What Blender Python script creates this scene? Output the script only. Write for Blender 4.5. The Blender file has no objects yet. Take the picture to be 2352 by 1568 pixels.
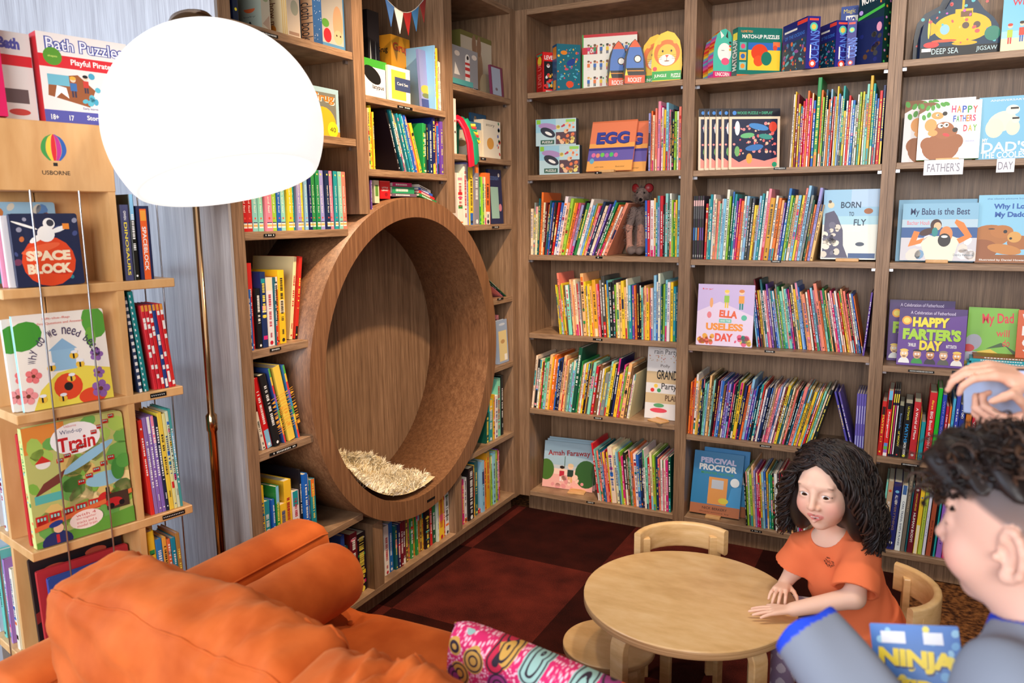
import bpy, math, random
import numpy as np
from mathutils import Vector, Matrix, Euler
SC = bpy.context.scene
COL = SC.collection
PI = math.pi
rnd = random.Random(7)

# ------------------------------------------------------------------ camera
CAM = Vector((1.8112, -3.5545, 1.5605))
CR, CU, CF = (Vector((0.8878, 0.4601, -0.0106)).normalized(), Vector((-0.0643, 0.1468, 0.9871)).normalized(),
              Vector((-0.4558, 0.8756, -0.1599)).normalized())
CR = CF.cross(CU).normalized(); CU = CR.cross(CF).normalized()
FPX = 1788.4
cd = bpy.data.cameras.new('camera'); cam = bpy.data.objects.new('camera', cd); COL.objects.link(cam)
cam.matrix_world = Matrix(((CR.x, CU.x, -CF.x, CAM.x), (CR.y, CU.y, -CF.y, CAM.y), (CR.z, CU.z, -CF.z, CAM.z), (0, 0, 0, 1)))
cd.sensor_width = 36.0; cd.lens = 36.0 * FPX / 2352.0; cd.clip_start = 0.05
cd.dof.use_dof = True; cd.dof.focus_distance = 2.9; cd.dof.aperture_fstop = 4.0
SC.camera = cam
def ray(px, py):
    return CF + CR * ((px - 1176) / FPX) + CU * ((784 - py) / FPX)
def on(px, py, ax, val):            # the point of a pixel's ray on the plane axis = val
    d = ray(px, py); return CAM + d * ((val - CAM[ax]) / d[ax])
def dp(px, py, t):                  # the point of a pixel's ray at depth t
    return CAM + ray(px, py) * t

# ------------------------------------------------------------------ exposure, world, lights
vs = SC.view_settings
vs.view_transform = 'Standard'; vs.look = 'None'; vs.exposure = 0.0; vs.gamma = 1.0; vs.use_curve_mapping = False
wd = bpy.data.worlds.new('world'); SC.world = wd; wd.use_nodes = True
bg = wd.node_tree.nodes['Background']; bg.inputs[0].default_value = (1.0, 0.93, 0.86, 1); bg.inputs[1].default_value = 0.19
def spot(name, loc, tgt, power, size=.06, cone=80, blend=.6, col=(1, .87, .70)):
    l = bpy.data.lights.new(name, 'SPOT'); l.energy = power; l.shadow_soft_size = size; l.spot_size = math.radians(cone); l.spot_blend = blend; l.color = col
    o = bpy.data.objects.new(name, l); COL.objects.link(o); o.location = loc
    o.rotation_euler = (Vector(tgt) - Vector(loc)).to_track_quat('-Z', 'Y').to_euler(); return o
def area(name, loc, tgt, power, sx, sy, col):
    l = bpy.data.lights.new(name, 'AREA'); l.shape = 'RECTANGLE'; l.size = sx; l.size_y = sy; l.energy = power; l.color = col
    o = bpy.data.objects.new(name, l); COL.objects.link(o); o.location = loc
    o.rotation_euler = (Vector(tgt) - Vector(loc)).to_track_quat('-Z', 'Y').to_euler(); return o
spot('ceiling_spot_nook', (.92, -1.26, 2.88), (-.2, -.9, .8), 230, .03, 74, .7, (1, .72, .46))
spot('ceiling_spot_corner', (1.0, -1.5, 2.88), (.8, .1, 1.0), 38, .06, 100, .8, (1, .80, .60))
spot('ceiling_spot_shelves', (1.9, -1.6, 2.88), (1.4, .1, 1.2), 55, .06, 100, .8, (1, .88, .74))
spot('ceiling_spot_shelves_end', (2.7, -1.6, 2.88), (2.3, .1, 1.2), 45, .06, 100, .8, (1, .92, .82))
spot('ceiling_spot_sofa', (.75, -2.2, 2.88), (.6, -2.1, .5), 42, .07, 95, .8, (1, .80, .56))
spot('ceiling_spot_table', (1.6, -1.9, 2.88), (1.35, -1.5, .5), 60, .07, 80, .8, (1, .88, .72))
area('window_daylight', (-1.9, -4.3, 1.9), (-.2, -2.0, 1.3), 125, 2.2, 2.0, (.62, .78, 1.0))
area('rear_daylight_fill', (2.2, -5.9, 2.2), (1.9, -.0, 1.0), 230, 3.2, 2.0, (.97, .98, 1.0))  # added area fill behind the camera, standing in for unseen daylight

# ------------------------------------------------------------------ helpers
def lin(c):
    def f(u):
        u /= 255.0
        return u / 12.92 if u <= .04045 else ((u + .055) / 1.055) ** 2.4
    return (f(c[0]), f(c[1]), f(c[2]), 1.0)
def principled(name):
    m = bpy.data.materials.new(name); m.use_nodes = True
    return m, m.node_tree, m.node_tree.nodes['Principled BSDF']
def flat(name, c, rough=.5, metal=0.0, spec=.5, **kw):
    m, t, b = principled(name)
    b.inputs['Base Color'].default_value = lin(c); b.inputs['Roughness'].default_value = rough; b.inputs['Metallic'].default_value = metal
    b.inputs['Specular IOR Level'].default_value = spec
    for k, v in kw.items(): b.inputs[k.replace('_', ' ')].default_value = v
    return m
def attr_mat(name, rough=.45, noise=0.0, spec=.4, bump=0.0, scale=300):
    m, t, b = principled(name)
    a = t.nodes.new('ShaderNodeAttribute'); a.attribute_name = 'Col'
    t.links.new(a.outputs['Color'], b.inputs['Base Color'])
    b.inputs['Roughness'].default_value = rough; b.inputs['Specular IOR Level'].default_value = spec
    if bump:
        n = t.nodes.new('ShaderNodeTexNoise'); n.inputs['Scale'].default_value = scale
        tc = t.nodes.new('ShaderNodeTexCoord'); t.links.new(tc.outputs['Object'], n.inputs['Vector'])
        bp = t.nodes.new('ShaderNodeBump'); bp.inputs['Strength'].default_value = bump; bp.inputs['Distance'].default_value = .002
        t.links.new(n.outputs[0], bp.inputs['Height']); t.links.new(bp.outputs[0], b.inputs['Normal'])
    return m
def wood(name, c0, c1, c2, scale=(60, 60, 2.2), rough=.45, fine=9.0, bump=.06):
    m, t, b = principled(name); N, L = t.nodes, t.links
    tc = N.new('ShaderNodeTexCoord'); mp = N.new('ShaderNodeMapping'); mp.inputs['Scale'].default_value = scale
    geo = N.new('ShaderNodeNewGeometry'); L.new(geo.outputs['Position'], mp.inputs['Vector'])
    n1 = N.new('ShaderNodeTexNoise'); n1.inputs['Scale'].default_value = 1.0; n1.inputs['Detail'].default_value = 6; n1.inputs['Roughness'].default_value = .65
    n2 = N.new('ShaderNodeTexNoise'); n2.inputs['Scale'].default_value = fine / 2; n2.inputs['Detail'].default_value = 3
    L.new(mp.outputs[0], n1.inputs['Vector']); L.new(mp.outputs[0], n2.inputs['Vector'])
    mx = N.new('ShaderNodeMath'); mx.operation = 'MULTIPLY_ADD'; mx.inputs[1].default_value = .55
    L.new(n1.outputs[0], mx.inputs[0])
    m2 = N.new('ShaderNodeMath'); m2.operation = 'MULTIPLY'; m2.inputs[1].default_value = .45; L.new(n2.outputs[0], m2.inputs[0]); L.new(m2.outputs[0], mx.inputs[2])
    cr = N.new('ShaderNodeValToRGB'); e = cr.color_ramp.elements
    e[0].position = .36; e[0].color = lin(c0); e[1].position = .64; e[1].color = lin(c2)
    k = e.new(.5); k.color = lin(c1)
    L.new(mx.outputs[0], cr.inputs[0]); L.new(cr.outputs[0], b.inputs['Base Color'])
    b.inputs['Roughness'].default_value = rough
    bp = N.new('ShaderNodeBump'); bp.inputs['Strength'].default_value = bump; bp.inputs['Distance'].default_value = .002
    L.new(mx.outputs[0], bp.inputs['Height']); L.new(bp.outputs[0], b.inputs['Normal'])
    return m
M = {}
M['walnut'] = wood('walnut_laminate', (102, 76, 55), (134, 103, 77), (162, 129, 100), (70, 70, 2.0))
M['walnut_h'] = wood('walnut_laminate_shelf', (114, 87, 64), (146, 115, 88), (172, 140, 110), (4, 4, 90))
M['greywood'] = wood('grey_washed_panel', (142, 137, 138), (164, 159, 160), (184, 181, 182), (55, 55, 1.6), .35)
M['maple'] = wood('maple_veneer', (204, 152, 94), (216, 166, 108), (226, 180, 124), (9, 9, 2.0), .4, 6, .02)
M['birch'] = wood('birch_veneer', (206, 162, 106), (220, 178, 122), (230, 192, 140), (5, 11, 30), .32, 5, .02)
M['ply'] = wood('birch_ply_edge', (176, 132, 86), (206, 164, 112), (226, 188, 140), (3, 3, 240), .45, 3, .03)
M['print'] = attr_mat('printed_cover', .38)
M['pages'] = flat('page_block', (232, 222, 200), .8)
M['brass'] = flat('polished_bronze', (186, 150, 112), .14, 1.0)
M['steel'] = flat('brushed_steel', (190, 190, 196), .28, 1.0)
M['black'] = flat('black_plastic', (16, 16, 17), .5)
M['white'] = flat('white_paint', (232, 232, 230), .5)
M['glow'] = None

class MB:                                      # collects coloured polygons into ONE mesh
    def __init__(s): s.v = []; s.f = []; s.c = []; s.m = []; s.mi = 0; s.smooth = []
    def poly(s, pts, c=(200, 200, 200), sm=False):
        n = len(s.v); s.v += [tuple(p) for p in pts]; s.f.append(tuple(range(n, n + len(pts)))); s.c.append(c); s.m.append(s.mi); s.smooth.append(sm)
    def faces(s, verts, faces, c, sm=False):
        n = len(s.v); s.v += [tuple(p) for p in verts]
        for k, f in enumerate(faces):
            s.f.append(tuple(n + i for i in f)); s.c.append(c[k] if isinstance(c, list) else c); s.m.append(s.mi); s.smooth.append(sm)
    def box(s, a, b, c=(200, 200, 200), xf=None, skip=()):
        x0, y0, z0 = a; x1, y1, z1 = b
        V = [(x0, y0, z0), (x1, y0, z0), (x1, y1, z0), (x0, y1, z0), (x0, y0, z1), (x1, y0, z1), (x1, y1, z1), (x0, y1, z1)]
        if xf: V = [tuple(xf @ Vector(p)) for p in V]
        F = {'b': (3, 2, 1, 0), 't': (4, 5, 6, 7), 'f': (0, 1, 5, 4), 'r': (1, 2, 6, 5), 'k': (2, 3, 7, 6), 'l': (3, 0, 4, 7)}
        s.faces(V, [f for k, f in F.items() if k not in skip], c)
    def rbox(s, a, b, r, c=(200, 200, 200), seg=3, axis=2):   # box with the four edges along one axis rounded
        o = [i for i in range(3) if i != axis]; lo, hi = [a[i] for i in o], [b[i] for i in o]
        P = rrect(lo[0], lo[1], hi[0], hi[1], r, seg)
        s.prism([tuple((p[0] if i == o[0] else p[1] if i == o[1] else 0) for i in range(3)) for p in P], axis, a[axis], b[axis], c)
    def prism(s, P, axis, z0, z1, c=(200, 200, 200), sm=False):  # P: 3-D outline (axis coordinate ignored)
        A = [tuple(z0 if i == axis else p[i] for i in range(3)) for p in P]; B = [tuple(z1 if i == axis else p[i] for i in range(3)) for p in P]
        n = len(P); s.faces(A + B, [tuple(range(n))[::-1], tuple(range(n, 2 * n))], c)
        s.faces(A + B, [(i, (i + 1) % n, n + (i + 1) % n, n + i) for i in range(n)], c, sm)
    def lathe(s, prof, ctr=(0, 0, 0), n=32, c=(200, 200, 200), xf=None, sm=True):
        V = []; k = len(prof)
        for i in range(n):
            a = 2 * PI * i / n
            for (r, z) in prof:
                p = Vector((r * math.cos(a), r * math.sin(a), z))
                if xf: p = xf @ p
                V.append(tuple(p + Vector(ctr)))
        F = [(i * k + j, ((i + 1) % n) * k + j, ((i + 1) % n) * k + j + 1, i * k + j + 1) for i in range(n) for j in range(k - 1)]
        s.faces(V, F, c, sm)
    def tube(s, pts, r, n=8, c=(200, 200, 200), cap=True, closed=False):
        pts = [Vector(p) for p in pts]; R = r if isinstance(r, (list, tuple)) else [r] * len(pts); V = []; up = None
        for i, p in enumerate(pts):
            d = (pts[(i + 1) % len(pts)] - pts[i - 1]) if closed or 0 < i < len(pts) - 1 else (pts[1] - pts[0] if i == 0 else pts[-1] - pts[-2])
            d.normalize()
            if up is None: up = d.orthogonal().normalized()
            up = (up - d * up.dot(d)); up = up.normalized() if up.length > 1e-6 else d.orthogonal().normalized()
            w = d.cross(up)
            for k in range(n):
                a = 2 * PI * k / n; V.append(tuple(p + (up * math.cos(a) + w * math.sin(a)) * R[i]))
        m = len(pts); F = []
        for i in range(m if closed else m - 1):
            j = (i + 1) % m
            F += [(i * n + k, i * n + (k + 1) % n, j * n + (k + 1) % n, j * n + k) for k in range(n)]
        s.faces(V, F, c, True)
        if cap and not closed: s.faces(V, [tuple(range(n))[::-1], tuple(range((m - 1) * n, m * n))], c)
    def sweep(s, pts, prof, ups, c=(200, 200, 200), sm=True, cap=True):  # flat profile (u,v) carried along pts; ups = v direction
        V = []; n = len(prof); m = len(pts); pts = [Vector(p) for p in pts]
        for i, p in enumerate(pts):
            d = (pts[min(i + 1, m - 1)] - pts[max(i - 1, 0)]).normalized(); u = Vector(ups[i] if isinstance(ups, list) else ups)
            w = d.cross(u).normalized(); u = w.cross(d).normalized()
            V += [tuple(p + w * a + u * b) for a, b in prof]
        F = [(i * n + k, i * n + (k + 1) % n, (i + 1) * n + (k + 1) % n, (i + 1) * n + k) for i in range(m - 1) for k in range(n)]
        s.faces(V, F, c, sm)
        if cap: s.faces(V, [tuple(range(n))[::-1], tuple(range((m - 1) * n, m * n))], c)
    def mesh(s, name, mats):
        me = bpy.data.meshes.new(name); me.from_pydata(s.v, [], s.f)
        mats = mats if isinstance(mats, (list, tuple)) else [mats]
        for m in mats: me.materials.append(m)
        me.polygons.foreach_set('material_index', s.m); me.polygons.foreach_set('use_smooth', s.smooth)
        at = me.attributes.new('Col', 'FLOAT_COLOR', 'FACE')
        cache = {}; buf = np.empty((len(s.f), 4), np.float32)
        for i, c in enumerate(s.c):
            if c not in cache: cache[c] = lin(c)
            buf[i] = cache[c]
        at.data.foreach_set('color', buf.ravel())
        me.validate(); me.update(); return me
    def build(s, name, mats, parent=None, loc=None, weld=False):
        return place(name, s.mesh(name, mats), parent, loc)
def place(name, me, parent=None, loc=None, rot=None):
    o = bpy.data.objects.new(name, me); COL.objects.link(o)
    if parent: o.parent = parent
    if loc is not None: o.location = loc
    if rot is not None: o.rotation_euler = rot
    return o
def tag(o, label, cat, group=None, kind=None):
    o['label'] = label; o['category'] = cat
    if group: o['group'] = group
    if kind: o['kind'] = kind
    return o
def thing(name, label, cat, loc=(0, 0, 0), rot=(0, 0, 0), group=None):
    o = bpy.data.objects.new(name, None); COL.objects.link(o); o.location = loc; o.rotation_euler = rot; o.empty_display_size = .05
    return tag(o, label, cat, group)
def struct(name, mb, m):
    o = mb.build(name, m); o['kind'] = 'structure'; return o
def soften(o, w=.003, seg=2):
    b = o.modifiers.new('bevel', 'BEVEL'); b.width = w; b.segments = seg; b.limit_method = 'ANGLE'; return o
def rrect(x0, y0, x1, y1, r, seg=4):
    P = []
    for cx, cy, a0 in ((x1 - r, y1 - r, 0), (x0 + r, y1 - r, 90), (x0 + r, y0 + r, 180), (x1 - r, y0 + r, 270)):
        for k in range(seg + 1):
            a = math.radians(a0 + 90 * k / seg); P.append((cx + r * math.cos(a), cy + r * math.sin(a)))
    return P
# ---- lettering: glyph outlines as flat polygons, cached per string
_tc = {}
def text_tris(s, bold=0.0):
    if (s, bold) in _tc: return _tc[(s, bold)]
    cu = bpy.data.curves.new('lettering', 'FONT'); cu.body = s; cu.resolution_u = 3; cu.offset = bold; cu.fill_mode = 'FRONT'
    o = bpy.data.objects.new('lettering', cu); COL.objects.link(o)
    me = bpy.data.meshes.new_from_object(o.evaluated_get(bpy.context.evaluated_depsgraph_get()))
    V = [(v.co.x, v.co.y) for v in me.vertices]; F = [tuple(p.vertices) for p in me.polygons]
    bpy.data.objects.remove(o); bpy.data.curves.remove(cu); bpy.data.meshes.remove(me)
    if not V: V = [(0, 0)]
    xs = [p[0] for p in V]; ys = [p[1] for p in V]
    r = (V, F, min(xs), max(xs), min(ys), max(ys)); _tc[(s, bold)] = r; return r

class Art:                                     # flat print laid on a cover: 2-D shapes, each a hair above the last
    def __init__(s, mb, w, h, frame):          # frame(u, v, k) -> 3-D point; u in 0..w, v in 0..h, k = lift
        s.mb, s.w, s.h, s.fr, s.k = mb, w, h, frame, 1
    def P(s, pts, c):
        for ax in (0, 1):                      # keep the print on its cover
            for lim, sg in ((0, 1), (1, -1)):
                if all((p[ax] - lim) * sg >= 0 for p in pts): continue
                out = []
                for i in range(len(pts)):
                    a, b = pts[i - 1], pts[i]; da, db = (a[ax] - lim) * sg, (b[ax] - lim) * sg
                    if (da >= 0) != (db >= 0): t = da / (da - db); out.append((a[0] + (b[0] - a[0]) * t, a[1] + (b[1] - a[1]) * t))
                    if db >= 0: out.append(b)
                pts = out
                if len(pts) < 3: return s
        s.mb.poly([s.fr(u * s.w, v * s.h, s.k) for u, v in pts], c); s.k += 1; return s
    def R(s, x0, y0, x1, y1, c): return s.P([(x0, y0), (x1, y0), (x1, y1), (x0, y1)], c)
    def E(s, x, y, rx, ry, c, n=20, rot=0, a0=0, a1=360):
        asp = s.w / s.h; P = []; ca, sa = math.cos(math.radians(rot)), math.sin(math.radians(rot)); full = a1 - a0 >= 360
        for i in range(n if full else n + 1):
            a = math.radians(a0 + (a1 - a0) * i / n); u, v = rx * math.cos(a), ry * math.sin(a)
            P.append((x + u * ca - v * sa, y + (u * sa + v * ca) * asp))
        return s.P(P, c)                       # rx, ry in units of the width
    def C(s, x, y, r, c, n=16): return s.E(x, y, r, r, c, n)
    def T(s, txt, x, y, w, h, c, bold=.02, rot=0, sh=None):   # text fitted to a w x h box centred on (x, y)
        V, F, x0, x1, y0, y1 = text_tris(txt, bold)
        if sh: s.T(txt, x + sh[0], y + sh[1], w, h, sh[2], bold, rot)
        ca, sa = math.cos(math.radians(rot)), math.sin(math.radians(rot)); Q = []
        for u, v in V:
            a = ((u - x0) / max(x1 - x0, 1e-6) - .5) * w * s.w; b = ((v - y0) / max(y1 - y0, 1e-6) - .5) * h * s.h
            Q.append(s.fr(x * s.w + a * ca - b * sa, y * s.h + a * sa + b * ca, s.k))
        s.mb.faces(Q, F, c); s.k += 1; return s
    def dots(s, n, x0, y0, x1, y1, r0, r1, cols, seed=1):
        q = random.Random(seed)
        for _ in range(n):
            r = q.uniform(r0, r1); s.E(q.uniform(x0, x1), q.uniform(y0, y1), r, r * q.uniform(.6, 1.2), q.choice(cols), 9, q.uniform(0, 180)); s.k -= 1
        s.k += 1; return s

# ------------------------------------------------------------------ the room
def carpet_mat():
    m, t, b = principled('dark_carpet'); N, L = t.nodes, t.links
    g = N.new('ShaderNodeNewGeometry'); sx = N.new('ShaderNodeSeparateXYZ'); L.new(g.outputs['Position'], sx.inputs[0])
    def tile(out, off, sz):                        # carpet tiles, alternate ones a different dye lot
        a = N.new('ShaderNodeMath'); a.operation = 'ADD'; a.inputs[1].default_value = off; L.new(out, a.inputs[0])
        d = N.new('ShaderNodeMath'); d.operation = 'DIVIDE'; d.inputs[1].default_value = sz; L.new(a.outputs[0], d.inputs[0])
        f = N.new('ShaderNodeMath'); f.operation = 'FLOOR'; L.new(d.outputs[0], f.inputs[0]); return f
    fx, fy = tile(sx.outputs[0], -.015, .62), tile(sx.outputs[1], .535, .645)
    ad_ = N.new('ShaderNodeMath'); L.new(fx.outputs[0], ad_.inputs[0]); L.new(fy.outputs[0], ad_.inputs[1])
    wn = N.new('ShaderNodeMath'); wn.operation = 'PINGPONG'; wn.inputs[1].default_value = 1; L.new(ad_.outputs[0], wn.inputs[0])
    n = N.new('ShaderNodeTexNoise'); n.inputs['Scale'].default_value = 260; n.inputs['Detail'].default_value = 3
    n2 = N.new('ShaderNodeTexNoise'); n2.inputs['Scale'].default_value = 7; n2.inputs['Detail'].default_value = 4
    L.new(g.outputs['Position'], n.inputs['Vector']); L.new(g.outputs['Position'], n2.inputs['Vector'])
    r1 = N.new('ShaderNodeValToRGB'); r1.color_ramp.elements[0].color = lin((40, 12, 11)); r1.color_ramp.elements[1].color = lin((108, 40, 30))
    e = r1.color_ramp.elements; e[0].position = .32; e[1].position = .72
    ad = N.new('ShaderNodeMath'); ad.operation = 'MULTIPLY_ADD'; ad.inputs[1].default_value = .5; L.new(n2.outputs[0], ad.inputs[0])
    hf = N.new('ShaderNodeMath'); hf.operation = 'MULTIPLY'; hf.inputs[1].default_value = .5; L.new(n.outputs[0], hf.inputs[0]); L.new(hf.outputs[0], ad.inputs[2])
    L.new(ad.outputs[0], r1.inputs[0])
    mr = N.new('ShaderNodeMapRange'); mr.inputs[3].default_value = .30; mr.inputs[4].default_value = .95; L.new(wn.outputs[0], mr.inputs[0])
    mx = N.new('ShaderNodeVectorMath'); mx.operation = 'SCALE'; L.new(r1.outputs[0], mx.inputs[0]); L.new(mr.outputs[0], mx.inputs['Scale'])
    L.new(mx.outputs[0], b.inputs['Base Color']); b.inputs['Roughness'].default_value = .95; b.inputs['Specular IOR Level'].default_value = .1
    bp = N.new('ShaderNodeBump'); bp.inputs['Strength'].default_value = .5; bp.inputs['Distance'].default_value = .004
    L.new(n.outputs[0], bp.inputs['Height']); L.new(bp.outputs[0], b.inputs['Normal']); return m
def fleck_mat(name, c0, c1, c2, scale):
    m, t, b = principled(name); N, L = t.nodes, t.links
    g = N.new('ShaderNodeNewGeometry'); n = N.new('ShaderNodeTexNoise'); n.inputs['Scale'].default_value = scale; n.inputs['Detail'].default_value = 5
    L.new(g.outputs['Position'], n.inputs['Vector']); r = N.new('ShaderNodeValToRGB'); e = r.color_ramp.elements
    e[0].position = .35; e[0].color = lin(c0); e[1].position = .66; e[1].color = lin(c2); k = e.new(.5); k.color = lin(c1)
    L.new(n.outputs[0], r.inputs[0]); L.new(r.outputs[0], b.inputs['Base Color']); b.inputs['Roughness'].default_value = .9; b.inputs['Specular IOR Level'].default_value = .15
    return m
mb = MB(); mb.box((-3.2, -6.2, -.06), (4.2, .5, -.005)); struct('floor', mb, fleck_mat('brown_fleck_floor', (58, 32, 18), (112, 68, 36), (150, 96, 52), 55))
mb = MB(); mb.box((-3.2, -6.2, 3.0), (4.2, .5, 3.06)); struct('ceiling', mb, flat('ceiling_paint', (120, 112, 104), .8))
mb = MB(); mb.box((-.4, .34, 0), (4.2, .44, 3.0)); struct('wall_back', mb, M['walnut'])
mb = MB(); mb.box((-.46, -1.80, 0), (-.36, .44, 3.0)); struct('wall_left', mb, M['walnut'])
mb = MB(); mb.box((-3.2, -1.875, 0), (-.0008, -1.8645, 3.0)); struct('wall_side', mb, M['greywood'])
mb = MB(); mb.box((-.056, -3.1, -.0049), (1.86, .046, 0)); o = mb.build('carpet', carpet_mat())
tag(o, 'dark maroon carpet of square tiles between the sofa and the corner shelves', 'carpet')

# ------------------------------------------------------------------ fitted bookcases
TH = .026
PINM = M['steel']
def shelf(name, a, b, parent): return soften(board(name, a, b, parent, 'walnut_h'), .0015, 1)
def board(name, a, b, parent, mat='walnut'):
    q = MB(); q.box(a, b); return q.build(name, M[mat], parent)
def pins(parent, z, xs, yy, nm='shelf_pin', ax=0):
    for x, s in xs:
        q = MB(); q.box((x - .007, yy - .006, z - .012), (x + .007, yy + .006, z)) if ax == 0 else q.box((yy - .006, x - .007, z - .012), (yy + .006, x + .007, z))
        q.build(nm, PINM, parent)
def tape(parent, px0, px1, py, ax, n, h=.0095, lift=.0012):   # embossed black label tape on a shelf's front edge
    a, b = on(px0, py[0], ax, 0), on(px1, py[1], ax, 0); z = (a.z + b.z) / 2; i = 0 if ax == 1 else 1
    s0, s1 = a[i], b[i]; q = MB()
    if ax == 1: q.box((s0, -lift, z - h / 2), (s1, 0, z + h / 2), (14, 14, 15))
    else: q.box((0, s0, z - h / 2), (lift, s1, z + h / 2), (14, 14, 15))
    r = random.Random(n); st = (s1 - s0) / (n + 2)
    for k in range(n):
        c = s0 + (k + 1.5) * st; w = st * .3; hh = h * r.uniform(.18, .3)
        if r.random() < .12: continue
        if ax == 1: q.box((c - w, -lift - .0003, z - hh), (c + w, -lift, z + hh), (215, 215, 210))
        else: q.box((lift, c - w, z - hh), (lift + .0003, c + w, z + hh), (215, 215, 210))
    q.build('label_tape', M['print'], parent)
TOPZ, DEP = 2.54, .28
XP = [(.0585, .8325), (.8870, 1.6580), (1.7090, 2.4830)]
XO = [.0305, .8595, 1.6835, 2.5100]
RS = [[2.1506, 1.7564, 1.362, .9626, .564, .115], [2.145, 1.750, 1.353, .9554, .525, .115], [2.147, 1.7528, 1.353, .924, .529, .115]]
BAYN = ['corner', 'middle', 'outer']
cases = []; q = MB(); q.lathe([(0, 0), (.0028, 0)], (0, 0, 0), 8, (12, 9, 8), Matrix.Rotation(PI / 2, 4, 'X'), False); HOLE = q.mesh('peg_hole', M['print'])
for b, (x0, x1) in enumerate(XP):
    t = thing('bookcase', ['walnut bookcase bay in the corner, holding the cuddly rat toy', 'walnut bookcase bay in the middle of the back wall, behind the round table',
        'walnut bookcase bay behind the boy, with the paper sign on its shelf'][b], 'bookcase', (0, 0, 0)); cases.append(t)
    xl, xr = XO[b] + .0004, XO[b + 1] - .0004
    board('side_panel', (xl, 0, 0.085), (x0, DEP, TOPZ), t); board('side_panel', (x1, 0, 0.085), (xr, DEP, TOPZ), t)
    board('back_panel', (xl, DEP, .085), (xr, DEP + .012, TOPZ), t)
    shelf('top_panel', (x0, .0, TOPZ - TH), (x1, DEP, TOPZ), t)
    for z in RS[b]:
        shelf('shelf', (x0 + .0006, .0015 if z > .2 else 0, z - TH), (x1 - .0006, DEP, z), t)
        if z > .2: pins(t, z - TH, [(x0 + .008, 0), (x1 - .008, 0)], .03)
    board('plinth', (xl, .045, 0.0), (xr, .06, .089), t)
    for z in RS[b][:-1]:                       # rows of peg holes in the back panel
        for k in range(4): place('peg_hole', HOLE, t, ((x0 + x1) / 2 + .01, DEP - .0006, z + .08 + k * .036))
q = MB(); q.box((XO[3], 0, .0), (4.15, .3, TOPZ)); o = q.build('wall_panel', M['walnut']); tag(o, 'plain walnut panel beyond the last bookcase bay', 'panel'); o['kind'] = 'structure'
q = MB(); q.box((0.0, -.001, .085), (.030, DEP, TOPZ)); q.build('trim_1', M['walnut'])['kind'] = 'structure'
for b, (a, c, py, n) in enumerate([(0, 0, 0, 0)][:0]): pass
for b, px0, px1, p0, p1, n in [(0, 1366, 1382, 397, 396.5, 2), (0, 1368, 1384, 591, 591, 2), (0, 1362, 1384, 779, 780, 4), (0, 1364, 1384, 959, 961, 5), (0, 1347, 1366, 1152, 1155, 5),
        (1, 1777, 1806, 387, 386, 8), (1, 1771, 1794, 600, 600.5, 5), (1, 1756, 1780, 806, 808, 5), (1, 1745, 1772, 1023, 1026, 6), (1, 1724, 1750, 1217, 1222, 7),
        (2, 2086, 2146, 850, 856, 16), (2, 2070, 2112, 1065, 1070, 12)]:
    tape(cases[b], px0, px1, (p0, p1), 1, n)
# the long hanging sign over the reference shelf
q = MB(); a, e = on(2186, 858, 1, 0), on(2352, 868, 1, 0); zt = .924 - .001; q.box((a.x, -.004, zt - .042), (2.47, -.0006, zt), (38, 40, 42))
A = Art(q, 2.47 - a.x, .042, lambda u, v, k: (a.x + u, -.004 - .00006 * k, zt - .042 + v)); A.T('Kids Reference', .35, .5, .44, .55, (240, 240, 240), .01)
o = q.build('shelf_sign', M['print']); tag(o, 'dark grey shelf edge sign lettered in white above the reference books', 'sign')
for w, p0, p1, pt, pb in (('FATHER\u2019S', 2121, 2212, 372, 395), ('DAY', 2288, 2330, 368, 388)):
    q = MB(); a, e = on(p0, pb, 1, 0), on(p1, pb - 6, 1, 0); zt = on(p0, pt, 1, 0).z + .006; h = .058 if w[0] == 'F' else .052; xa, xb = a.x, e.x
    q.box((xa, -.0022, zt - h), (xb, -.0006, zt), (236, 232, 238)); A = Art(q, xb - xa, h, lambda u, v, k: (xa + u, -.0022 - .00006 * k, zt - h + v)); A.T(w, .5, .48, .82, .55, (120, 116, 130), 0)
    o = q.build('paper_sign', M['print']); tag(o, 'hand lettered white paper strip reading ' + ('FATHER\u2019S' if w[0] == 'F' else 'DAY') + ' taped to the shelf edge', 'sign')

# ------------------------------------------------------------------ left bookcase with the round reading nook
nook = thing('nook_bookcase', 'walnut fitted bookcase built around a round reading nook', 'bookcase')
NY, NZ, NRO, NRI, LD = -.927, .976, .659, .581, .32
YP = [(-1.818, -1.2636), (-1.202, -.656), (-.597, -.060)]
board('side_panel', (-LD, -1.8636, .085), (0, -1.818, TOPZ), nook)
nk = NRO - .004
def clip_shelf(y0, y1, z, nm='shelf'):          # a shelf cut away where the round nook passes through it
    pcs = []
    if z - TH > NZ + NRO or z < NZ - NRO: pcs = [(y0, y1)]
    else:
        hw = math.sqrt(max(nk * nk - max(0, max(z - TH - NZ, NZ - z)) ** 2, 0))
        if y0 < NY - hw: pcs.append((y0, min(y1, NY - hw)))
        if y1 > NY + hw: pcs.append((max(y0, NY + hw), y1))
    for a, b in pcs:
        if b - a > .02: shelf(nm, (-LD, a + .0006, z - TH), (-.0015, b - .0006, z), nook)
for c, zs in enumerate([[2.132, 1.835, 1.519, 1.1525, .821, .448], [1.997, 1.735, 1.585], [2.12, 1.828, 1.519, 1.156, .821, .448]]):
    for z in zs: clip_shelf(YP[c][0], YP[c][1], z)
    for z in zs[:3]:
        if z > 1.7: pins(nook, z - TH, [(YP[c][1] - .008, 0)], -.03, ax=1)
shelf('bottom_shelf', (-LD, -1.818, .113 - TH), (0, -.060, .113), nook)
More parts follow.
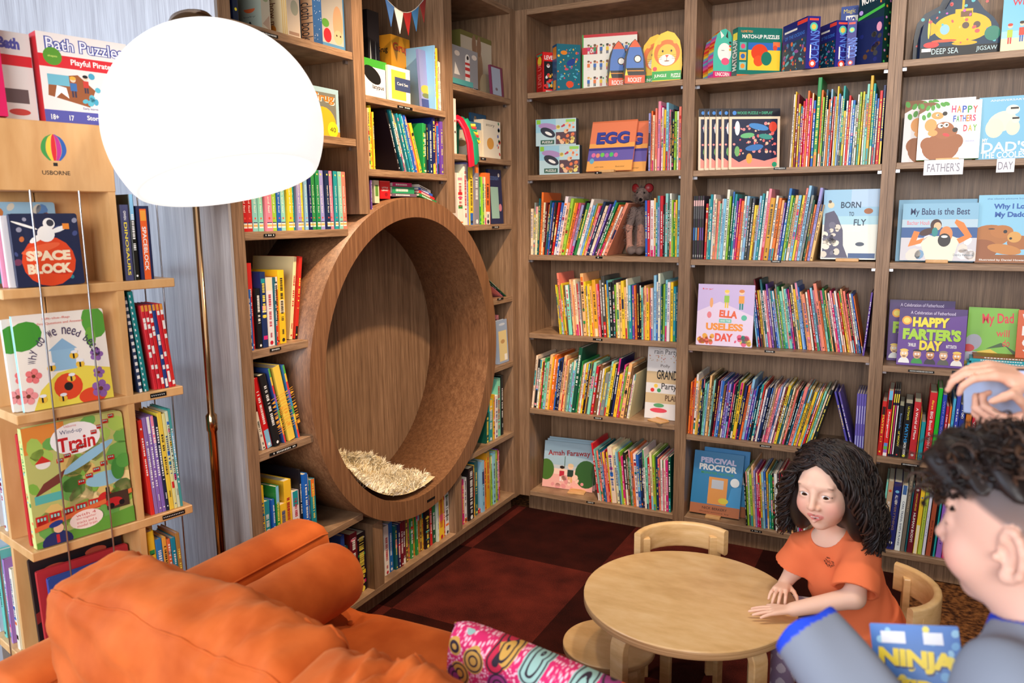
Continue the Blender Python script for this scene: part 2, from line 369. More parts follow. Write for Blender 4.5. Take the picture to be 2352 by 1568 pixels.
for y0, y1 in ((-1.2636, -1.202), (-.656, -.597)):   # dividers, broken by the nook
    hw = abs((y0 + y1) / 2 - NY); dz = math.sqrt(nk * nk - max(0, hw - .031) ** 2)
    board('divider', (-LD, y0, .113), (0, y1, NZ - dz), nook); board('divider', (-LD, y0, NZ + dz), (0, y1, TOPZ), nook)
board('side_panel', (-LD, -.060, .085), (0, -.0015, TOPZ), nook)
board('back_panel', (-LD - .014, -1.8636, .085), (-LD, -.0015, TOPZ), nook)
shelf('top_panel', (-LD, -1.818, TOPZ - TH), (0, -.06, TOPZ), nook)
board('plinth', (-.075, -1.8636, 0), (-.055, -.0015, .089), nook)
q = MB(); X = Matrix.Translation((0, NY, NZ)) @ Matrix.Rotation(PI / 2, 4, 'Y')
q.lathe([(NRI, .014), (NRO, .014), (NRO, -LD), (NRI, -LD), (NRI, .014)], (0, 0, 0), 128, (150, 100, 70), X, False)
o = q.build('nook_tunnel', wood('walnut_bent', (98, 65, 42), (128, 87, 57), (152, 110, 76), (70, 70, 2.0)), nook)
for p in o.data.polygons: p.use_smooth = abs(p.normal.x) < .5
for px0, px1, p0, p1, n in [(565, 638, 67, 84, 18), (606, 632, 540, 540, 7), (913, 947, 244, 251, 9), (620, 645, 803, 801, 6), (619, 682, 1040, 1026, 15), (1104, 1116, 364, 365, 3), (1130, 1146, 521, 522, 4), (1142, 1156, 687, 685, 3), (955, 976, 1163, 1160, 4)][:8]:
    tape(nook, px0, px1, (p0, p1), 0, n)
q = MB(); zc = NZ - .62; q.box((.0142, -.905, zc - .005), (.0152, -.845, zc + .005), (14, 14, 15)); q.build('label_tape', M['print'], nook)

# ------------------------------------------------------------------ books
PAL = dict(w=(232, 229, 222), k=(26, 26, 30), r=(204, 36, 40), o=(236, 118, 44), y=(240, 200, 48), g=(44, 142, 74), G=(22, 84, 62), l=(154, 198, 58), t=(34, 150, 156), T=(22, 92, 106),
    b=(42, 104, 190), B=(28, 42, 92), s=(134, 192, 226), p=(238, 138, 158), m=(212, 40, 118), v=(112, 72, 164), n=(122, 82, 52), c=(238, 218, 180), e=(136, 136, 136), a=(134, 210, 192),
    u=(150, 152, 212), d=(64, 64, 70), q=(242, 134, 112), f=(244, 188, 128), i=(216, 166, 44), x=(116, 26, 40))
CN = dict(w='white', k='black', r='red', o='orange', y='yellow', g='green', G='dark green', l='lime', t='teal', T='dark teal', b='blue', B='navy', s='sky blue', p='pink', m='magenta', v='purple',
    n='brown', c='cream', e='grey', a='mint', u='lavender', d='charcoal', q='coral', f='peach', i='mustard', x='maroon')
ORD = 'first second third fourth fifth sixth seventh eighth ninth tenth eleventh twelfth thirteenth fourteenth fifteenth sixteenth seventeenth eighteenth nineteenth twentieth'.split()
def ordinal(n):
    if n <= 20: return ORD[n - 1]
    T = {2: 'twenty', 3: 'thirty', 4: 'forty', 5: 'fifty', 6: 'sixty'}; Z = {2: 'twentieth', 3: 'thirtieth', 4: 'fortieth', 5: 'fiftieth', 6: 'sixtieth'}
    return Z[n // 10] if n % 10 == 0 else T[n // 10] + '-' + ORD[n % 10 - 1]
def jit(c, r, a=9): return tuple(max(8, min(248, int(v + r.uniform(-a, a)))) for v in c)
def proj(p):
    d = Vector(p) - CAM; z = d.dot(CF); return 1176 + FPX * d.dot(CR) / z, 784 - FPX * d.dot(CU) / z
def shelf_book(name, t, h, w, c, seed, deco=None, hard=True):
    """upright book, spine at y = 0 facing -y; origin at the middle of the spine's foot"""
    r = random.Random(seed); q = MB(); bt = .0016 if t > .004 else .0009; c = jit(c, r); c2 = PAL[r.choice('wwkrycbgosmtpB')]; hw = t / 2
    r.random(); back = jit(c, r)
    q.box((-hw, .0012, 0), (-hw + bt, w, h), back); q.box((hw - bt, .0012, 0), (hw, w, h), jit(c, r))
    P = [(-hw, .0012, 0), (-hw * .72, 0, 0), (hw * .72, 0, 0), (hw, .0012, 0), (hw, .0022, 0), (-hw, .0022, 0)]
    q.prism(P, 2, 0, h, c)
    A = Art(q, t * .72, h, lambda u, v, k: (-hw * .72 + u, -.00004 * k, v))
    lum = c[0] * .3 + c[1] * .6 + c[2] * .1
    ink = r.choice([(245, 243, 238), (250, 226, 90), (240, 240, 240)]) if lum < 140 else r.choice([(30, 30, 40), (190, 30, 50), (30, 70, 140), (40, 40, 40)])
    if deco: deco(A, r)
    else:
        st = r.random()
        if st < .22: A.R(0, .0, 1, r.uniform(.08, .3), c2)
        elif st < .40: A.R(0, r.uniform(.7, .88), 1, 1, c2)
        elif st < .52:
            for k in range(r.randint(3, 6)): z = r.uniform(.04, .9); A.R(0, z, 1, z + r.uniform(.02, .07), PAL[r.choice('wrygbokmtp')])
        elif st < .62: z = r.uniform(.3, .6); A.R(0, z, 1, z + r.uniform(.12, .3), c2)
        z = r.uniform(.22, .4); z1 = r.uniform(.74, .93); bw = r.uniform(.22, .34)
        while z < z1:                          # the run of title letters down the spine
            d = r.uniform(.008, .02)
            if r.random() < .84: A.R(.5 - bw, z, .5 + bw, z + d, ink)
            z += d + r.uniform(.005, .012)
        if r.random() < .6:
            z = .13
            while z < .2: A.R(.5 - bw * .7, z, .5 + bw * .7, z + .008, ink); z += .014
        if r.random() < .7: A.E(.5, .05, .3, .3, ink, 8)
    o = place(name, q.mesh(name, M['print']))
    q = MB(); ins = .003 if hard and t > .005 else .0008
    q.box((-hw + bt, .0022, ins), (hw - bt, w - ins, h - ins), jit((232, 222, 200), r, 8), skip=('f', 'l', 'r'))
    q.build('pages', M['print'], o); return o
def row(wall, px0, px1, py, z, toks, lean, name, end, where, group, off=.02, dep=(.19, .24), start=1, kind=None):
    """spine-out books side by side; each token = colour letter, thickness in mm '.' height in cm"""
    ax = 1 if wall == 'R' else 0; sg = 1 if wall == 'R' else -1
    a, b = on(px0, py, ax, sg * off), on(px1, py, ax, sg * off)
    s0, s1 = (a.x, b.x) if wall == 'R' else (a.y, b.y)
    for lo_, hi_ in (XP if wall == 'R' else YP):   # stay between the posts
        if lo_ < (s0 + s1) / 2 < hi_: s0, s1 = max(s0, lo_ + .002), min(s1, hi_ - .002)
    B = []
    for tk in toks.split():
        cc = tk[0]; t, h = tk[1:].split('.'); B.append([cc, float(t), float(h) / 100])
    r = random.Random(len(toks)); n = len(B); th = [math.radians(lean[0] + (lean[1] - lean[0]) * (i / max(n - 1, 1)) + r.uniform(-.5, .5)) for i in range(n)]
    def lay(f):
        X = []; x = 0
        for i in range(n):
            t = B[i][1] * f; lw = t * math.cos(th[i]); a0 = th[i]
            foot = t / math.cos(a0)            # width along the shelf
            if i:
                hm = min(B[i][2], B[i - 1][2]); pt = B[i - 1][1] * f / math.cos(th[i - 1])
                x += max(pt, pt + hm * (math.tan(th[i - 1]) - math.tan(a0))) + .0007
            X.append(x)
        return X, X[-1] + B[-1][1] * f / math.cos(th[-1])
    lo, hi = .0002, .004
    for _ in range(40):
        f = (lo + hi) / 2
        if lay(f)[1] > s1 - s0: hi = f
        else: lo = f
    X, _ = lay(lo); f = lo
    for i, (cc, tm, h) in enumerate(B):
        t = tm * f; th_ = th[i]; w = min(r.uniform(*dep), h * 1.05)
        o = shelf_book(name, t, h, w, PAL[cc], int(s0 * 1e4) + i * 17 + int(z * 1e4))
        cx = s0 + X[i] + (t / math.cos(th_) - t / 2 * math.cos(th_) if th_ > 0 else t / 2 * math.cos(th_)); zz = z + abs(math.sin(th_)) * t / 2 + .0003
        jy = off + r.uniform(-.006, .008)
        if wall == 'R': o.location = (cx, jy, zz); o.rotation_euler = (0, th_, 0)
        else: o.location = (-jy, cx, zz); o.rotation_euler = Euler((0, th_, PI / 2), 'XYZ')
        size = ('thick' if t > .012 else 'slim' if t < .0058 else '') + (' tall' if h > .29 else ' short' if h < .24 else '')
        tag(o, f"{size} {CN[cc]} {kind or name.replace('_', ' ')}, {ordinal(i + start)} from {end}, {where}", 'book', group); o['label'] = ' '.join(o['label'].split())
    return X
def fit(wall, pxL, pxR, pyB, pyT, off, yaw=0, tilt=0, z=None):
    ax = 1 if wall == 'R' else 0; P = on(pxL, pyB, ax, off if wall == 'R' else -off)
    ya = math.radians(yaw) + (0 if wall == 'R' else PI / 2); u = Vector((math.cos(ya), math.sin(ya), 0)); n = Vector((math.sin(ya), -math.cos(ya), 0))
    if z is not None: P.z = z + .0004
    d = ray(pxR, pyB); d0 = Vector((d.x, d.y, 0)); C0 = Vector((CAM.x - P.x, CAM.y - P.y, 0))
    s = -(C0.dot(n)) / d0.dot(n); w = (C0 + d0 * s).dot(u)
    ti = math.radians(tilt); up = Vector((0, 0, math.cos(ti))) - n * math.sin(ti)
    lo, hi = .01, .9
    for _ in range(40):
        m = (lo + hi) / 2
        if proj(P + up * m)[1] > pyT: lo = m
        else: hi = m
    return P, w, lo, (-ti, 0, ya)
def face_book(name, label, cat, F, th, c, art=None, group=None, hard=True, r=.002, side=None, sidec=None, pages=True):
    """book or box shown face-out: F = fit(...) ; front at y = 0 facing -y, origin at the lower corner of the front"""
    P, w, h, rot = F; P = P + Vector((0, 0, th * math.sin(-rot[0]))); q = MB(); sc = sidec or c; bt = min(.0022, th / 4)
    if pages:
        q.rbox((0, 0, 0), (w, bt, h), r, c, 3, 1); q.rbox((0, th - bt, 0), (w, th, h), r, sc, 3, 1); q.box((0, bt, .0005), (.0022, th - bt, h - .0005), sc)
    else: q.rbox((0, 0, 0), (w, th, h), r, sc, 3, 1); q.poly([(x, -.0001, z) for x, z in rrect(0, 0, w, h, r, 3)], c)
    A = Art(q, w, h, lambda u, v, k: (u, -.0001 - .00003 * k, v))
    if art: art(A)
    if side: side(Art(q, th, h, lambda u, v, k: (-.00003 * k, th - u, v)))
    o = place(name, q.mesh(name, M['print']), None, P, Euler(rot, 'XYZ')); tag(o, label, cat, group)
    if pages:
        q = MB(); i = .003 if hard else .0006; q.box((.0022, bt, i), (w - i, th - bt, h - i), (234, 226, 206), skip=('f', 'k', 'l')); q.build('pages', M['print'], o)
    return o
def flat_book(name, label, P, w, d, t, c, rot, group=None, seed=1):
    """book lying flat: spine along x at y = 0"""
    q = MB(); bt = .0016; r = random.Random(seed)
    q.box((0, .001, 0), (w, d, bt), c); q.box((0, .001, t - bt), (w, d, t), c); q.box((0, 0, 0), (w, .002, t), c)
    x = w * .15
    while x < w * .7: e = r.uniform(.004, .009); q.box((x, -.0003, t * .3), (x + e, 0, t * .7), (240, 238, 230) if sum(c) < 420 else (40, 40, 50)); x += e + .003
    o = place(name, q.mesh(name, M['print']), None, P, Euler(rot, 'XYZ')); tag(o, label, 'book', group)
    q = MB(); q.box((.002, .002, bt), (w - .003, d - .003, t - bt), (232, 224, 204)); q.build('pages', M['print'], o); return o
def easel(F, label, w=.075, lipd=.03, lift=.0):
    """small bamboo book stand: foot plate, lip and back rest"""
    P, bw, bh, rot = F; ya = rot[2]; ti = -rot[0]; t = thing('book_easel', label, 'book stand', (P.x, P.y, P.z), (0, 0, ya), 'bamboo book easels')
    q = MB(); cx = bw * .5; q.box((cx - w / 2, -lipd, -.0002 - lift), (cx + w / 2, -.0012, .012 - lift)); soften(q.build('lip', M['maple'], t), .002)
    return t

# ---- corner bay (first bay of the back wall)
Z1, Z2, Z3 = RS
row('R', 1488, 1562, 388, Z1[1], 'u5.26 o4.27 c5.25 q5.28 p7.31 m3.29 w4.28 y5.27 s6.30 p3.27 d4.26 k4.27 l5.26 w4.26 q6.28', (0, 0), 'picture_book', 'the EGG book', 'corner bay second shelf', 'books beside the EGG book')
row('R', 1209, 1392, 586, Z1[2], 'c8.23 e5.26 c6.24 T5.28 o6.31 c5.26 x5.26 n3.25 T5.27 b4.26 r3.26 k6.26 r6.26 b7.26 w9.29 f7.26 l8.28 y4.26 o6.26 p5.26 u7.25 k4.27 g8.26 w8.28 s6.25 y4.26 q5.25 m3.25 B7.27 c7.25 v5.26 d7.28 g6.27 o6.26 w5.25 q8.27', (1, 24),
    'picture_book', 'the corner', 'leaning row ending at the cuddly rat', 'leaning books beside the cuddly rat')
row('R', 1481, 1560, 587, Z1[2], 'b6.26 r7.26 w10.26 f5.27 t5.25 u6.28 r8.28 k3.24 a7.29 G4.25 w5.29 l4.26 g5.25 y4.26 s7.28', (-1, 0), 'picture_book', 'the cuddly rat', 'third shelf of corner bay', 'books between the rat and the post')
row('R', 1284, 1554, 775, Z1[3], 'y3.25 l3.24 q5.31 l6.25 y3.26 n3.25 a9.25 k3.24 f5.28 f4.27 c6.28 r3.26 e4.27 f8.31 y5.27 c3.25 y6.26 f4.25 i9.28 p4.26 r3.26 e5.28 d8.30 y4.26 a4.28 k8.27 d5.28 l3.26 c6.27 f5.26 y7.28 f5.25 w4.29 t7.26 v5.26 o4.26 k5.27 k4.26 a4.25 q3.25 f4.26 y6.25 q4.25 w4.25 s6.31 b4.28 w5.32 b3.26 G3.27 l3.27 s5.29 w6.28 y6.28 t6.26 T3.26',
    (-6, 0), 'picture_book', 'the corner', 'yellow toned row, corner bay', 'yellow toned books on the fourth shelf')
row('R', 1217, 1445, 950, Z1[4], 'c5.28 k7.26 w5.26 y3.25 r3.25 g5.27 a7.25 f7.29 y3.28 o6.29 o4.27 b3.27 k5.26 B4.27 f7.29 r3.27 f5.27 e5.25 a4.26 s6.27 a3.26 G9.34 g3.27 f5.25 w4.26 y4.26 k4.26 i3.27 d5.26 a7.27 r6.25 n8.26 w4.24 y3.24 e9.22 a5.28 y7.27 k4.27 B6.30 y8.22 m4.27 l5.26 f8.28 n5.26 w4.22 c3.23', (6, 9),
    'picture_book', 'the corner', 'row beside the party plan book', 'books beside the party plan book')
row('R', 1374, 1541, 1155, Z1[5], 'r5.30 a3.27 q5.26 T6.27 b3.26 q6.26 r3.27 y3.26 c12.29 c8.28 s4.27 l5.27 m5.25 k8.27 n4.26 g3.25 e4.29 o5.28 w8.27 b7.27 B4.25 d4.26 w5.30 a5.26 r5.26 c6.29 l6.28 B5.27 q4.26 w5.26 p3.26 w4.26 m6.26 G6.28', (-8, -2),
    'picture_book', 'the two figures cover', 'corner bay bottom shelf', 'books on the bottom shelf of the corner bay')
# ---- middle bay
row('R', 1813, 2022, 378, Z2[1], 'w4.30 y3.31 x6.30 y4.26 v5.25 r4.27 m5.28 o5.31 m5.28 o4.30 b6.27 g10.36 o5.31 l4.28 T5.31 w3.23 o4.27 s4.31 r4.28 w3.28 y4.32 s4.29 w3.28 t5.32 y5.22 w4.26 r5.28 w4.26 b6.26 e5.24 w4.28 l5.29 y4.29 w4.28 a6.32 i7.35 t6.32 b4.28 e5.26 r7.29 B6.31', (1, 1),
    'storybook', 'the wooden puzzles', 'second shelf of middle bay', 'storybooks beside the wooden puzzles')
band = lambda A, r: (A.R(0, .84, 1, .93, (236, 190, 190)), A.R(0, .64, 1, .84, (90, 90, 94)), A.R(.1, .3, .9, .5, PAL[r.choice('bvso')]), A.R(.2, .03, .8, .07, (170, 170, 170)))
a, b = max(on(1587, 595, 1, .02).x, .889), on(1614, 595, 1, .02).x
for k in range(5):
    t = (b - a) / 5; o = shelf_book('novel', t - .0008, .285, .19, (52, 52, 56), 50 + k, band)
    o.location = (a + t * (k + .5), .022, Z2[2] + .0003); tag(o, f'slim charcoal novel with pink top band, {ordinal(k + 1)} in the matching set of five', 'book', 'charcoal novels with pink bands')
row('R', 1616, 1866, 597, Z2[2], 'r5.25 a4.27 t5.29 w5.29 c4.27 q5.26 a3.25 w4.27 s6.27 w6.31 l4.28 G5.30 t5.29 v4.26 m4.27 o6.26 w4.28 s6.28 d5.27 d6.27 y5.24 n3.24 s5.28 t5.29 w5.30 p6.31 i10.27 w5.28 o6.27 f5.26 v4.25 b6.31 l5.28 g3.27 f6.28 s6.28 y5.28 q4.31 s6.32 e5.28 G4.26 o4.24 u6.31 f6.24', (1, 8),
    'storybook', 'the charcoal novels', 'middle bay, next to seabird cover', 'storybooks beside the seabird cover')
row('R', 1738, 1983, 812, Z2[3], 's4.26 b5.26 x5.31 i5.26 w3.26 T6.31 w5.26 p4.26 v5.29 e5.27 b5.26 s5.26 l3.27 e4.29 g5.28 a7.26 c4.28 a7.27 v3.27 m3.27 d6.28 c4.29 y6.27 s7.30 b3.28 f4.26 q9.25 w5.26 r6.27 s6.28 p4.27 q9.30 o4.27 a6.27 g4.28 f4.27 k3.26 w5.26 m5.27 s5.26 w5.27 r4.26 y5.27 f4.28 q6.27 k4.26 r3.26 w5.26 b4.26 o3.25', (-8, -11),
    'storybook', 'the lilac cover', 'middle bay fourth shelf', 'storybooks beside the lilac cover', .075, (.17, .19))
o = shelf_book('storybook', .007, .27, .2, PAL['v'], 913); p = on(1997, 815, 1, .02); o.location = (p.x - .024, .02, Z2[3] + .001); o.rotation_euler = (0, .07, 0)
tag(o, 'purple storybook standing alone against the post, fourth shelf of middle bay', 'book')
row('R', 1577, 1868, 1012, Z2[4], 'o5.25 r3.25 o5.27 w6.29 f4.26 y3.26 B5.27 k3.27 a5.25 s4.25 f6.29 n3.29 a5.27 k5.28 x5.27 u4.27 b6.27 n6.25 v4.27 u6.26 B5.27 m4.26 k5.25 G6.28 y9.27 k3.27 B6.26 o6.26 s7.29 v6.24 b4.26 k5.25 t6.27 r4.27 w5.25 B7.26 k4.26 e5.28 f4.26 p6.26 u4.27 w5.27 x4.27 y7.28 T5.26 c4.27 n3.27 q5.26 k4.26 T5.26 q8.28 s4.27 y6.27 d4.26 y7.26 s3.26 r5.27 y3.26 a5.27 c4.26 k7.28', (2, 15),
    'chapter_book', 'the corner-side post', 'middle bay fifth shelf', 'packed books on the fifth shelf of the middle bay', kind='book')
for k, (px, l) in enumerate(((1951, -15), (1953, -15))):
    o = shelf_book('chapter_book', .008, .27, .19, (92, 84, 170), 700 + k); p = on(px, 1022, 1, .03); o.location = (p.x + k * .0125, .03, Z2[4] + .0015); o.rotation_euler = (0, math.radians(l), 0)
    tag(o, ('purple blue book slumped in the gap, nearer the packed row', 'purple blue book slumped in the gap, nearer the four matching spines')[k], 'book')
a = on(1962, 1030, 1, .02).x
for k in range(4):
    o = shelf_book('chapter_book', .0088, .265, .19, (98, 98, 176), 900, lambda A, r: (A.R(.3, .5, .7, .8, (200, 200, 235)), A.R(.25, .1, .75, .3, (180, 190, 230)), A.R(0, .0, 1, .08, (60, 60, 120))))
    o.location = (a + .0097 * (k + .3), .02, Z2[4] + .0004); tag(o, f'slim purple blue book, {ordinal(k + 1)} of the matching four by the post', 'book', 'four matching purple blue spines')
row('R', 1714, 1850, 1210, Z2[5], 'k3.25 l4.26 w4.26 l6.25 f5.29 u4.27 m4.26 r4.25 y4.26 s5.27 b4.27 i4.27 t4.26 g5.26 k4.27 w7.27 d4.27 r6.28 p4.27 y4.26 v3.25 t4.26 f5.25 k5.26 c4.26 s3.25 m4.27 r4.26 w5.26', (-5, -3),
    'storybook', 'the blue monster cover', 'bottom shelf behind the girl', 'books on the bottom shelf behind the girl')
# ---- outer bay: reference books with big spine lettering
def spine(txts, base=None):
    def f(A, r):
        for (kind, *a) in txts:
            if kind == 'R': A.R(*a)
            elif kind == 'T': A.T(a[0], .5, a[1], a[2] * A.h / A.w, a[3] * A.w / A.h, a[4], .015, -90)   # title running down
            elif kind == 'E': A.E(*a)
    return f
def titled(name, wall, pxs, py, z, h, c, txts, label, group, lean=0, off=.02, dep=.2):
    ax = 1 if wall == 'R' else 0; s = off if wall == 'R' else -off
    a, b = on(pxs[0], py, ax, s), on(pxs[1], py, ax, s); s0, s1 = (a.x, b.x) if ax == 1 else (a.y, b.y); t = (s1 - s0) - .0006
    o = shelf_book(name, t, h, dep, c, int(pxs[0] * 7), spine(txts)); l = math.radians(lean); zz = z + abs(math.sin(l)) * t / 2 + .0004
    if ax == 1: o.location = ((s0 + s1) / 2, off, zz); o.rotation_euler = (0, l, 0)
    else: o.location = (-off, (s0 + s1) / 2, zz); o.rotation_euler = Euler((0, l, PI / 2), 'XYZ')
    return tag(o, label, 'book', group)
W, Y, K = (244, 242, 238), (250, 226, 60), (24, 24, 28)
g = 'reference books on the upper reference shelf'; zz = Z3[4]
def RT(px0, px1, h, c, txts, label, dep=.2): titled('reference_book', 'R', (px0, px1), 1050, zz, h, PAL[c] if isinstance(c, str) else c, txts, label, g, 2.2, .02, dep)
RT(2013.5, 2024, .238, 'r', [('T', 'MATHS 1-1', .5, .5, .5, Y), ('R', 0, .75, 1, .9, (60, 20, 20)), ('E', .5, .07, .3, .3, Y)], 'red maths book with yellow spine letters, first by the post')
RT(2025, 2037, .285, (224, 44, 44), [('R', 0, .86, 1, 1, (110, 190, 230)), ('R', 0, .72, 1, .86, K), ('T', 'Kindergarten?', .48, .4, .6, W), ('R', 0, 0, 1, .05, W), ('R', 0, .05, 1, .1, (150, 110, 190)), ('R', 0, .1, 1, .15, (90, 190, 80)), ('R', 0, .15, 1, .2, (90, 150, 220))], 'red Kindergarten spine with sky blue top and rainbow foot')
for k, (c, x) in enumerate(((Y, 2038), ((226, 60, 120), 2042.6), (W, 2047.2))): RT(x, x + 4.4, .288, (40, 36, 60), [('R', .1, .04, .9, .78, c), ('R', .1, .82, .9, .95, Y)], ['slim dark book with a yellow spine panel', 'slim dark book with a magenta spine panel', 'slim dark book with a white spine panel'][k])
RT(2053, 2064, .225, 'k', [('T', 'of WOW', .36, .3, .6, Y), ('T', 'book', .7, .3, .5, (120, 150, 200)), ('E', .5, .05, .25, .25, (230, 80, 80))], 'black book lettered of WOW between white panel and maths spines')
RT(2066, 2083, .238, 'k', [('T', 'MATHS', .45, .34, .62, (40, 150, 220)), ('T', 'WORK BOOK', .17, .24, .5, W), ('T', 'ULTIMATE', .82, .24, .4, (220, 210, 60)), ('E', .5, .04, .3, .3, (210, 210, 60))], 'thick black MATHS work book spine')
RT(2086, 2102, .247, 'r', [('T', 'A World of More', .62, .55, .5, W), ('E', .5, .07, .3, .3, W)], 'red book beside the maths work book, white lettering')
RT(2103.5, 2106, .205, 'i', [], 'very slim mustard book between red and teal spines'); RT(2107, 2117, .165, 't', [('E', .5, .1, .3, .3, (20, 80, 110))], 'short plain teal reference book')
RT(2119, 2136, .292, (222, 38, 38), [('T', 'BIG Book of WHY', .45, .55, .52, W), ('T', 'first', .82, .14, .4, Y), ('E', .5, .06, .3, .3, W)], 'thick red BIG Book of WHY spine')
RT(2137, 2147, .312, (30, 190, 50), [], 'plain bright green tall spine'); RT(2148, 2158, .287, (40, 70, 170), [('T', 'WHY DO WE', .66, .5, .5, (150, 130, 220)), ('E', .5, .2, .42, .42, W), ('E', .5, .2, .2, .2, (200, 60, 40))], 'blue spine with a white ring, beside the green one')
RT(2159, 2166, .24, (190, 40, 60), [('T', '100 first words', .55, .6, .5, W)], 'red spine lettered 100 first words'); RT(2167, 2172, .24, 'o', [('R', 0, .5, 1, .7, W)], 'slim orange and white reference book')
RT(2173, 2179.5, .275, (70, 170, 220), [('T', 'my first', .6, .4, .5, (30, 60, 140))], 'light blue reference spine, blue lettering'); RT(2180.5, 2190, .325, (58, 70, 170), [('T', 'the atlas', .5, .45, .5, W)], 'tall indigo reference book with white lettering')
RT(2191, 2204, .252, (36, 50, 150), [('T', 'MUSIC', .35, .28, .62, Y), ('T', '100', .84, .14, .6, W)], 'indigo MUSIC spine with yellow letters'); RT(2206, 2219, .243, (216, 122, 40), [('T', 'of the world', .5, .5, .4, (120, 50, 20))], 'plain orange spine next to MUSIC')
RT(2221, 2231, .243, (200, 30, 50), [('T', 'VERY FIRST', .5, .55, .5, W)], 'bright red spine past the orange one'); RT(2232.5, 2239, .245, 'c', [], 'cream slim reference spine'); RT(2240, 2248, .246, 'w', [('T', 'atlas', .5, .4, .4, (60, 80, 160))], 'white reference spine with blue letters')
RT(2249, 2258, .30, (70, 190, 150), [('T', 'MY FIRST', .5, .5, .5, (240, 230, 120))], 'mint reference spine with yellow letters'); RT(2260, 2266, .23, 'i', [], 'slim mustard spine below the phone'); RT(2268, 2276, .225, 'o', [('T', 'dino', .5, .4, .4, K)], 'orange spine below the phone')
RT(2277, 2284, .222, 'd', [('T', 'space', .6, .4, .4, W)], 'charcoal spine below the phone'); RT(2286, 2298, .23, 'n', [], 'brown spine below the phone'); RT(2312, 2324, .265, 'b', [('T', 'ocean', .6, .4, .4, W)], 'blue spine just past the phone'); RT(2326, 2338, .25, (60, 180, 60), [('T', 'fun', .6, .3, .4, Y)], 'green spine just past the phone'); RT(2340, 2352, .25, 'k', [], 'black spine at the end past the phone')
g = 'reference books on the bottom reference shelf'; zz = Z3[5]
def RB(px0, px1, h, c, txts, label, dep=.21): titled('reference_book', 'R', (px0, px1), 1268, zz, h, PAL[c] if isinstance(c, str) else c, txts, label, g, 3.0, .02, dep)
RB(2016, 2020.5, .30, 'a', [], 'mint spine on the bottom shelf, first past the girl\u2019s hair'); RB(2021, 2033, .305, (190, 160, 140), [('T', 'KNOW!', .55, .3, .6, W), ('E', .5, .86, .4, .4, (220, 80, 40))], 'tan spine lettered KNOW')
RB(2034, 2052, .305, (38, 50, 110), [('T', 'EVERYTHING', .5, .42, .4, (150, 120, 90)), ('E', .5, .86, .35, .3, (120, 190, 230)), ('T', 'ALL NEW', .74, .14, .5, W), ('E', .5, .1, .3, .3, W)], 'wide navy spine with a blue drop'); RB(2053.5, 2066, .295, (232, 236, 242), [('T', 'CARS, TRAINS, SHIPS & PLANES', .42, .68, .55, (40, 60, 110)), ('R', 0, .86, 1, 1, (70, 110, 170))], 'white CARS TRAINS SHIPS and PLANES spine')
RB(2067, 2076, .345, (120, 106, 92), [('T', 'IN THE WORLD', .72, .4, .4, (210, 190, 150))], 'tall grey brown spine beside the vehicles book'); RB(2077, 2081, .30, 'T', [], 'very slim dark teal spine between brown and maroon ones'); RB(2082, 2095, .30, (120, 26, 40), [('T', 'KNOWLEDGE', .76, .26, .4, (240, 190, 60)), ('T', 'HUMAN BODY!', .38, .44, .6, W), ('E', .5, .94, .35, .35, W)], 'maroon HUMAN BODY spine')
RB(2096, 2106, .285, 'y', [('R', 0, 0, 1, .45, (246, 234, 200)), ('E', .5, .88, .3, .3, (60, 110, 180))], 'yellow and cream spine past the maroon one'); RB(2107, 2116, .285, (190, 206, 70), [('T', 'Picture Dictionary', .5, .55, .5, (40, 110, 60)), ('E', .5, .9, .3, .3, (220, 90, 50))], 'lime Picture Dictionary spine'); RB(2117, 2124, .285, (214, 226, 238), [('T', 'my world', .5, .4, .4, (70, 110, 180))], 'pale blue spine past the dictionary')
RB(2126, 2137, .275, (182, 84, 50), [('T', 'BIG ATLAS', .4, .35, .5, (90, 30, 20))], 'brick red ATLAS spine'); RB(2138, 2141, .27, 'k', [], 'very slim black spine by the brick red one'); RB(2142, 2147, .27, 't', [], 'slim teal spine by the brick red one'); RB(2149, 2162, .25, (140, 96, 186), [('T', 'CONFIDENT', .5, .55, .5, (60, 30, 90))], 'purple spine near the boy\u2019s nose'); RB(2163, 2177, .252, (214, 36, 110), [('R', .1, .6, .9, .95, Y), ('T', 'SLAM', .78, .26, .5, K)], 'magenta SLAM spine near the boy\u2019s nose')
RB(2179, 2188, .31, (50, 140, 190), [], 'tall blue spine just beyond the magenta one')

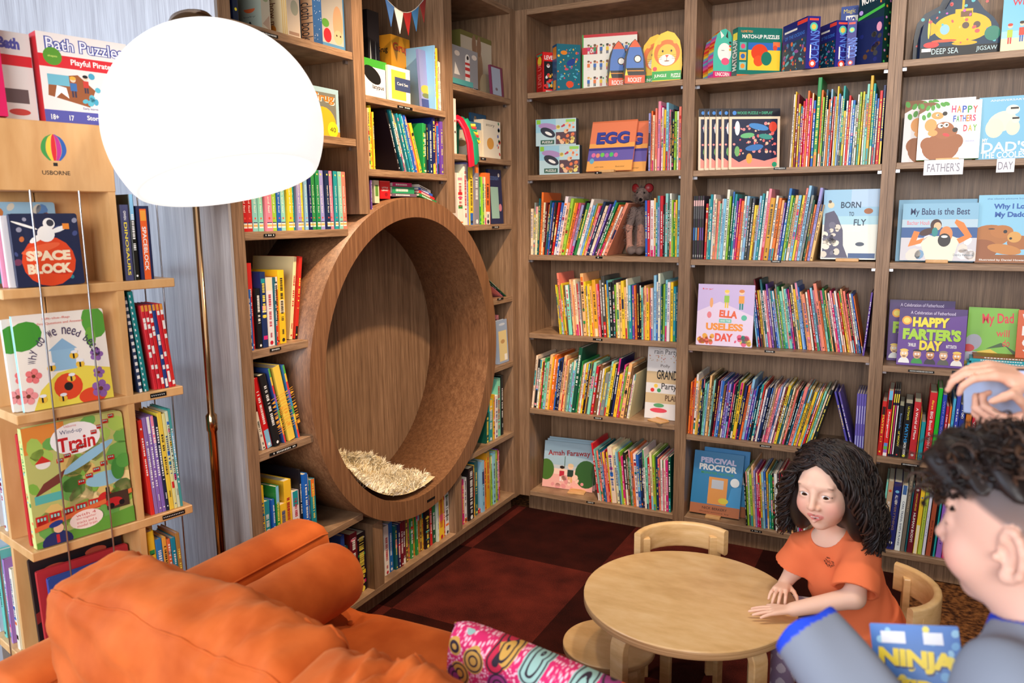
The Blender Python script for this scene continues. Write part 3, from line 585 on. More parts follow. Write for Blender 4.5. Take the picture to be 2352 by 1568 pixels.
# ------------------------------------------------------------------ covers and boxes shown face-out on the back wall
def kid(A, x, y, s, skin, shirt, legs, hair):          # a small standing figure of flat shapes
    A.R(x - .016 * s, y, x - .003 * s, y + .05 * s, legs); A.R(x + .003 * s, y, x + .016 * s, y + .05 * s, legs); A.R(x - .022 * s, y + .045 * s, x + .022 * s, y + .10 * s, shirt)
    A.C(x, y + .125 * s, .02 * s, skin, 10); A.E(x, y + .135 * s, .022 * s, .014 * s, hair, 10)
def bx(lbl, F, th, c, art, side=None, sidec=None, group=None, name='puzzle_box', cat='puzzle box', r=.001):
    return face_book(name, lbl, cat, F, th, c, art, group, True, r, side, sidec, False)
def shaped(name, lbl, cat, F, th, P, c, art, edge, group=None, stripes=None):   # box with a cut-out outline P (unit square)
    Pt, w, h, rot = F; Pt = Pt + Vector((0, 0, th * math.sin(-rot[0]))); q = MB(); pts = [(u * w, 0, v * h) for u, v in P]; n = len(pts)
    q.prism(pts, 1, 0, th, edge); q.poly([(u * w, -.0001, v * h) for u, v in P], c)
    if stripes:
        for i in range(n):
            a, b = pts[i], pts[(i + 1) % n]; L = math.hypot(b[0] - a[0], b[2] - a[2]); m = max(1, int(L / .009))
            for k in range(m):
                f0, f1 = k / m, (k + 1) / m; e = (b[2] - a[2], -(b[0] - a[0])); l = math.hypot(*e) or 1; ox, oz = e[0] / l * .0002, e[1] / l * .0002
                p = [(a[0] + (b[0] - a[0]) * t + ox, a[2] + (b[2] - a[2]) * t + oz) for t in (f0, f1)]
                q.poly([(p[0][0], .001, p[0][1]), (p[0][0], th - .001, p[0][1]), (p[1][0], th - .001, p[1][1]), (p[1][0], .001, p[1][1])], stripes[(i * 3 + k) % len(stripes)])
    A = Art(q, w, h, lambda u, v, k: (u, -.0001 - .00003 * k, v)); art(A)
    o = place(name, q.mesh(name, M['print']), None, Pt, Euler(rot, 'XYZ')); return tag(o, lbl, cat, group)
SEA = [(240, 120, 60), (90, 190, 210), (244, 200, 80), (230, 80, 110), (60, 130, 190), (150, 90, 170)]
def sea(A, n=40, y0=.05, y1=.95, seed=3, x0=.04, x1=.96):
    A.dots(n, x0, y0, x1, y1, .015, .05, SEA, seed)
    for k in range(4): A.E(x0 + (x1 - x0) * (.2 + .2 * k), y0 + (y1 - y0) * (.3 + .17 * (k % 3)), .09, .035, SEA[(k * 2 + 1) % 6], 14, 20 - 15 * k)
# corner bay, top shelf
z = Z1[0]
bx('small red shape puzzle box at the corner end of the top shelf', fit('R', 1247, 1292, 209, 119, .035, 50, 0, z), .075, (214, 30, 34),
   lambda A: (A.R(.06, .1, .94, .78, K), A.T('LEVEL UP', .5, .87, .84, .1, W), A.dots(26, .12, .16, .88, .7, .05, .1, [(240, 180, 60), (230, 60, 60), (90, 190, 200), (235, 235, 235)], 5), A.R(.15, .03, .85, .06, W)),
   lambda A: (A.R(.1, .92, .9, .97, (60, 150, 120)), A.E(.5, .8, .3, .3, Y), A.T('LEVEL UP', .5, .45, 1.5, .2, (240, 130, 120), .01, 90)), (190, 26, 30))
bx('tall teal sea life puzzle box with an orange octopus', fit('R', 1279, 1333, 203, 100, .03, 45, 0, z), .06, (30, 110, 130),
   lambda A: (sea(A, 50), A.E(.55, .16, .16, .13, (236, 84, 50)), A.E(.3, .82, .14, .08, (240, 140, 40)), A.E(.6, .62, .2, .12, (40, 70, 150), 18, 30)), lambda A: (A.R(.1, .7, .9, .95, (230, 150, 50)), A.R(.2, .05, .8, .25, (240, 170, 60))), (36, 90, 140))
def people100(A):
    A.R(0, .95, 1, 1, (206, 24, 40)); A.R(0, 0, 1, .06, (244, 206, 60)); A.R(0, 0, .025, 1, (70, 170, 70)); A.R(0, .66, .28, .78, (210, 30, 48)); A.T('100', .18, .72, .13, .08, W)
    r = random.Random(4)
    for j in range(3):
        for i in range(8):
            if j == 2 and i < 2 and False: continue
            kid(A, .12 + i * .115, .1 + j * .28, 1.15, r.choice([(240, 200, 170), (150, 96, 64), (200, 150, 110)]), PAL[r.choice('robgym')], PAL[r.choice('kbrwB')], r.choice([(40, 26, 20), (110, 70, 30), (220, 170, 80)]))
            A.R(.15 + i * .115, .22 + j * .28, .175 + i * .115, .25 + j * .28, PAL[r.choice('rgbyo')])
bx('large white puzzle box printed with rows of children and 100', fit('R', 1337, 1462, 198, 81, .13, 12, 0, z), .05, (242, 238, 228), people100, None, (200, 40, 46))
ROCK = [(.08, 0), (.92, 0), (.98, .2), (.96, .5), (.86, .75), (.7, .9), (.5, 1), (.3, .9), (.14, .75), (.04, .5), (.02, .2)]
def rocket(A):
    A.P([(.25, .82), (.75, .82), (.6, .94), (.5, .985), (.4, .94)], (236, 96, 50)); A.P([(.1, .3), (.9, .3), (.86, .6), (.75, .82), (.25, .82), (.14, .6)], (70, 120, 200)); A.R(.1, .26, .9, .36, K); A.R(.1, .29, .9, .31, (240, 150, 50))
    A.C(.62, .56, .17, K); A.C(.62, .56, .13, W); A.R(.06, .02, .94, .2, (236, 92, 50)); A.T('ROCKET', .5, .1, .6, .1, W); A.P([(.06, .2), (.2, .2), (.12, .36)], Y)
LION = [(.05, 0), (.95, 0), (1, .3), (.97, .6), (.9, .8), (.72, .95), (.5, 1), (.28, .95), (.1, .8), (.03, .6), (0, .3)]
def lion(A):
    A.E(.5, .56, .42, .42, (238, 120, 50), 24); A.E(.5, .52, .3, .34, (246, 196, 70), 24); A.E(.5, .42, .26, .18, (250, 246, 236)); A.E(.36, .6, .03, .04, K, 10); A.E(.64, .6, .03, .04, K, 10); A.P([(.44, .52), (.56, .52), (.5, .46)], (230, 90, 60)); A.R(.485, .39, .5, .46, (120, 80, 60)); A.E(.5, .4, .09, .02, (150, 100, 80), 10)
    for s in (-1, 1):
        A.E(.5 + s * .26, .78, .07, .07, (246, 196, 70))
        for k in range(3): A.P([(.5 + s * .16, .44 + k * .03), (.5 + s * .3, .43 + k * .045), (.5 + s * .3, .435 + k * .045), (.5 + s * .16, .447 + k * .03)], (150, 100, 60))
    A.R(.03, .02, .97, .2, (50, 170, 80)); A.T('JUNGLE', .3, .1, .4, .08, W); A.T('PUZZLE', .8, .1, .3, .08, W); A.C(.12, .25, .07, (230, 80, 90))
STR = [(40, 150, 90), (240, 200, 60), (230, 60, 60), (60, 70, 90), (90, 170, 210)]
for k, (a, b, s) in enumerate(((1395, 1446, 'nearer the white box'), (1432, 1484, 'nearer the lion boxes'))):
    shaped('puzzle_box', 'rocket shaped puzzle box with striped edge, ' + s, 'puzzle box', fit('R', a, b, 195 - 4 * k, 95 - 4 * k, .06 - .04 * k, 26, 3, z), .05, ROCK, (30, 30, 40), rocket, (40, 140, 90), 'rocket shaped boxes', STR)
for k, (a, b, yb, yt, s) in enumerate(((1470, 1545, 188, 83, 'half hidden behind the other lion'), (1495, 1566, 185, 75, 'in front, against the post'))):
    shaped('puzzle_box', 'lion face puzzle box with yellow top, ' + s, 'puzzle box', fit('R', a, b, yb, yt, .105 - .093 * k, 10, 3, z), .045, LION, (246, 206, 60), lion, (40, 140, 90), 'lion shaped boxes', STR)
# corner bay, second shelf
z = Z1[1]
def reef(A): A.R(0, .5, .5, 1, (150, 200, 220)); A.R(.5, .05, 1, .5, (90, 60, 70)); A.E(.3, .72, .24, .08, (170, 140, 190), 18, -8); A.E(.3, .5, .2, .1, (40, 44, 60), 18, -25); A.E(.32, .46, .1, .035, W, 12, -25); A.dots(26, .55, .1, .95, .85, .02, .06, [(236, 120, 70), (240, 190, 150), (200, 60, 80), (240, 220, 120)], 9); A.R(.12, .06, .46, .22, (40, 90, 70)); A.T('PUZZLE', .29, .14, .26, .08, W); A.R(.02, .82, .12, .98, (140, 200, 60)); A.R(.75, .86, .98, .96, (150, 210, 90))
for k, (a, b, yb, yt) in enumerate(((1239, 1331, 397, 336), (1231, 1323, 335, 274))):
    F = fit('R', a, b, yb, yt, .02, 8, 0, z if k == 0 else None)
    if k == 0: zt = F[2] + z
    else: F[0].z = zt + .001; F = (F[0], F[1], F[2], F[3])
    bx(('lower', 'upper')[k] + ' of two stacked whale puzzle boxes', F, .05, (186, 214, 220), reef, None, (60, 70, 80))
def egg(A): A.R(0, 0, 1, .55, (246, 176, 96)); A.R(0, .2, 1, .45, (112, 100, 176)); A.R(0, .41, 1, .46, (70, 64, 140)); A.T('EGG', .5, .66, .72, .24, (66, 76, 160), .05, 0, (.012, -.012, (40, 40, 90))); A.P([(0, .97), (1, .97), (1, 1), (0, 1)], (220, 120, 80)); [A.E(.12 + .1 * i, .32 - .01 * (i % 2), .045, .05, c, 14) for i, c in enumerate([(230, 120, 170), (240, 150, 120), (120, 210, 90), (190, 110, 190), (90, 200, 110), (220, 110, 170)])]; A.E(.1, .2, .05, .06, (110, 180, 210)); A.T('author name', .28, .08, .2, .03, (110, 70, 50), 0); A.T('illustrator', .74, .08, .2, .03, (110, 70, 50), 0)
E2 = fit('R', 1387, 1482, 391, 284, .085, 0, 14, z); face_book('picture_book', 'second copy of the EGG book, mostly hidden behind the front one', 'book', E2, .009, (236, 132, 96), egg)
E1 = fit('R', 1346, 1450, 392, 285, .03, 0, 20, z); E1[0].z += .006; face_book('picture_book', 'coral picture book with the purple title EGG', 'book', E1, .009, (238, 136, 98), egg); easel(E1, 'bamboo book stand under the EGG book', lift=.006)
# corner bay, lower face-out books
def party(A): A.R(.0, .5, 1, .66, (206, 180, 140)); A.R(0, .22, 1, .36, (206, 180, 140)); A.T('rain Party', .55, .93, .7, .09, K, .0); A.T('GRAND', .62, .62, .62, .13, K, .02); A.T('Party', .7, .45, .46, .11, K, .01); A.T('PLAN', .8, .3, .4, .08, (90, 60, 40)); A.T('Polly', .55, .74, .28, .05, (80, 60, 50), 0); [A.C(.2 + .1 * i, .4 + .06 * (i % 2), .06, c) for i, c in enumerate([(220, 50, 50), (240, 200, 80), (60, 150, 90)])]; A.dots(30, .05, .8, .95, .9, .01, .02, [(190, 150, 80), (200, 100, 80)], 2); A.E(.42, .12, .26, .07, (220, 70, 90)); A.E(.42, .19, .16, .06, (90, 160, 110))
F = fit('R', 1480, 1556, 938, 796, .07, 0, 8, Z1[4]); face_book('picture_book', 'pale party plan picture book shown face-out against the post', 'book', F, .009, (226, 222, 222), party)
def amah(A): A.R(0, .5, 1, 1, (160, 188, 204)); A.R(0, 0, 1, .32, (236, 176, 166)); A.R(0, .3, 1, .42, (240, 206, 190)); A.E(.06, .38, .16, .2, (70, 110, 40)); A.E(.86, .36, .22, .26, (50, 96, 44)); A.T('Amah Faraway', .5, .76, .84, .15, (150, 26, 30), .02, 4); kid(A, .38, .16, 2.2, (240, 200, 170), (190, 40, 60), (240, 240, 240), (40, 26, 20)); kid(A, .55, .15, 2.7, (240, 200, 170), (40, 60, 50), (220, 170, 110), (220, 190, 150)); A.R(.42, .44, .435, .7, (80, 110, 100)); A.dots(14, .1, .02, .9, .28, .03, .06, [(240, 200, 180), (226, 150, 150)], 3)
for k in (2, 1):
    F = fit('R', 1247 + 4 * k, 1362 + 4 * k, 1108 - 3 * k, 1010 - 4 * k, .09 + .022 * k, 4, 12, Z1[5]); face_book('picture_book', ['', 'middle', 'rearmost'][k] + ' copy of three pale books showing two small figures', 'book', F, .008, (190, 196, 200), amah)
F = fit('R', 1245, 1360, 1110, 1011, .088, 4, 12, Z1[5]); face_book('picture_book', 'front picture book of two small figures meeting, red hand lettered title', 'book', F, .008, (190, 196, 200), amah)
def loose(px, py, z, rz, lab):
    p = on(px, py, 2, z + .012); t = thing('book_easel', lab, 'book stand', (p.x, p.y, z + .0004), (0, 0, rz), 'bamboo book easels'); q = MB(); q.box((-.045, -.03, 0), (.045, .03, .007)); soften(q.build('plate', M['maple'], t), .002)
    q = MB(); q.box((-.04, .022, .0072), (.04, .03, .011)); soften(q.build('rest', M['maple'], t), .0015); return t
loose(1512, 962, Z1[4], -.5, 'bamboo book stand lying loose before the party plan book'); loose(1325, 1126, Z1[5], .15, 'bamboo stand lying in front of the two figures book')
# middle bay, top shelf
z = Z2[0]
UNI = [(.0, 0), (1, 0), (1, .5), (.98, .8), (.85, .93), (.62, 1), (.4, .97), (.2, .88), (.06, .66), (0, .4)]
def unicorn(A): A.R(.0, 0, 1, .14, (214, 40, 110)); A.E(.56, .52, .34, .42, (248, 240, 236), 24); A.E(.6, .34, .2, .16, (236, 90, 130)); A.P([(.4, .8), (.34, .96), (.54, .86)], (248, 240, 236)); A.P([(.62, .84), (.72, .97), (.74, .8)], (60, 50, 50)); A.E(.48, .56, .09, .012, (70, 60, 60), 10); A.T('UNICORN', .45, .08, .7, .08, W); [A.E(.84, .72 - .07 * i, .06, .06, c, 10) for i, c in enumerate([(60, 60, 60), (230, 80, 60), (240, 200, 60)])]
RB_ = [(230, 60, 60), (240, 150, 50), (246, 220, 70), (110, 190, 220), (190, 90, 200), (236, 110, 160)]
for k, (a, b, yb, yt, s) in enumerate(((1626, 1668, 174, 80, 'behind the front one'), (1638, 1684, 172, 66, 'in front'))):
    shaped('puzzle_box', 'unicorn shaped puzzle box with rainbow striped edge, ' + s, 'puzzle box', fit('R', a, b, yb, yt, .075 - .05 * k, 40, 3, z), .05, UNI, (80, 190, 170), unicorn, (230, 80, 150), 'unicorn shaped boxes', RB_)
def match(A): A.R(.24, .14, .97, .7, (246, 208, 60)); A.R(.24, .55, .97, .7, (50, 110, 190)); A.E(.5, .5, .19, .17, (226, 70, 36)); A.E(.48, .33, .11, .11, (232, 84, 40)); A.E(.66, .38, .12, .14, (24, 120, 100)); A.T('MATCH-UP PUZZLES', .52, .82, .84, .08, W, .03); A.T('I LOVE YOU', .2, .92, .26, .045, (250, 150, 60)); [A.R(.05, .54 - .2 * i, .2, .7 - .2 * i, c) for i, c in enumerate([(90, 180, 170), (240, 180, 70), (130, 200, 190)])]; [A.E(.125, .62 - .2 * i, .05, .05, c) for i, c in enumerate([(220, 80, 120), (60, 110, 180), (240, 150, 60)])]; A.R(0, 0, .5, .05, (240, 110, 60)); A.R(.8, .62, .96, .72, (240, 120, 70)); A.E(.85, .6, .05, .05, (226, 80, 50))
bx('green match-up puzzle box with a red crab on it', fit('R', 1692, 1793, 166, 62, .03, 38, 0, z), .05, (24, 116, 104), match, lambda A: (A.R(.1, .75, .9, .9, Y), A.T('MATCH-UP', .5, .45, 2.6, .2, W, .01, 90)), (22, 104, 96))
def oceans(A): A.R(.04, .0, .96, .62, (16, 60, 90)); sea(A, 46, .05, .6, 11); A.T('OF THE OCEANS', .5, .72, .8, .07, (60, 120, 220)); A.R(.08, .82, .6, .86, W); A.R(.6, .9, 1, .97, (236, 70, 60))
def right_side(o, w, h, th, fn): pass
def box_r(lbl, F, th, c, art, rside, rc, group=None):    # box whose far-end spine (at x = w) carries print
    P, w, h, rot = F; q = MB(); q.box((0, 0, 0), (w, th, h), rc); q.poly([(0, -.0001, 0), (w, -.0001, 0), (w, -.0001, h), (0, -.0001, h)], c); art(Art(q, w, h, lambda u, v, k: (u, -.0001 - .00003 * k, v)))
    rside(Art(q, th, h, lambda u, v, k: (w + .00003 * k, u, v))); o = place('puzzle_box', q.mesh('puzzle_box', M['print']), None, P, Euler(rot, 'XYZ')); return tag(o, lbl, 'puzzle box', group)
def oside(A): A.C(.5, .8, .3, (90, 200, 180)); A.C(.5, .8, .18, (240, 200, 90)); A.R(.15, .92, .85, .96, (236, 80, 70)); A.T('OCEANS', .62, .42, 2.2, .2, (90, 130, 220), .01, 90); A.R(.26, .2, .36, .46, W); A.C(.5, .1, .26, (236, 80, 60)); A.C(.5, .1, .14, W)
for k, (a, b, yb, yt, off, s) in enumerate(((1795, 1850, 160, 62, .135, 'nearest the crab box'), (1880, 1917, 152, 62, .15, 'between the other two boxes'))):
    box_r('navy oceans puzzle box with an orange disc on its spine, ' + s, fit('R', a, b, yb, yt, off, -52, 0, z), .058, (30, 36, 120), oceans, oside, (44, 40, 130), 'navy oceans puzzle boxes')
bx('plain navy puzzle box spine turned outward beside the moving picture box', fit('R', 1942, 1963, 150, 48, .05, 0, 0, z), .05, (40, 40, 128), lambda A: (oside(A),), None, (30, 30, 90))
face_book('picture_book', 'tall blue magic pictures book standing behind the puzzle boxes', 'book', fit('R', 1925, 1964, 150, 17, .215, 0, 3, z), .02, (34, 70, 150), lambda A: (A.T('Magic', .5, .92, .7, .08, (230, 210, 90), 0), A.R(.3, .7, 1, .86, W), A.T('MO', .62, .78, .5, .12, (34, 60, 150), .05)))
box_r('tall dark green MOVING picture box at the end of the top shelf', fit('R', 1966, 2024, 146, -18, .11, -30, 0, z), .055, (16, 46, 60), lambda A: (A.R(0, 0, 1, .62, (24, 34, 84)), A.P([(0, .62), (1, .74), (1, .78), (0, .66)], (70, 180, 70)), A.T('MOVING', .45, .88, .7, .1, W, .03, 8), A.C(.1, .72, .08, (180, 150, 220)), A.dots(16, .1, .05, .9, .5, .05, .12, [(60, 60, 60), (90, 60, 40), (40, 80, 60), (30, 40, 110)], 6), A.E(.84, .5, .1, .16, (220, 150, 180)), kid(A, .85, .8, 1.6, (240, 150, 60), (240, 150, 60), (240, 150, 60), (250, 250, 250))),
      lambda A: [A.E(.3 + .4 * (i % 2), .05 + .07 * i, .12, .1, c, 7) for i, c in enumerate([(80, 200, 90), (230, 150, 60), (220, 150, 210)] * 5) if i < 13], (12, 60, 52))
# middle bay, second shelf: wooden puzzles leaning in a row
z = Z2[1]
def woodp(A): A.R(.0, .87, 1, 1, (24, 26, 40)); A.T('WOOD PUZZLE + DISPLAY', .5, .93, .7, .045, (70, 180, 140)); A.C(.1, .93, .04, (70, 140, 220)); A.R(.05, .04, .95, .83, (28, 36, 70)); A.dots(60, .08, .22, .92, .76, .015, .035, [(240, 150, 150), (236, 110, 110), (240, 200, 170)], 8); A.E(.58, .7, .2, .06, (70, 140, 210), 18, -12); A.E(.36, .56, .14, .05, (110, 190, 130), 18, 6); A.E(.72, .54, .14, .05, (60, 150, 140), 18, -8); A.E(.5, .36, .18, .06, (60, 120, 190), 18, 8); A.P([(.05, .04), (.95, .04), (.95, .2), (.7, .14), (.4, .2), (.2, .12), (.05, .2)], (244, 150, 140)); A.E(.86, .7, .08, .1, (220, 70, 50)); A.E(.16, .68, .05, .14, (230, 236, 244)); A.E(.16, .3, .05, .1, (120, 180, 110)); A.E(.4, .18, .06, .1, (226, 170, 80)); A.C(.9, .08, .05, (40, 160, 120))
pw = [(1597, 1640), (1611, 1655), (1622, 1668), (1637, 1684), (1650, 1698)]
for k, (a, b) in enumerate(pw):
    F = fit('R', a + 7, a + 106, 384, 250, .03 + .012, 29, 4, z); face_book('wooden_puzzle', f'boxed wooden puzzle with a cream edge, {ordinal(k + 1)} from the post in the leaning set', 'puzzle', F, .0088, (232, 214, 190), woodp, 'leaning wooden puzzles', True, .006, None, (236, 216, 186), False)
F = fit('R', 1674, 1790, 383, 250, .04, 29, 4, z); face_book('wooden_puzzle', 'frontmost wooden puzzle showing the whole navy sea picture', 'puzzle', F, .010, (236, 218, 190), woodp, None, True, .006, None, (236, 216, 186), False)
# middle bay, third and fourth shelf
def fly(A): A.R(0, .55, 1, 1, (150, 196, 226)); A.R(.5, .75, 1, 1, (176, 206, 236)); A.R(0, .5, 1, .62, (170, 214, 230)); A.R(0, .0, 1, .5, (232, 238, 230)); A.P([(.02, .02), (.5, .02), (.4, .2), (.38, .42), (.27, .62), (.2, .7), (.04, .66)], (86, 84, 110)); A.dots(22, .04, .06, .3, .5, .03, .07, [(220, 214, 200), (236, 230, 216), (110, 108, 130)], 12); A.E(.14, .78, .06, .06, (220, 206, 170)); A.C(.12, .83, .03, (90, 70, 60)); A.T('BORN', .5, .78, .36, .09, (26, 56, 84), .02); A.T('TO', .52, .65, .09, .06, (26, 56, 84), .02); A.T('FLY', .68, .53, .22, .09, (26, 56, 84), .02); A.E(.82, .69, .08, .055, (160, 96, 50)); A.E(.7, .22, .08, .04, (70, 80, 100)); A.R(.5, .02, .98, .09, (60, 90, 140)); A.T('author', .58, .41, .26, .02, (250, 250, 250), 0)
F = fit('R', 1884, 2011, 596, 440, .05, 0, 5, Z2[2]); F[0].z += .006; face_book('picture_book', 'second copy peeping out past the seabird cover, dark blue edge', 'book', (F[0] + Vector((.001, .02, 0)), F[1], F[2] - .002, F[3]), .010, (40, 50, 110)); face_book('picture_book', 'pale blue BORN TO FLY picture book with a seabird on a cliff', 'book', F, .010, (160, 200, 226), fly, None, True, .002, None, (20, 110, 116)); easel(F, 'bamboo book stand under the seabird cover', .09, lift=.006)
def ella(A): A.P([(0, .55), (.4, .72), (1, .5), (1, 1), (0, 1)], (206, 186, 232)); A.T('ELLA', .56, .52, .32, .12, (236, 96, 44), .05, -3); A.R(.4, .38, .62, .44, (110, 200, 180)); A.T('AND THE', .51, .41, .18, .03, W); A.T('USELESS', .5, .31, .66, .12, (244, 150, 50), .05); A.T('DAY', .5, .14, .32, .13, (236, 84, 60), .05); kid(A, .52, .62, 2.0, (246, 214, 180), (150, 200, 70), (240, 200, 60), (246, 206, 80)); kid(A, .78, .6, 2.2, (246, 214, 180), (240, 160, 60), (40, 140, 130), (220, 130, 60)); A.E(.25, .7, .03, .09, (240, 170, 110)); A.E(.22, .5, .04, .06, (236, 130, 140)); A.E(.84, .47, .05, .05, (90, 190, 160)); A.dots(16, .06, .04, .3, .16, .02, .05, [(240, 170, 60), (236, 110, 90)], 1); A.dots(16, .7, .04, .95, .16, .02, .05, [(240, 200, 90), (90, 190, 170), (230, 90, 130)], 2); A.T('by', .18, .92, .2, .03, (226, 80, 80), 0)
F = fit('R', 1598, 1727, 789, 652, .02, 2, 6, Z2[3]); face_book('picture_book', 'lilac picture book cover titled ELLA and the USELESS DAY', 'book', F, .012, (234, 214, 240), ella, None, True, .004)
# middle bay, bottom shelf
def percival(A): A.R(0, .0, 1, .16, (176, 106, 66)); A.P([(.72, .16), (1, .16), (1, .5), (.8, .46)], (60, 150, 210)); A.T('PERCIVAL', .5, .86, .72, .09, (214, 206, 236), .05); A.T('PROCTOR', .5, .75, .76, .1, (246, 244, 240), .05); A.T('MONSTER DOCTOR', .5, .66, .66, .04, (60, 150, 70), .02); A.R(.34, .17, .72, .6, (224, 150, 70)); A.R(.4, .42, .64, .56, (190, 196, 206)); A.C(.86, .55, .09, (230, 234, 236)); A.E(.66, .24, .1, .06, (216, 200, 60)); A.T('NICK BERKERY', .5, .1, .5, .04, (50, 30, 24), .01); A.T('illustrations by', .5, .04, .6, .025, (70, 40, 30), 0)
F = fit('R', 1607, 1712, 1188, 1026, .10, 0, 12, Z2[5]); face_book('picture_book', 'second copy standing behind the blue monster cover', 'book', F, .010, (40, 130, 190), percival)
F = fit('R', 1583, 1697, 1188, 1036, .055, 0, 16, Z2[5]); F[0].z += .006; face_book('picture_book', 'blue PERCIVAL PROCTOR picture book with an orange monster', 'book', F, .010, (36, 124, 176), percival); easel(F, 'bamboo book stand under the blue monster cover', .07, lift=.006)
# outer bay
z = Z3[0]
SUB = [(0, 0), (1, 0), (1, .3), (.97, .52), (.9, .66), (.78, .8), (.7, .95), (.62, 1.12), (.4, 1.12), (.3, .86), (.12, .76), (.03, .62), (0, .4)]
def submarine(A): A.R(0, 0, 1, .2, (14, 18, 24)); A.T('DEEP SEA', .32, .12, .34, .1, (200, 226, 230), .0); A.T('JIGSAW', .84, .12, .26, .1, (200, 226, 230), .0); A.E(.52, .52, .36, .2, (232, 184, 30), 28); A.R(.42, .66, .64, .84, (232, 184, 30)); A.R(.49, .7, .63, .8, (120, 84, 50)); A.R(.5, .84, .53, 1.06, (226, 178, 30)); A.E(.56, .24, .16, .03, (220, 172, 26)); [A.C(x, .55, .045, (96, 78, 70)) for x in (.56, .7)]; A.E(.3, .5, .06, .07, (150, 200, 220)); A.P([(.12, .4), (.22, .48), (.22, .56), (.12, .66)], (226, 176, 26)); A.E(.1, .53, .015, .14, (240, 206, 80)); A.dots(22, .06, .22, .95, .98, .012, .03, [(236, 90, 90), (240, 200, 90), (90, 190, 200), (200, 90, 190)], 7); A.E(.3, .3, .16, .02, (236, 90, 60)); A.E(.14, .24, .1, .04, (226, 60, 60)); A.E(.9, .38, .1, .1, (50, 130, 110)); A.R(.02, .12, .14, .18, W)
shaped('puzzle_box', 'dark submarine shaped jigsaw box, hidden behind the front one', 'puzzle box', fit('R', 2096, 2280, 133, 0, .12, 4, 2, z), .05, SUB, (18, 40, 60), lambda A: (A.dots(12, .05, .25, .3, .7, .012, .03, [(236, 90, 90), (90, 190, 200)], 5),), (10, 14, 24))
shaped('puzzle_box', 'navy DEEP SEA jigsaw box with a yellow submarine, in front', 'puzzle box', fit('R', 2112, 2294, 131, 8, .03, 10, 2, z), .055, SUB, (16, 52, 80), submarine, (20, 60, 120))
face_book('picture_book', 'sky blue picture book with children on sand, top shelf outer bay', 'book', fit('R', 2297, 2440, 116, -40, .05, 0, 6, z), .010, (124, 196, 228), lambda A: (A.R(0, 0, 1, .2, (238, 226, 180)), A.R(0, .2, 1, .3, (160, 210, 230)), A.T('WHERE', .4, .7, .5, .09, (210, 60, 80), .02), kid(A, .14, .12, 2, (240, 200, 170), (180, 200, 60), (220, 60, 60), (200, 60, 50)), kid(A, .33, .14, 2, (240, 200, 170), (220, 70, 50), (50, 90, 170), (60, 40, 30)), kid(A, .52, .13, 2, (240, 200, 170), (240, 200, 60), (50, 90, 170), (60, 40, 30)), kid(A, .7, .13, 2, (240, 200, 170), (60, 150, 190), (50, 60, 90), (230, 190, 100))), None, True, .002, None, (30, 120, 70))
z = Z3[1]
def fathers(A): A.P([(0, .8), (.1, .86), (.3, .98), (.22, 1), (0, 1)], (130, 90, 60)); [A.E(x, y, .035, .055, (80, 160, 70), 10, a) for x, y, a in ((.04, .94, 20), (.14, .9, -20), (.3, .93, 30), (.38, .95, 50), (.22, .9, 0), (.08, .74, 10), (.16, .78, -10), (.44, .96, 60))]; A.E(.38, .2, .3, .26, (150, 86, 46), 24); A.E(.17, .27, .12, .13, (150, 86, 46)); A.E(.62, .3, .12, .14, (150, 86, 46)); A.E(.42, .5, .17, .16, (158, 92, 50), 22); A.E(.5, .47, .14, .09, (158, 92, 50)); A.C(.6, .5, .045, K); A.C(.36, .58, .045, W); A.C(.45, .59, .045, W); A.C(.38, .58, .02, K); A.C(.46, .59, .02, K); A.E(.46, .42, .06, .03, (214, 50, 60), 12, -20); A.E(.2, .6, .1, .12, (232, 160, 92)); A.E(.3, .76, .1, .07, (232, 160, 92), 14, -10); A.C(.42, .79, .04, K); A.C(.3, .77, .025, W); A.C(.31, .77, .012, K); A.E(.24, .46, .08, .06, (232, 160, 92)); cs = [(220, 50, 110), (240, 140, 40), (40, 90, 190), (60, 160, 80), (220, 60, 60), (40, 90, 190), (240, 140, 40), (230, 70, 70)]; [A.T(c, .56 + i * .085, .86 - .006 * i, .07, .12, cs[i], .02) for i, c in enumerate('HAPPY')]; [A.T(c, .58 + i * .052, .69, .046, .11, cs[(i + 2) % 8], .02) for i, c in enumerate('FATHERS')]; [A.T(c, .76 + i * .075, .52, .06, .11, [(220, 50, 80), (240, 180, 40), (110, 180, 60)][i], .02) for i, c in enumerate('DAY')]; A.C(.84, .3, .1, (226, 224, 236)); A.T('read aloud', .84, .3, .14, .03, (90, 120, 190), 0)
F = fit('R', 2070, 2232, 372, 234, .10, 0, 14, z); face_book('picture_book', 'second bear cover book leaning behind the front one', 'book', F, .010, (238, 232, 236), fathers)
F = fit('R', 2104, 2247, 369, 242, .045, 0, 14, z); F[0].z += .006; face_book('picture_book', 'white HAPPY FATHER\u2019S DAY picture book with a brown bear', 'book', F, .010, (240, 234, 238), fathers, None, True, .002, None, (90, 160, 70)); easel(F, 'bamboo book stand under the brown bear cover', .08, lift=.006)
def coolest(A): A.E(.42, .6, .26, .2, (240, 232, 206), 22, 30); A.E(.6, .78, .12, .1, (244, 238, 214)); A.E(.3, .5, .16, .2, (240, 230, 200)); A.E(.62, .5, .12, .16, (236, 226, 200)); A.C(.66, .62, .07, (240, 232, 210)); A.R(.56, .79, .7, .82, K); A.R(.6, .63, .72, .66, K); A.T('MY', .15, .31, .1, .06, W, .03); A.T("DAD'S", .5, .2, .8, .16, W, .02); A.T('THE COOLEST', .52, .07, .86, .1, W, .02); A.T('ANNIVERSARY', .5, .94, .6, .03, W, 0)
F = fit('R', 2240, 2372, 366, 226, .07, 0, 10, z); face_book('picture_book', 'blue picture book with two white bears in sunglasses', 'book', F, .010, (120, 186, 220), coolest)
z = Z3[2]
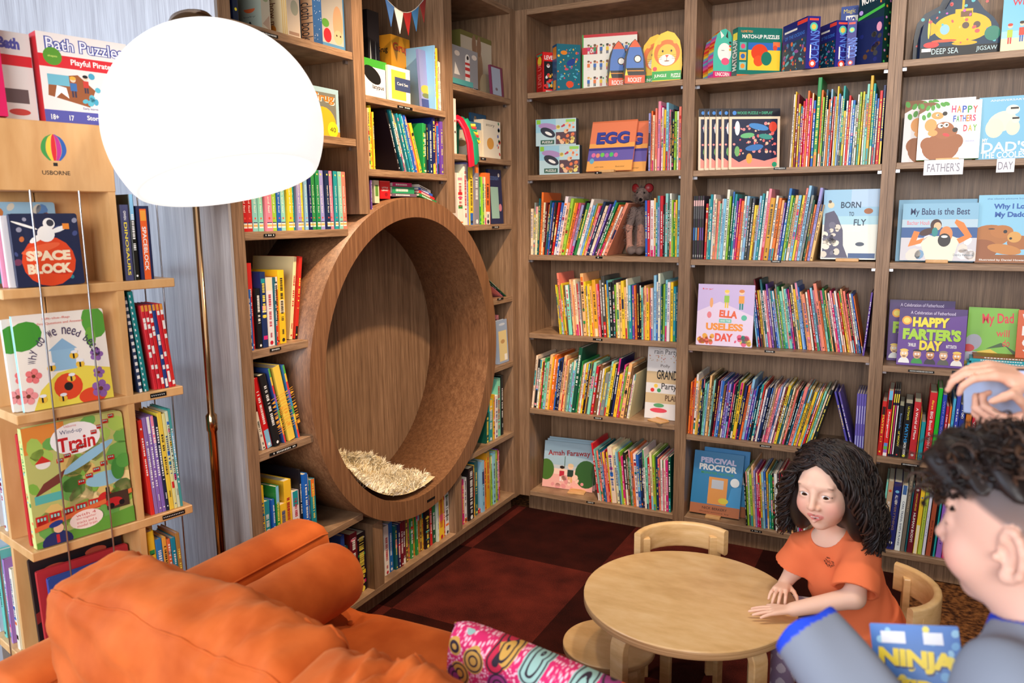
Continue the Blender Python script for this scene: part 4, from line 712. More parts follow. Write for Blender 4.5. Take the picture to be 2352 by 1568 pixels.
def baba(A): A.R(0, .72, 1, 1, (136, 186, 216)); A.R(0, .58, 1, .72, (180, 206, 222)); A.R(0, .4, 1, .58, (50, 90, 150)); A.R(0, 0, 1, .4, (206, 204, 212)); A.dots(14, .05, .08, .95, .38, .06, .12, [(240, 236, 236), (226, 216, 206), (120, 160, 196)], 8); A.P([(.36, 0), (.7, 0), (.78, .38), (.66, .44), (.36, .42), (.27, .3)], (240, 232, 210)); A.P([(.27, .3), (.1, .24), (.17, .52), (.25, .5), (.21, .35), (.32, .4)], (236, 130, 50)); A.P([(.78, .3), (.94, .42), (.82, .66), (.72, .72), (.7, .66), (.84, .44), (.74, .38)], (236, 130, 50)); A.E(.6, .46, .085, .12, (220, 140, 80)); A.E(.58, .36, .085, .1, (40, 30, 30)); A.E(.58, .42, .045, .02, W, 10); A.E(.46, .62, .075, .09, (70, 40, 34)); A.E(.48, .6, .05, .06, (244, 190, 150)); A.E(.34, .5, .1, .05, (70, 40, 34), 14, 20); A.T('My Baba is the Best', .5, .84, .78, .15, (28, 46, 96), .01); A.T('Bachar Houli', .22, .66, .3, .07, (230, 110, 120), 0); A.T('Debby Rahmalia', .84, .1, .26, .05, (80, 110, 130), 0); A.E(.45, .5, .04, .07, (40, 140, 140))
F = fit('R', 2056, 2236, 594, 460, .085, 0, 8, z); face_book('picture_book', 'second copy just showing above the bearded father cover', 'book', F, .010, (120, 170, 200), None)
F = fit('R', 2066, 2240, 596, 472, .045, 0, 8, z); F[0].z += .006; face_book('picture_book', 'My Baba is the Best picture book showing a bearded father', 'book', F, .010, (190, 206, 220), baba); easel(F, 'bamboo book stand under the bearded father cover', .08, lift=.006)
def daddy(A): A.R(0, 0, 1, .12, (150, 90, 40)); A.E(.25, .4, .34, .22, (176, 110, 50), 24); A.E(.44, .46, .2, .13, (184, 116, 54)); A.E(.1, .2, .3, .2, (150, 86, 40)); A.C(.5, .46, .035, K); A.E(.78, .3, .24, .14, (170, 104, 48)); A.E(.66, .38, .12, .11, (214, 160, 80)); A.C(.6, .36, .025, K); A.E(.26, .5, .06, .012, K, 10); A.T('Why I Love', .6, .82, .66, .1, (36, 90, 170), .04); A.T('My Daddy', .6, .7, .6, .1, (36, 90, 170), .04); A.T('the classic picture book', .5, .94, .7, .03, (60, 110, 170), 0); A.T('Illustrated by Daniel Howarth', .5, .04, .84, .035, W, .01); A.E(.5, .2, .3, .1, (196, 130, 60), 16, -10)
F = fit('R', 2238, 2372, 599, 449, .065, 0, 8, z); face_book('picture_book', 'sky blue Why I Love My Daddy book with hugging brown bears', 'book', F, .010, (140, 200, 230), daddy)
z = Z3[3]
def farter(A):
    A.P([(0, .75), (1, .9), (1, 1), (0, 1)], (70, 34, 110)); A.T('A Celebration of Fatherhood', .5, .92, .66, .055, (226, 214, 240), .0); A.T('HAPPY', .48, .76, .54, .17, (240, 226, 50), .06, 0, (.01, -.01, (60, 30, 90))); A.T("FARTER'S", .5, .55, .86, .2, (170, 214, 40), .06, 0, (.01, -.01, (60, 30, 90))); A.T('DAY', .5, .36, .34, .17, (240, 220, 50), .06, 0, (.01, -.01, (60, 30, 90))); A.T('TIM MILLER', .22, .36, .12, .06, W); A.T('MATT STANTON', .8, .36, .15, .06, W); A.C(.12, .78, .075, (240, 160, 40)); A.C(.12, .78, .05, (240, 220, 100))
    for i, (sk, sh, ha) in enumerate((((246, 206, 150), (240, 240, 240), (244, 210, 90)), ((214, 160, 120), (50, 150, 60), (40, 30, 30)), ((200, 140, 90), (50, 44, 50), (30, 26, 30)), ((226, 180, 140), (90, 90, 80), (150, 130, 110)), ((236, 170, 100), (240, 236, 230), (244, 210, 90)))):
        x = .11 + .195 * i; A.E(x, .04, .085, .1, sh, 16, 0, 0, 180); A.E(x, .2, .062, .075, sk); A.E(x, .25, .066, .035, ha, 14, 0, 0, 180); A.C(x - .022, .205, .018, W, 8); A.C(x + .022, .205, .018, W, 8); A.E(x, .155, .03, .01, (110, 50, 40), 8)
F = fit('R', 2036, 2186, 826, 688, .13, 4, 6, z); face_book('picture_book', 'second purple book standing behind the five men cover', 'book', F, .010, (86, 44, 128), farter)
F = fit('R', 2058, 2214, 838, 706, .04, 0, 6, z); face_book('picture_book', 'purple HAPPY FARTER\u2019S DAY book with five cartoon men', 'book', F, .010, (98, 52, 146), farter)
def dadwill(A): A.P([(0, .2), (.5, .3), (1, .1), (1, 0), (0, 0)], (230, 200, 60)); A.P([(.4, .3), (.8, .36), (1, .2), (1, .28), (.7, .42)], (60, 90, 40)); A.E(.14, .4, .17, .2, (170, 170, 190), 18, -30); A.E(.12, .16, .2, .12, (190, 190, 206), 18, 10); A.E(.06, .3, .12, .09, (210, 50, 50)); A.T('My Dad', .6, .8, .62, .22, (226, 44, 60), .02, 4); A.T('will', .72, .58, .26, .12, (226, 60, 60), .01); A.T('do', .8, .42, .14, .12, (226, 60, 60), .01)
F = fit('R', 2214, 2330, 836, 705, .14, -6, 8, z); face_book('picture_book', 'green My Dad will do picture book with a grey elephant', 'book', F, .010, (126, 190, 60), dadwill)
p = on(2218, 832, 1, .03); zz = z + .0004
for k in range(6):
    flat_book('picture_book', f'copy lying flat, {ordinal(k + 1)} up in the stack under the elephant cover', (p.x + .01 * (k % 2) + .003 * k, .025 + .004 * (k % 3), zz), .255, .1, .0095, (40, 170, 186) if k < 5 else (150, 90, 50), (0, 0, -.03 + .02 * (k % 2)), 'flat stack of teal books', k); zz += .0099
F = fit('R', 2330, 2420, 838, 712, .05, 0, 6, z); face_book('picture_book', 'orange book with big white capital letters at the shelf end', 'book', F, .010, (216, 96, 44), lambda A: [A.T(c, .28 + .02 * i, .86 - .19 * i, .34, .15, W, .04) for i, c in enumerate('WDCYG')])

# ------------------------------------------------------------------ books on the left bookcase
touchy = lambda A, r: (A.R(0, .05, 1, .13, W), A.R(0, .07, 1, .105, (230, 180, 110)), A.R(0, .125, 1, .14, (40, 50, 100)), A.T('touch and feel', .52, .52, .46 * A.h / A.w, .42 * A.w / A.h, (250, 248, 240), .0, -90), A.E(.5, .2, .2, .2, (230, 80, 70), 8), A.E(.5, .93, .22, .22, (250, 220, 120), 8))
_sb = shelf_book
def with_deco(d):
    global shelf_book
    shelf_book = (lambda name, t, h, w, c, seed, deco=None, hard=True: _sb(name, t, h, w, c, seed, deco or d, hard)) if d else _sb
with_deco(touchy)
row('L', 557, 799, 524, 1.519, 'r13.20 r12.20 a12.20 a12.20 p16.20 l12.20 b10.20 a13.20 y14.20 t10.20 u11.20 y11.20 s9.20 B8.20 g10.20 g11.20 u13.20 B12.20 p14.20 t11.20 a11.20 q13.20', (0, 0), 'board_book', 'the lamp end', 'striped set above nook', 'striped touch and feel board books', .02, (.17, .18))
with_deco(None)
row('L', 567, 661, 795, 1.1525, 'b13.19 r12.27 k12.19 B14.24 w20.22 T5.22 o9.22 y18.24', (0, 1), 'board_book', 'the lamp end', 'upper niche beside the nook', 'board books in the upper niche beside the nook', .02, (.14, .16))
row('L', 668, 683, 785, 1.1525, 'c11.28 r11.28', (9, 9), 'board_book', 'the yellow spine', 'leaning on the nook', 'board books leaning on the nook', .05, (.18, .19))
rain = lambda A, r: [A.R(0, k / 9, 1, (k + 1) / 9, c) for k, c in enumerate([(230, 60, 60), (240, 150, 50), (240, 210, 70), (90, 180, 80), (60, 150, 210), (150, 90, 190), (230, 60, 60), (240, 200, 70), (90, 180, 80)])]
row('L', 604, 642, 1008, .821, 'w5.13 r9.24 k8.25', (-11, -12), 'board_book', 'the lamp end', 'leaning beside the nook', 'leaning books in the middle niche', .02, (.15, .17))
p0 = on(651, 1005, 0, -.02)
for k, (t, c, d, l) in enumerate(((.009, (60, 90, 170), rain, 'rainbow edged board book, nearer the black one'), (.03, (246, 214, 90), lambda A, r: A.T('YOU ARE LIGHT', .5, .4, .5 * A.h / A.w, .4, (240, 170, 60), 0, -90), 'thick cream board book between rainbow edged ones'), (.011, (60, 130, 190), rain, 'rainbow edged board book, farther from the lamp'))):
    o = _sb('board_book', t, .265, .17, c, 40 + k, d); o.rotation_euler = Euler((0, math.radians(-12), PI / 2), 'XYZ'); o.location = (-.02, p0.y + [.008, .0405, .073][k], .821 + .0005 + t / 2 * math.sin(math.radians(12))); tag(o, l, 'book')
row('L', 602, 728, 1200, .448, 'y6.26 t11.20 b5.20 g7.24 y13.17 y14.24 w14.19 k4.26 b10.24 w4.23 t10.21', (0, 0), 'alphabet_book', 'the lamp end', 'lower niche behind the sofa arm', 'alphabet books in the lower niche', .02, (.16, .18))
row('L', 776, 862, 1345, .113, 'G10.19 b6.27 T5.22 x12.26 k16.24', (0, 0), 'alphabet_book', 'the sofa', 'bottom shelf behind the bolster', 'books on the bottom shelf behind the bolster', .03, (.16, .18))
row('L', 884, 1040, 1250, .113, 'w10.21 b9.21 T5.19 B5.19 x6.19 x6.19 n6.19 o5.19 g6.18 i5.18 g5.18 i5.18 n5.18 i4.18 k12.18 r6.18 G9.19 w4.19 y14.20 r4.20 w11.21', (0, 0), 'story_collection', 'the sofa end', 'bottom shelf beneath the nook', 'books beneath the round nook', .03, (.15, .17), kind='book')
row('L', 1064, 1170, 1165, .113, 'm5.22 w7.22 k13.26 y4.26 T8.27 r5.2 s7.26 o4.25 i9.29 e3.27 l4.26 s7.27 l5.27 v5.27 p3.26', (0, 0), 'story_collection', 'the nook side', 'bottom shelf by the corner', 'books on the bottom shelf by the corner', .02, (.16, .2), kind='book')
row('L', 1117, 1173, 996, .448, 'G8.15 t10.21 i4.23 w8.22 a9.30 k6.31', (2, 0), 'story_collection', 'the nook side', 'small shelf by the corner', 'books on the small lower shelf by the corner', .02, (.16, .2), kind='book')
row('L', 1136, 1148, 834, .821, 'k8.22 p6.24', (0, 0), 'story_collection', 'the nook side', 'behind the pale animal board book', 'spines behind the pale board book', .06, (.16, .2), kind='book')
row('L', 1156, 1162, 681, 1.156, 'p9.22 k9.25 G8.26', (-62, -62), 'story_collection', 'the lowest up', 'slumped in the small niche', 'books slumped in the small niche', .03, (.15, .17), kind='book')
row('L', 1054, 1127, 513, 1.519, 'w14.23 w9.27 u5.28 y10.26 e14.28 g4.22 l5.22 c4.22 o14.24', (0, 0), 'treasury_book', 'the nook side', 'shelf by the corner post', 'treasuries by the corner post', .02, (.16, .19), kind='book')
row('L', 843, 864, 386, 1.735, 'w4.22 f5.22 y6.23 q6.22 y4.21', (0, 0), 'activity_book', 'the lamp side', 'upright group above the nook', 'upright books above the nook', .02, (.17, .2), kind='book')
row('L', 918, 970, 393, 1.735, 'k6.24 T7.24 f6.24 e6.23 t5.23 a4.23 t7.23 s7.23 b7.23 p4.23 y9.20', (-19, -20), 'activity_book', 'the lamp side', 'leaning group above the nook', 'leaning books above the nook', .02, (.17, .2), kind='book')
row('L', 971, 1019, 398, 1.735, 'g6.20 G9.20 k4.20 B8.20 B9.23 o5.20 b5.20 m4.22 v8.22', (0, 0), 'activity_book', 'the leaning group', 'hundred things set above the nook', 'upright books past the leaning group', .02, (.17, .2), kind='book')
row('L', 845, 853, 473, 1.585, 'w5.11 r5.11 v5.11', (0, 0), 'little_book', 'the lamp side', 'crammed over the nook rim', 'little books over the nook rim', .02, (.1, .12), kind='book')
def lf(*a): return fit('L', *a)
def drop_on_nook(F, extra=.0005):              # rest a thing on the curved roof of the nook
    P, w, h, rot = F; y = min(abs(P.y - NY), abs(P.y + w - NY)); y = 0 if P.y < NY < P.y + w else y; P.z = NZ + math.sqrt(NRO ** 2 - y * y) + extra; return F
# top shelves, lamp side
z = 2.132
titled('board_book', 'L', (536, 549), 40, z, .3, (36, 40, 70), [('T', 'stories', .7, .3, .5, Y), ('E', .5, .12, .3, .3, Y)], 'dark blue spine at the lamp end of the highest shelf', None)
bx('grey green baby gift box with a small orange crescent', lf(602, 622, 62, -40, .06, 0, 0, z), .10, (196, 186, 164), lambda A: (A.E(.5, .7, .3, .2, (150, 160, 120)), A.P([(.1, .2), (.9, .1), (.9, .4)], (176, 150, 130))), lambda A: (A.E(.5, .52, .24, .12, (236, 110, 60), 18, 0, 180, 360), A.T('baby', .5, .36, .5, .04, (90, 90, 90), 0), A.E(.5, .2, .06, .1, K)), (170, 178, 164), None, 'gift_box', 'gift box')
bx('cream gingham gift box with a small orange snail', lf(662, 691, 88, -40, .05, 0, 0, z), .13, (206, 190, 170), lambda A: (A.E(.6, .6, .3, .4, (160, 160, 140)), A.R(.1, .1, .9, .16, (160, 130, 110))), lambda A: ([A.R(x, 0, x + .03, 1, (236, 190, 110)) for x in (.04, .1, .16, .84, .9, .96)], A.T('guess how much', .5, .55, 1.4, .2, (120, 60, 40), 0, -90), A.C(.5, .2, .12, (220, 130, 40))), (240, 214, 170), None, 'gift_box', 'gift box')
bx('pale blue cloth book box with a long eared rabbit', lf(742, 793, 106, -20, .03, 0, 0, z), .13, (176, 170, 160), lambda A: (A.E(.7, .5, .22, .5, (190, 150, 116), 22), A.E(.7, .25, .2, .2, (206, 166, 130)), A.C(.63, .28, .03, K, 8), A.C(.8, .28, .03, K, 8), A.R(0, 0, 1, .1, (80, 130, 170)), A.E(.22, .24, .17, .2, (214, 40, 50), 16), A.E(.15, .46, .16, .12, (90, 150, 60), 14), A.R(.94, 0, 1, 1, (70, 120, 160))), lambda A: (A.R(.3, 0, .7, 1, (244, 196, 150)), A.T('cloth book', .5, .5, .95, .28, (70, 70, 80), 0, -90), A.dots(26, .03, .02, .27, .98, .012, .02, [W], 3), A.dots(26, .73, .02, .97, .98, .012, .02, [W], 4)), (84, 130, 176), None, 'gift_box', 'gift box')
z = 1.835
bx('large pale GRUG gift box behind the lamp shade', lf(640, 781, 312, 178, .03, 0, 0, z), .06, (150, 182, 196), lambda A: (A.R(.05, .05, .95, .9, (110, 112, 104)), A.T('Grug', .72, .78, .4, .22, (170, 110, 40), .04, 0, (.01, -.01, W)), A.R(0, 0, 1, .12, (190, 130, 50)), A.E(.72, .24, .22, .2, (226, 166, 40)), A.C(.88, .16, .09, (246, 214, 40)), A.T('40', .88, .16, .1, .1, K, 0)), None, (140, 170, 186), None, 'gift_box', 'gift box')
# middle column, upper shelf
z = 1.997
bx('dark play tent toy box with pale triangles', lf(846, 872, 120, 20, .17, 0, 0, z), .06, (30, 28, 36), lambda A: [A.P([(x, .1), (x + .3, .1), (x + .15, .7)], (190, 200, 206)) for x in (.05, .5)], None, None, None, 'toy_box', 'toy box')
bx('white platypus activity box with a green lid', lf(838, 890, 222, 130, .04, 0, 0, z), .11, (226, 218, 226), lambda A: (A.R(0, .8, 1, 1, (60, 150, 50)), A.E(.35, .6, .4, .2, (20, 20, 22), 18, -20), A.T('latypus', .6, .3, .5, .14, K, .02), A.R(.93, 0, 1, .8, K)), None, (50, 140, 50), None, 'toy_box', 'toy box')
bx('cream card box with a yellow panel and navy label', lf(893, 943, 236, 148, .03, 0, 0, z), .07, (236, 230, 216), lambda A: (A.R(.15, .1, .8, .9, (226, 184, 70)), A.R(.3, .35, 1, .72, (58, 72, 110)), A.T('Card Set', .65, .55, .5, .08, W, 0)), None, (224, 216, 200), None, 'gift_box', 'gift box')
F = lf(901, 944, 206, 100, .16, 0, 0, z); bx('mustard GRUG box standing tall behind the card box', (F[0], F[1], .30, F[3]), .11, (226, 160, 40), lambda A: (A.T('Grug', .5, .84, .8, .14, (210, 70, 30), .03, 0, (.012, -.008, (60, 120, 50))), A.E(.5, .4, .36, .4, (130, 90, 50)), A.E(.5, .5, .24, .2, (200, 150, 80)), A.R(0, .02, 1, .12, (200, 130, 30))), lambda A: A.T('Grug', .6, .8, .5, .1, (60, 40, 30), .03), (226, 152, 40), None, 'toy_box', 'toy box')
face_book('picture_book', 'lavender blue book with a golden field, beside the mustard box', 'book', lf(970, 992, 246, 112, .05, 0, 3, z), .012, (140, 146, 196), lambda A: (A.R(0, 0, 1, .18, (60, 70, 130)), A.E(.5, .34, .5, .26, (206, 176, 60)), A.E(.5, .24, .4, .14, (110, 120, 70))))
row('L', 1000, 1021, 252, z, 's6.26 y6.25 w6.20 w5.20 w5.20', (0, 0), 'activity_book', 'the lavender cover', 'high shelf above the nook', 'books past the lavender cover', .02, (.15, .18), kind='book')
# column by the corner, upper shelves
z = 2.12
bx('grey lighthouse puzzle box with red stripes', lf(1039, 1098, 203, 100, .03, 0, 0, z), .04, (150, 152, 158), lambda A: (A.R(.5, .2, .68, .74, W), A.E(.59, .74, .09, .1, W), A.R(.5, .3, .68, .38, (206, 50, 50)), A.R(.5, .46, .68, .54, (206, 50, 50)), A.R(.5, .6, .68, .66, (206, 50, 50)), A.P([(.08, .3), (.3, .3), (.12, .6)], W), A.R(0, .06, .8, .2, (90, 180, 180)), A.R(0, 0, 1, .07, (30, 60, 80)), A.T('WOOD PUZZLE', .7, .035, .4, .04, W), A.E(.2, .82, .1, .05, (230, 220, 210)), A.E(.86, .84, .1, .05, (230, 220, 210)), A.C(.6, .78, .04, K)))
bx('white boxed soft bunny gift with an olive top', lf(1060, 1130, 212, 66, .10, 0, 0, z), .07, (206, 196, 176), lambda A: (A.R(0, .92, 1, 1, (120, 116, 60)), A.E(.5, .45, .2, .36, (170, 140, 112)), A.E(.42, .82, .07, .16, (150, 116, 90)), A.E(.58, .82, .07, .16, (150, 116, 90)), A.E(.75, .2, .16, .2, (214, 196, 160))), None, (120, 116, 60), None, 'gift_box', 'gift box')
face_book('picture_book', 'pale blue book with a maroon border by the corner post', 'book', lf(1131, 1158, 219, 148, .03, 0, 4, z), .012, (120, 50, 80), lambda A: (A.R(.06, .06, .8, .94, (168, 184, 208)), A.E(.4, .25, .1, .06, (120, 110, 120))))
z = 1.828
titled('board_book', 'L', (1043, 1050), 356, z, .235, (236, 230, 224), [('E', .5, .6, .3, .3, (200, 60, 60)), ('E', .5, .4, .3, .3, (40, 40, 40))], 'white spine beside the red cloth toy', None)
bx('blue and cream storybook slipcase beside the cloth toy', lf(1080, 1106, 362, 278, .05, 0, 0, z), .09, (238, 228, 206), lambda A: (A.R(0, .8, 1, 1, (70, 130, 170)),), lambda A: (A.R(0, .78, 1, 1, (40, 120, 170)), A.E(.5, .4, .3, .16, (190, 150, 100))), (240, 226, 200), None, 'gift_box', 'gift box')
bx('cream storybook box with a small honey coloured bear', lf(1111, 1150, 362, 273, .04, 0, 0, z), .05, (238, 230, 212), lambda A: (A.E(.4, .4, .2, .16, (220, 160, 70)), A.T('story', .4, .86, .5, .08, (80, 70, 60), 0), A.dots(10, .8, .1, .95, .95, .03, .06, [(200, 60, 60), (60, 130, 90), (90, 110, 180)], 2)), None, (226, 214, 190), None, 'gift_box', 'gift box')
face_book('picture_book', 'large blue patchwork cover behind the honey bear box', 'book', lf(1088, 1122, 362, 258, .12, 0, 3, z), .012, (50, 100, 140), lambda A: A.dots(30, .1, .1, .9, .9, .06, .12, [(90, 170, 190), (220, 150, 60), (200, 70, 90), (230, 220, 200)], 5))
face_book('picture_book', 'navy book cover with a small owl standing against the corner post', 'book', lf(1128, 1157, 512, 388, .035, 0, 3, 1.519), .012, (26, 36, 80), lambda A: (A.T('GOODNIGHT', .45, .84, .7, .07, (90, 120, 180), 0), A.C(.8, .9, .07, (230, 220, 210)), A.R(.1, .1, .7, .68, (150, 190, 180)), A.E(.8, .3, .12, .14, (210, 130, 150))))
face_book('board_book', 'pale blue and sand board book face-out beside the nook', 'book', lf(1146, 1169, 829, 738, .02, 0, 3, .821), .02, (150, 170, 200), lambda A: (A.R(.12, .05, .9, .75, (226, 206, 150)), A.E(.5, .5, .2, .1, (190, 150, 100)), A.R(.6, .06, .85, .2, W), A.E(.5, .9, .3, .06, (200, 210, 226))))
face_book('activity_book', 'large magenta and lime cover standing behind the leaning books', 'book', lf(896, 915, 390, 300, .24, 0, 2, 1.735), .012, (190, 44, 130), lambda A: (A.P([(.4, .3), (1, .3), (1, .95), (.6, .9)], (150, 190, 60)), A.dots(26, .05, .6, .95, .95, .02, .05, [(110, 20, 60), (140, 30, 80)], 3)))
# things resting on the roof of the nook
F = drop_on_nook(lf(861, 872, 470, 412, .03, 0, 0)); bx('small cream and green story box on the nook roof', (F[0], F[1], .085, F[3]), .08, (226, 214, 180), lambda A: (A.R(.2, .3, .8, .8, (90, 140, 60)),), None, None, None, 'gift_box', 'gift box')
F = drop_on_nook(lf(874, 897, 468, 404, .04, 0, 0)); bx('red LITTLE LIBRARY cube box on the nook roof', (F[0], F[1], .068, F[3]), .09, (220, 28, 36), lambda A: (A.T('LITTLE', .5, .62, .6, .09, W), A.T('LIBRARY', .5, .48, .66, .09, W), A.E(.6, .24, .16, .12, (150, 20, 30)), A.R(0, .95, 1, 1, (236, 90, 90))), lambda A: A.R(.1, .1, .9, .9, (196, 24, 30)), (210, 26, 34), None, 'gift_box', 'gift box')
y = -1.02; zt = NZ + math.sqrt(NRO ** 2 - .095 ** 2) + .0105
for k, (c, l) in enumerate((((110, 90, 110), 'grey book lowest in the flat stack on the nook roof'), ((40, 150, 100), 'thick green book in the flat stack on the nook roof'), ((206, 40, 110), 'magenta book topmost of the stack on the nook roof'))):
    t = (.012, .026, .016)[k]; flat_book('little_book', l, (-.03 - .006 * k, y + .012 * k, zt), .17 - .02 * k, .14, t, c, (0, 0, PI / 2), None, k); zt += t + .0006
y0 = -.83; a = math.atan2(y0 + .07 - NY, math.sqrt(NRO ** 2 - (y0 + .07 - NY) ** 2)); zt = NZ + math.sqrt(NRO ** 2 - (y0 - NY) ** 2) + .004; up = Vector((0, math.sin(a), math.cos(a)))
for k, (c, l) in enumerate((((40, 140, 80), 'green book lowest of the four slipping down the nook roof'), ((206, 40, 50), 'red book second of the four slipping down the nook roof'), ((50, 90, 180), 'blue book third of the four slipping down the nook roof'), ((236, 230, 220), 'cream book topmost of the four slipping down the nook roof'))):
    p = Vector((-.03 - .004 * k, y0, zt + .012)) + up * (.0125 * k); flat_book('little_book', l, tuple(p), .13 - .012 * k, .14, .0118, c, (0, a, PI / 2), None, 10 + k)
# cloth toy hanging over the shelf edge
p = on(1074, 345, 0, .0); t = thing('cloth_toy', 'red and green cloth book toy flopping over the shelf edge', 'soft toy', (-.02, p.y, 1.8285))
for k, (c, dy) in enumerate((((214, 24, 56), -.012), ((24, 150, 110), .034))):
    q = MB(); P = [(-.02, dy - .02, .16 - k * .02), (.0, dy - .012, .15), (.02, dy, .11), (.034, dy + .008, .05), (.036, dy + .014, -.02), (.034, dy + .02, -.05 + .02 * k)]; q.sweep(P, rrect(-.022, -.007, .022, .007, .006, 3), [Vector((1, 0, .2))] * 6, c); q.tube([(-.02, dy, .165), (-.06, dy + .01, .12), (-.07, dy + .015, .004)], .012, 8, c); q.build('cloth_page', M['print'], t)
q = MB(); r = random.Random(3)
for k in range(7): q.tube([(.02, .03 + .004 * k, .13 - .008 * k), (.035, .045 + .006 * k, .13 - .012 * k)], .008, 6, [(240, 196, 60), (230, 60, 60), (40, 150, 110)][k % 3])
q.build('tassel', M['print'], t)
# bunting at the very top of the middle column
t = thing('bunting', 'string of small triangular flags hanging high in the middle column', 'bunting', (0, 0, 0)); A0, A1 = on(884, -6, 0, -.015), on(980, -10, 0, -.015); pts = [A0 + (A1 - A0) * f + Vector((0, 0, -.06 * math.sin(PI * f) - .0)) for f in [i / 10 for i in range(11)]]
q = MB(); q.tube(pts, .0016, 6, (200, 196, 190)); q.build('string', M['print'], t)
for k in range(5):
    p = pts[2 * k + 1]; d = (pts[min(2 * k + 2, 10)] - pts[2 * k]).normalized() * .03; q = MB(); a, b, c = p - d, p + d, p + Vector((0, 0, -.085)) + d * .15; n = Vector((.0015, 0, 0)); q.prism([a, c, b], 0, a.x - .001, a.x + .001, [(70, 110, 170), (232, 228, 224), (160, 40, 40), (60, 120, 180), (150, 50, 50)][k]); q.build('flag', M['print'], t)
# fleece on the nook floor: a shaggy white sheepskin
t = thing('sheepskin', 'shaggy cream sheepskin lying in the bottom of the round nook', 'sheepskin', (0, 0, 0)); q = MB(); r = random.Random(11); nu, nv = 22, 15
def fl(u, v):                                  # u along the tube's curve, v from back to front
    a = math.radians(-143 + 66 * u); R = NRI - .022 - .03 * (math.sin(PI * u) * math.sin(PI * v)) ** .5; bk_ = max(0, 1 - v / .3); return Vector((-.300 + .29 * max(0, v - .12) / .88, NY + R * math.cos(a), NZ + R * math.sin(a) + .13 * bk_ ** .8 * math.sin(PI * min(1, max(0, u * .9 + .05))) ** .5))
V = [fl(i / nu, j / nv) for i in range(nu + 1) for j in range(nv + 1)]; q.faces(V, [(i * (nv + 1) + j, (i + 1) * (nv + 1) + j, (i + 1) * (nv + 1) + j + 1, i * (nv + 1) + j + 1) for i in range(nu) for j in range(nv)], (226, 208, 168), True)
q.build('hide', M['print'], t); q = MB()
for k in range(9000):
    u, v = r.uniform(-.0, 1.0), r.uniform(0, 1)
    if (abs(u - .5) * 2) ** 4 + (abs(v - .5) * 2) ** 4 > 1.15: continue
    p = fl(u, v); n = Vector((0, NY - p.y, NZ - p.z)).normalized(); L = r.uniform(.026, .046); cu_, cv_ = math.floor(u * 11 + .5 * math.sin(v * 9)), math.floor(v * 8 + .4 * math.sin(u * 14)); rc = random.Random(cu_ * 31 + cv_); d = Vector((rc.uniform(-.7, .9), rc.uniform(-.9, .9), rc.uniform(-.6, .1))) + Vector((r.uniform(-.3, .3), r.uniform(-.3, .3), r.uniform(-.2, .2))); d = (n * .8 + d * .62 + Vector((r.uniform(-.4, .4), r.uniform(-.4, .4), r.uniform(-.3, .3)))).normalized(); s = d.cross(Vector((r.random(), r.random(), r.random()))).normalized() * r.uniform(.0018, .0034)
    m = p + d * L * .55; e = p + d * L + n * (-.008); c = r.choice([(250, 240, 216), (244, 232, 204), (238, 222, 186), (252, 246, 228)])
    for w_ in (m, e):
        rr = math.hypot(w_.y - NY, w_.z - NZ); w_.x = max(w_.x, -.314)
        if rr > NRI - .006: w_.y = NY + (w_.y - NY) * (NRI - .006) / rr; w_.z = NZ + (w_.z - NZ) * (NRI - .006) / rr
    q.poly([p - s, p + s, m + s * .8, m - s * .8], c, True); q.poly([m - s * .8, m + s * .8, e], c, True)
o = q.build('fleece', flat('fleece', (240, 226, 194), .9), t); o.data.materials[0] = attr_mat('fleece_fibre', .85)


# ------------------------------------------------------------------ maple book spinner with its books
R78 = math.radians(78); SX = Matrix.Translation((-.03, -2.2, 0)) @ Matrix.Rotation(R78, 4, 'Z')
def SP(s, y, z): return SX @ Vector((s, y, z))
st = thing('display_stand', 'maple four sided book display stand with a balloon logo on its header', 'display stand', (-.03, -2.2, 0), (0, 0, R78))
S0, S1, SD = -.295, .125, .42; SZ = [.40, .745, 1.096, 1.40]
def sboard(nm, a, b, par=None, mt='maple'): q = MB(); q.box(a, b); return soften(q.build(nm, M[mt], par or st), .002, 1)
q = MB(); q.box((S0, 0, 1.63), (-.012, SD, 1.795), (1, 1, 1)); hd = soften(q.build('header', M['maple'], st), .002, 1)
q = MB(); u0, w_, v0, h_ = -.185, .07, 1.665, .10; A = Art(q, w_, h_, lambda u, v, k: (u0 + u, -.0002 - .00005 * k, v0 + v))
bc = [(60, 150, 70), (240, 200, 60), (214, 30, 40), (190, 40, 140), (40, 90, 170)]
for k in range(5):                             # balloon gores
    a0, a1 = -1 + .4 * k, -1 + .4 * (k + 1); P = []
    for j in range(11): t = j / 10; wd_ = math.sin(math.acos(max(-1, min(1, 1 - 1.75 * t))) if t < .57 else PI / 2 + (t - .57) * 2.6) ; P.append((.5 + a0 * .42 * max(wd_, .14), 1 - .62 * t))
    for j in range(10, -1, -1): t = j / 10; wd_ = math.sin(math.acos(max(-1, min(1, 1 - 1.75 * t))) if t < .57 else PI / 2 + (t - .57) * 2.6); P.append((.5 + (a1 - .04) * .42 * max(wd_, .14), 1 - .62 * t))
    A.P(P[::-1], bc[k]); A.k = 1
A.R(.43, .25, .57, .33, (30, 24, 20)); A.T('USBORNE', .5, .09, .9, .10, (40, 30, 24), .012); q.build('logo', M['print'], hd)
for z in SZ: sboard('shelf', (S0, 0, z - .024), (S1, SD, z))
sboard('base', (S0 + .02, .02, .02), (S1 - .02, SD - .02, .12))
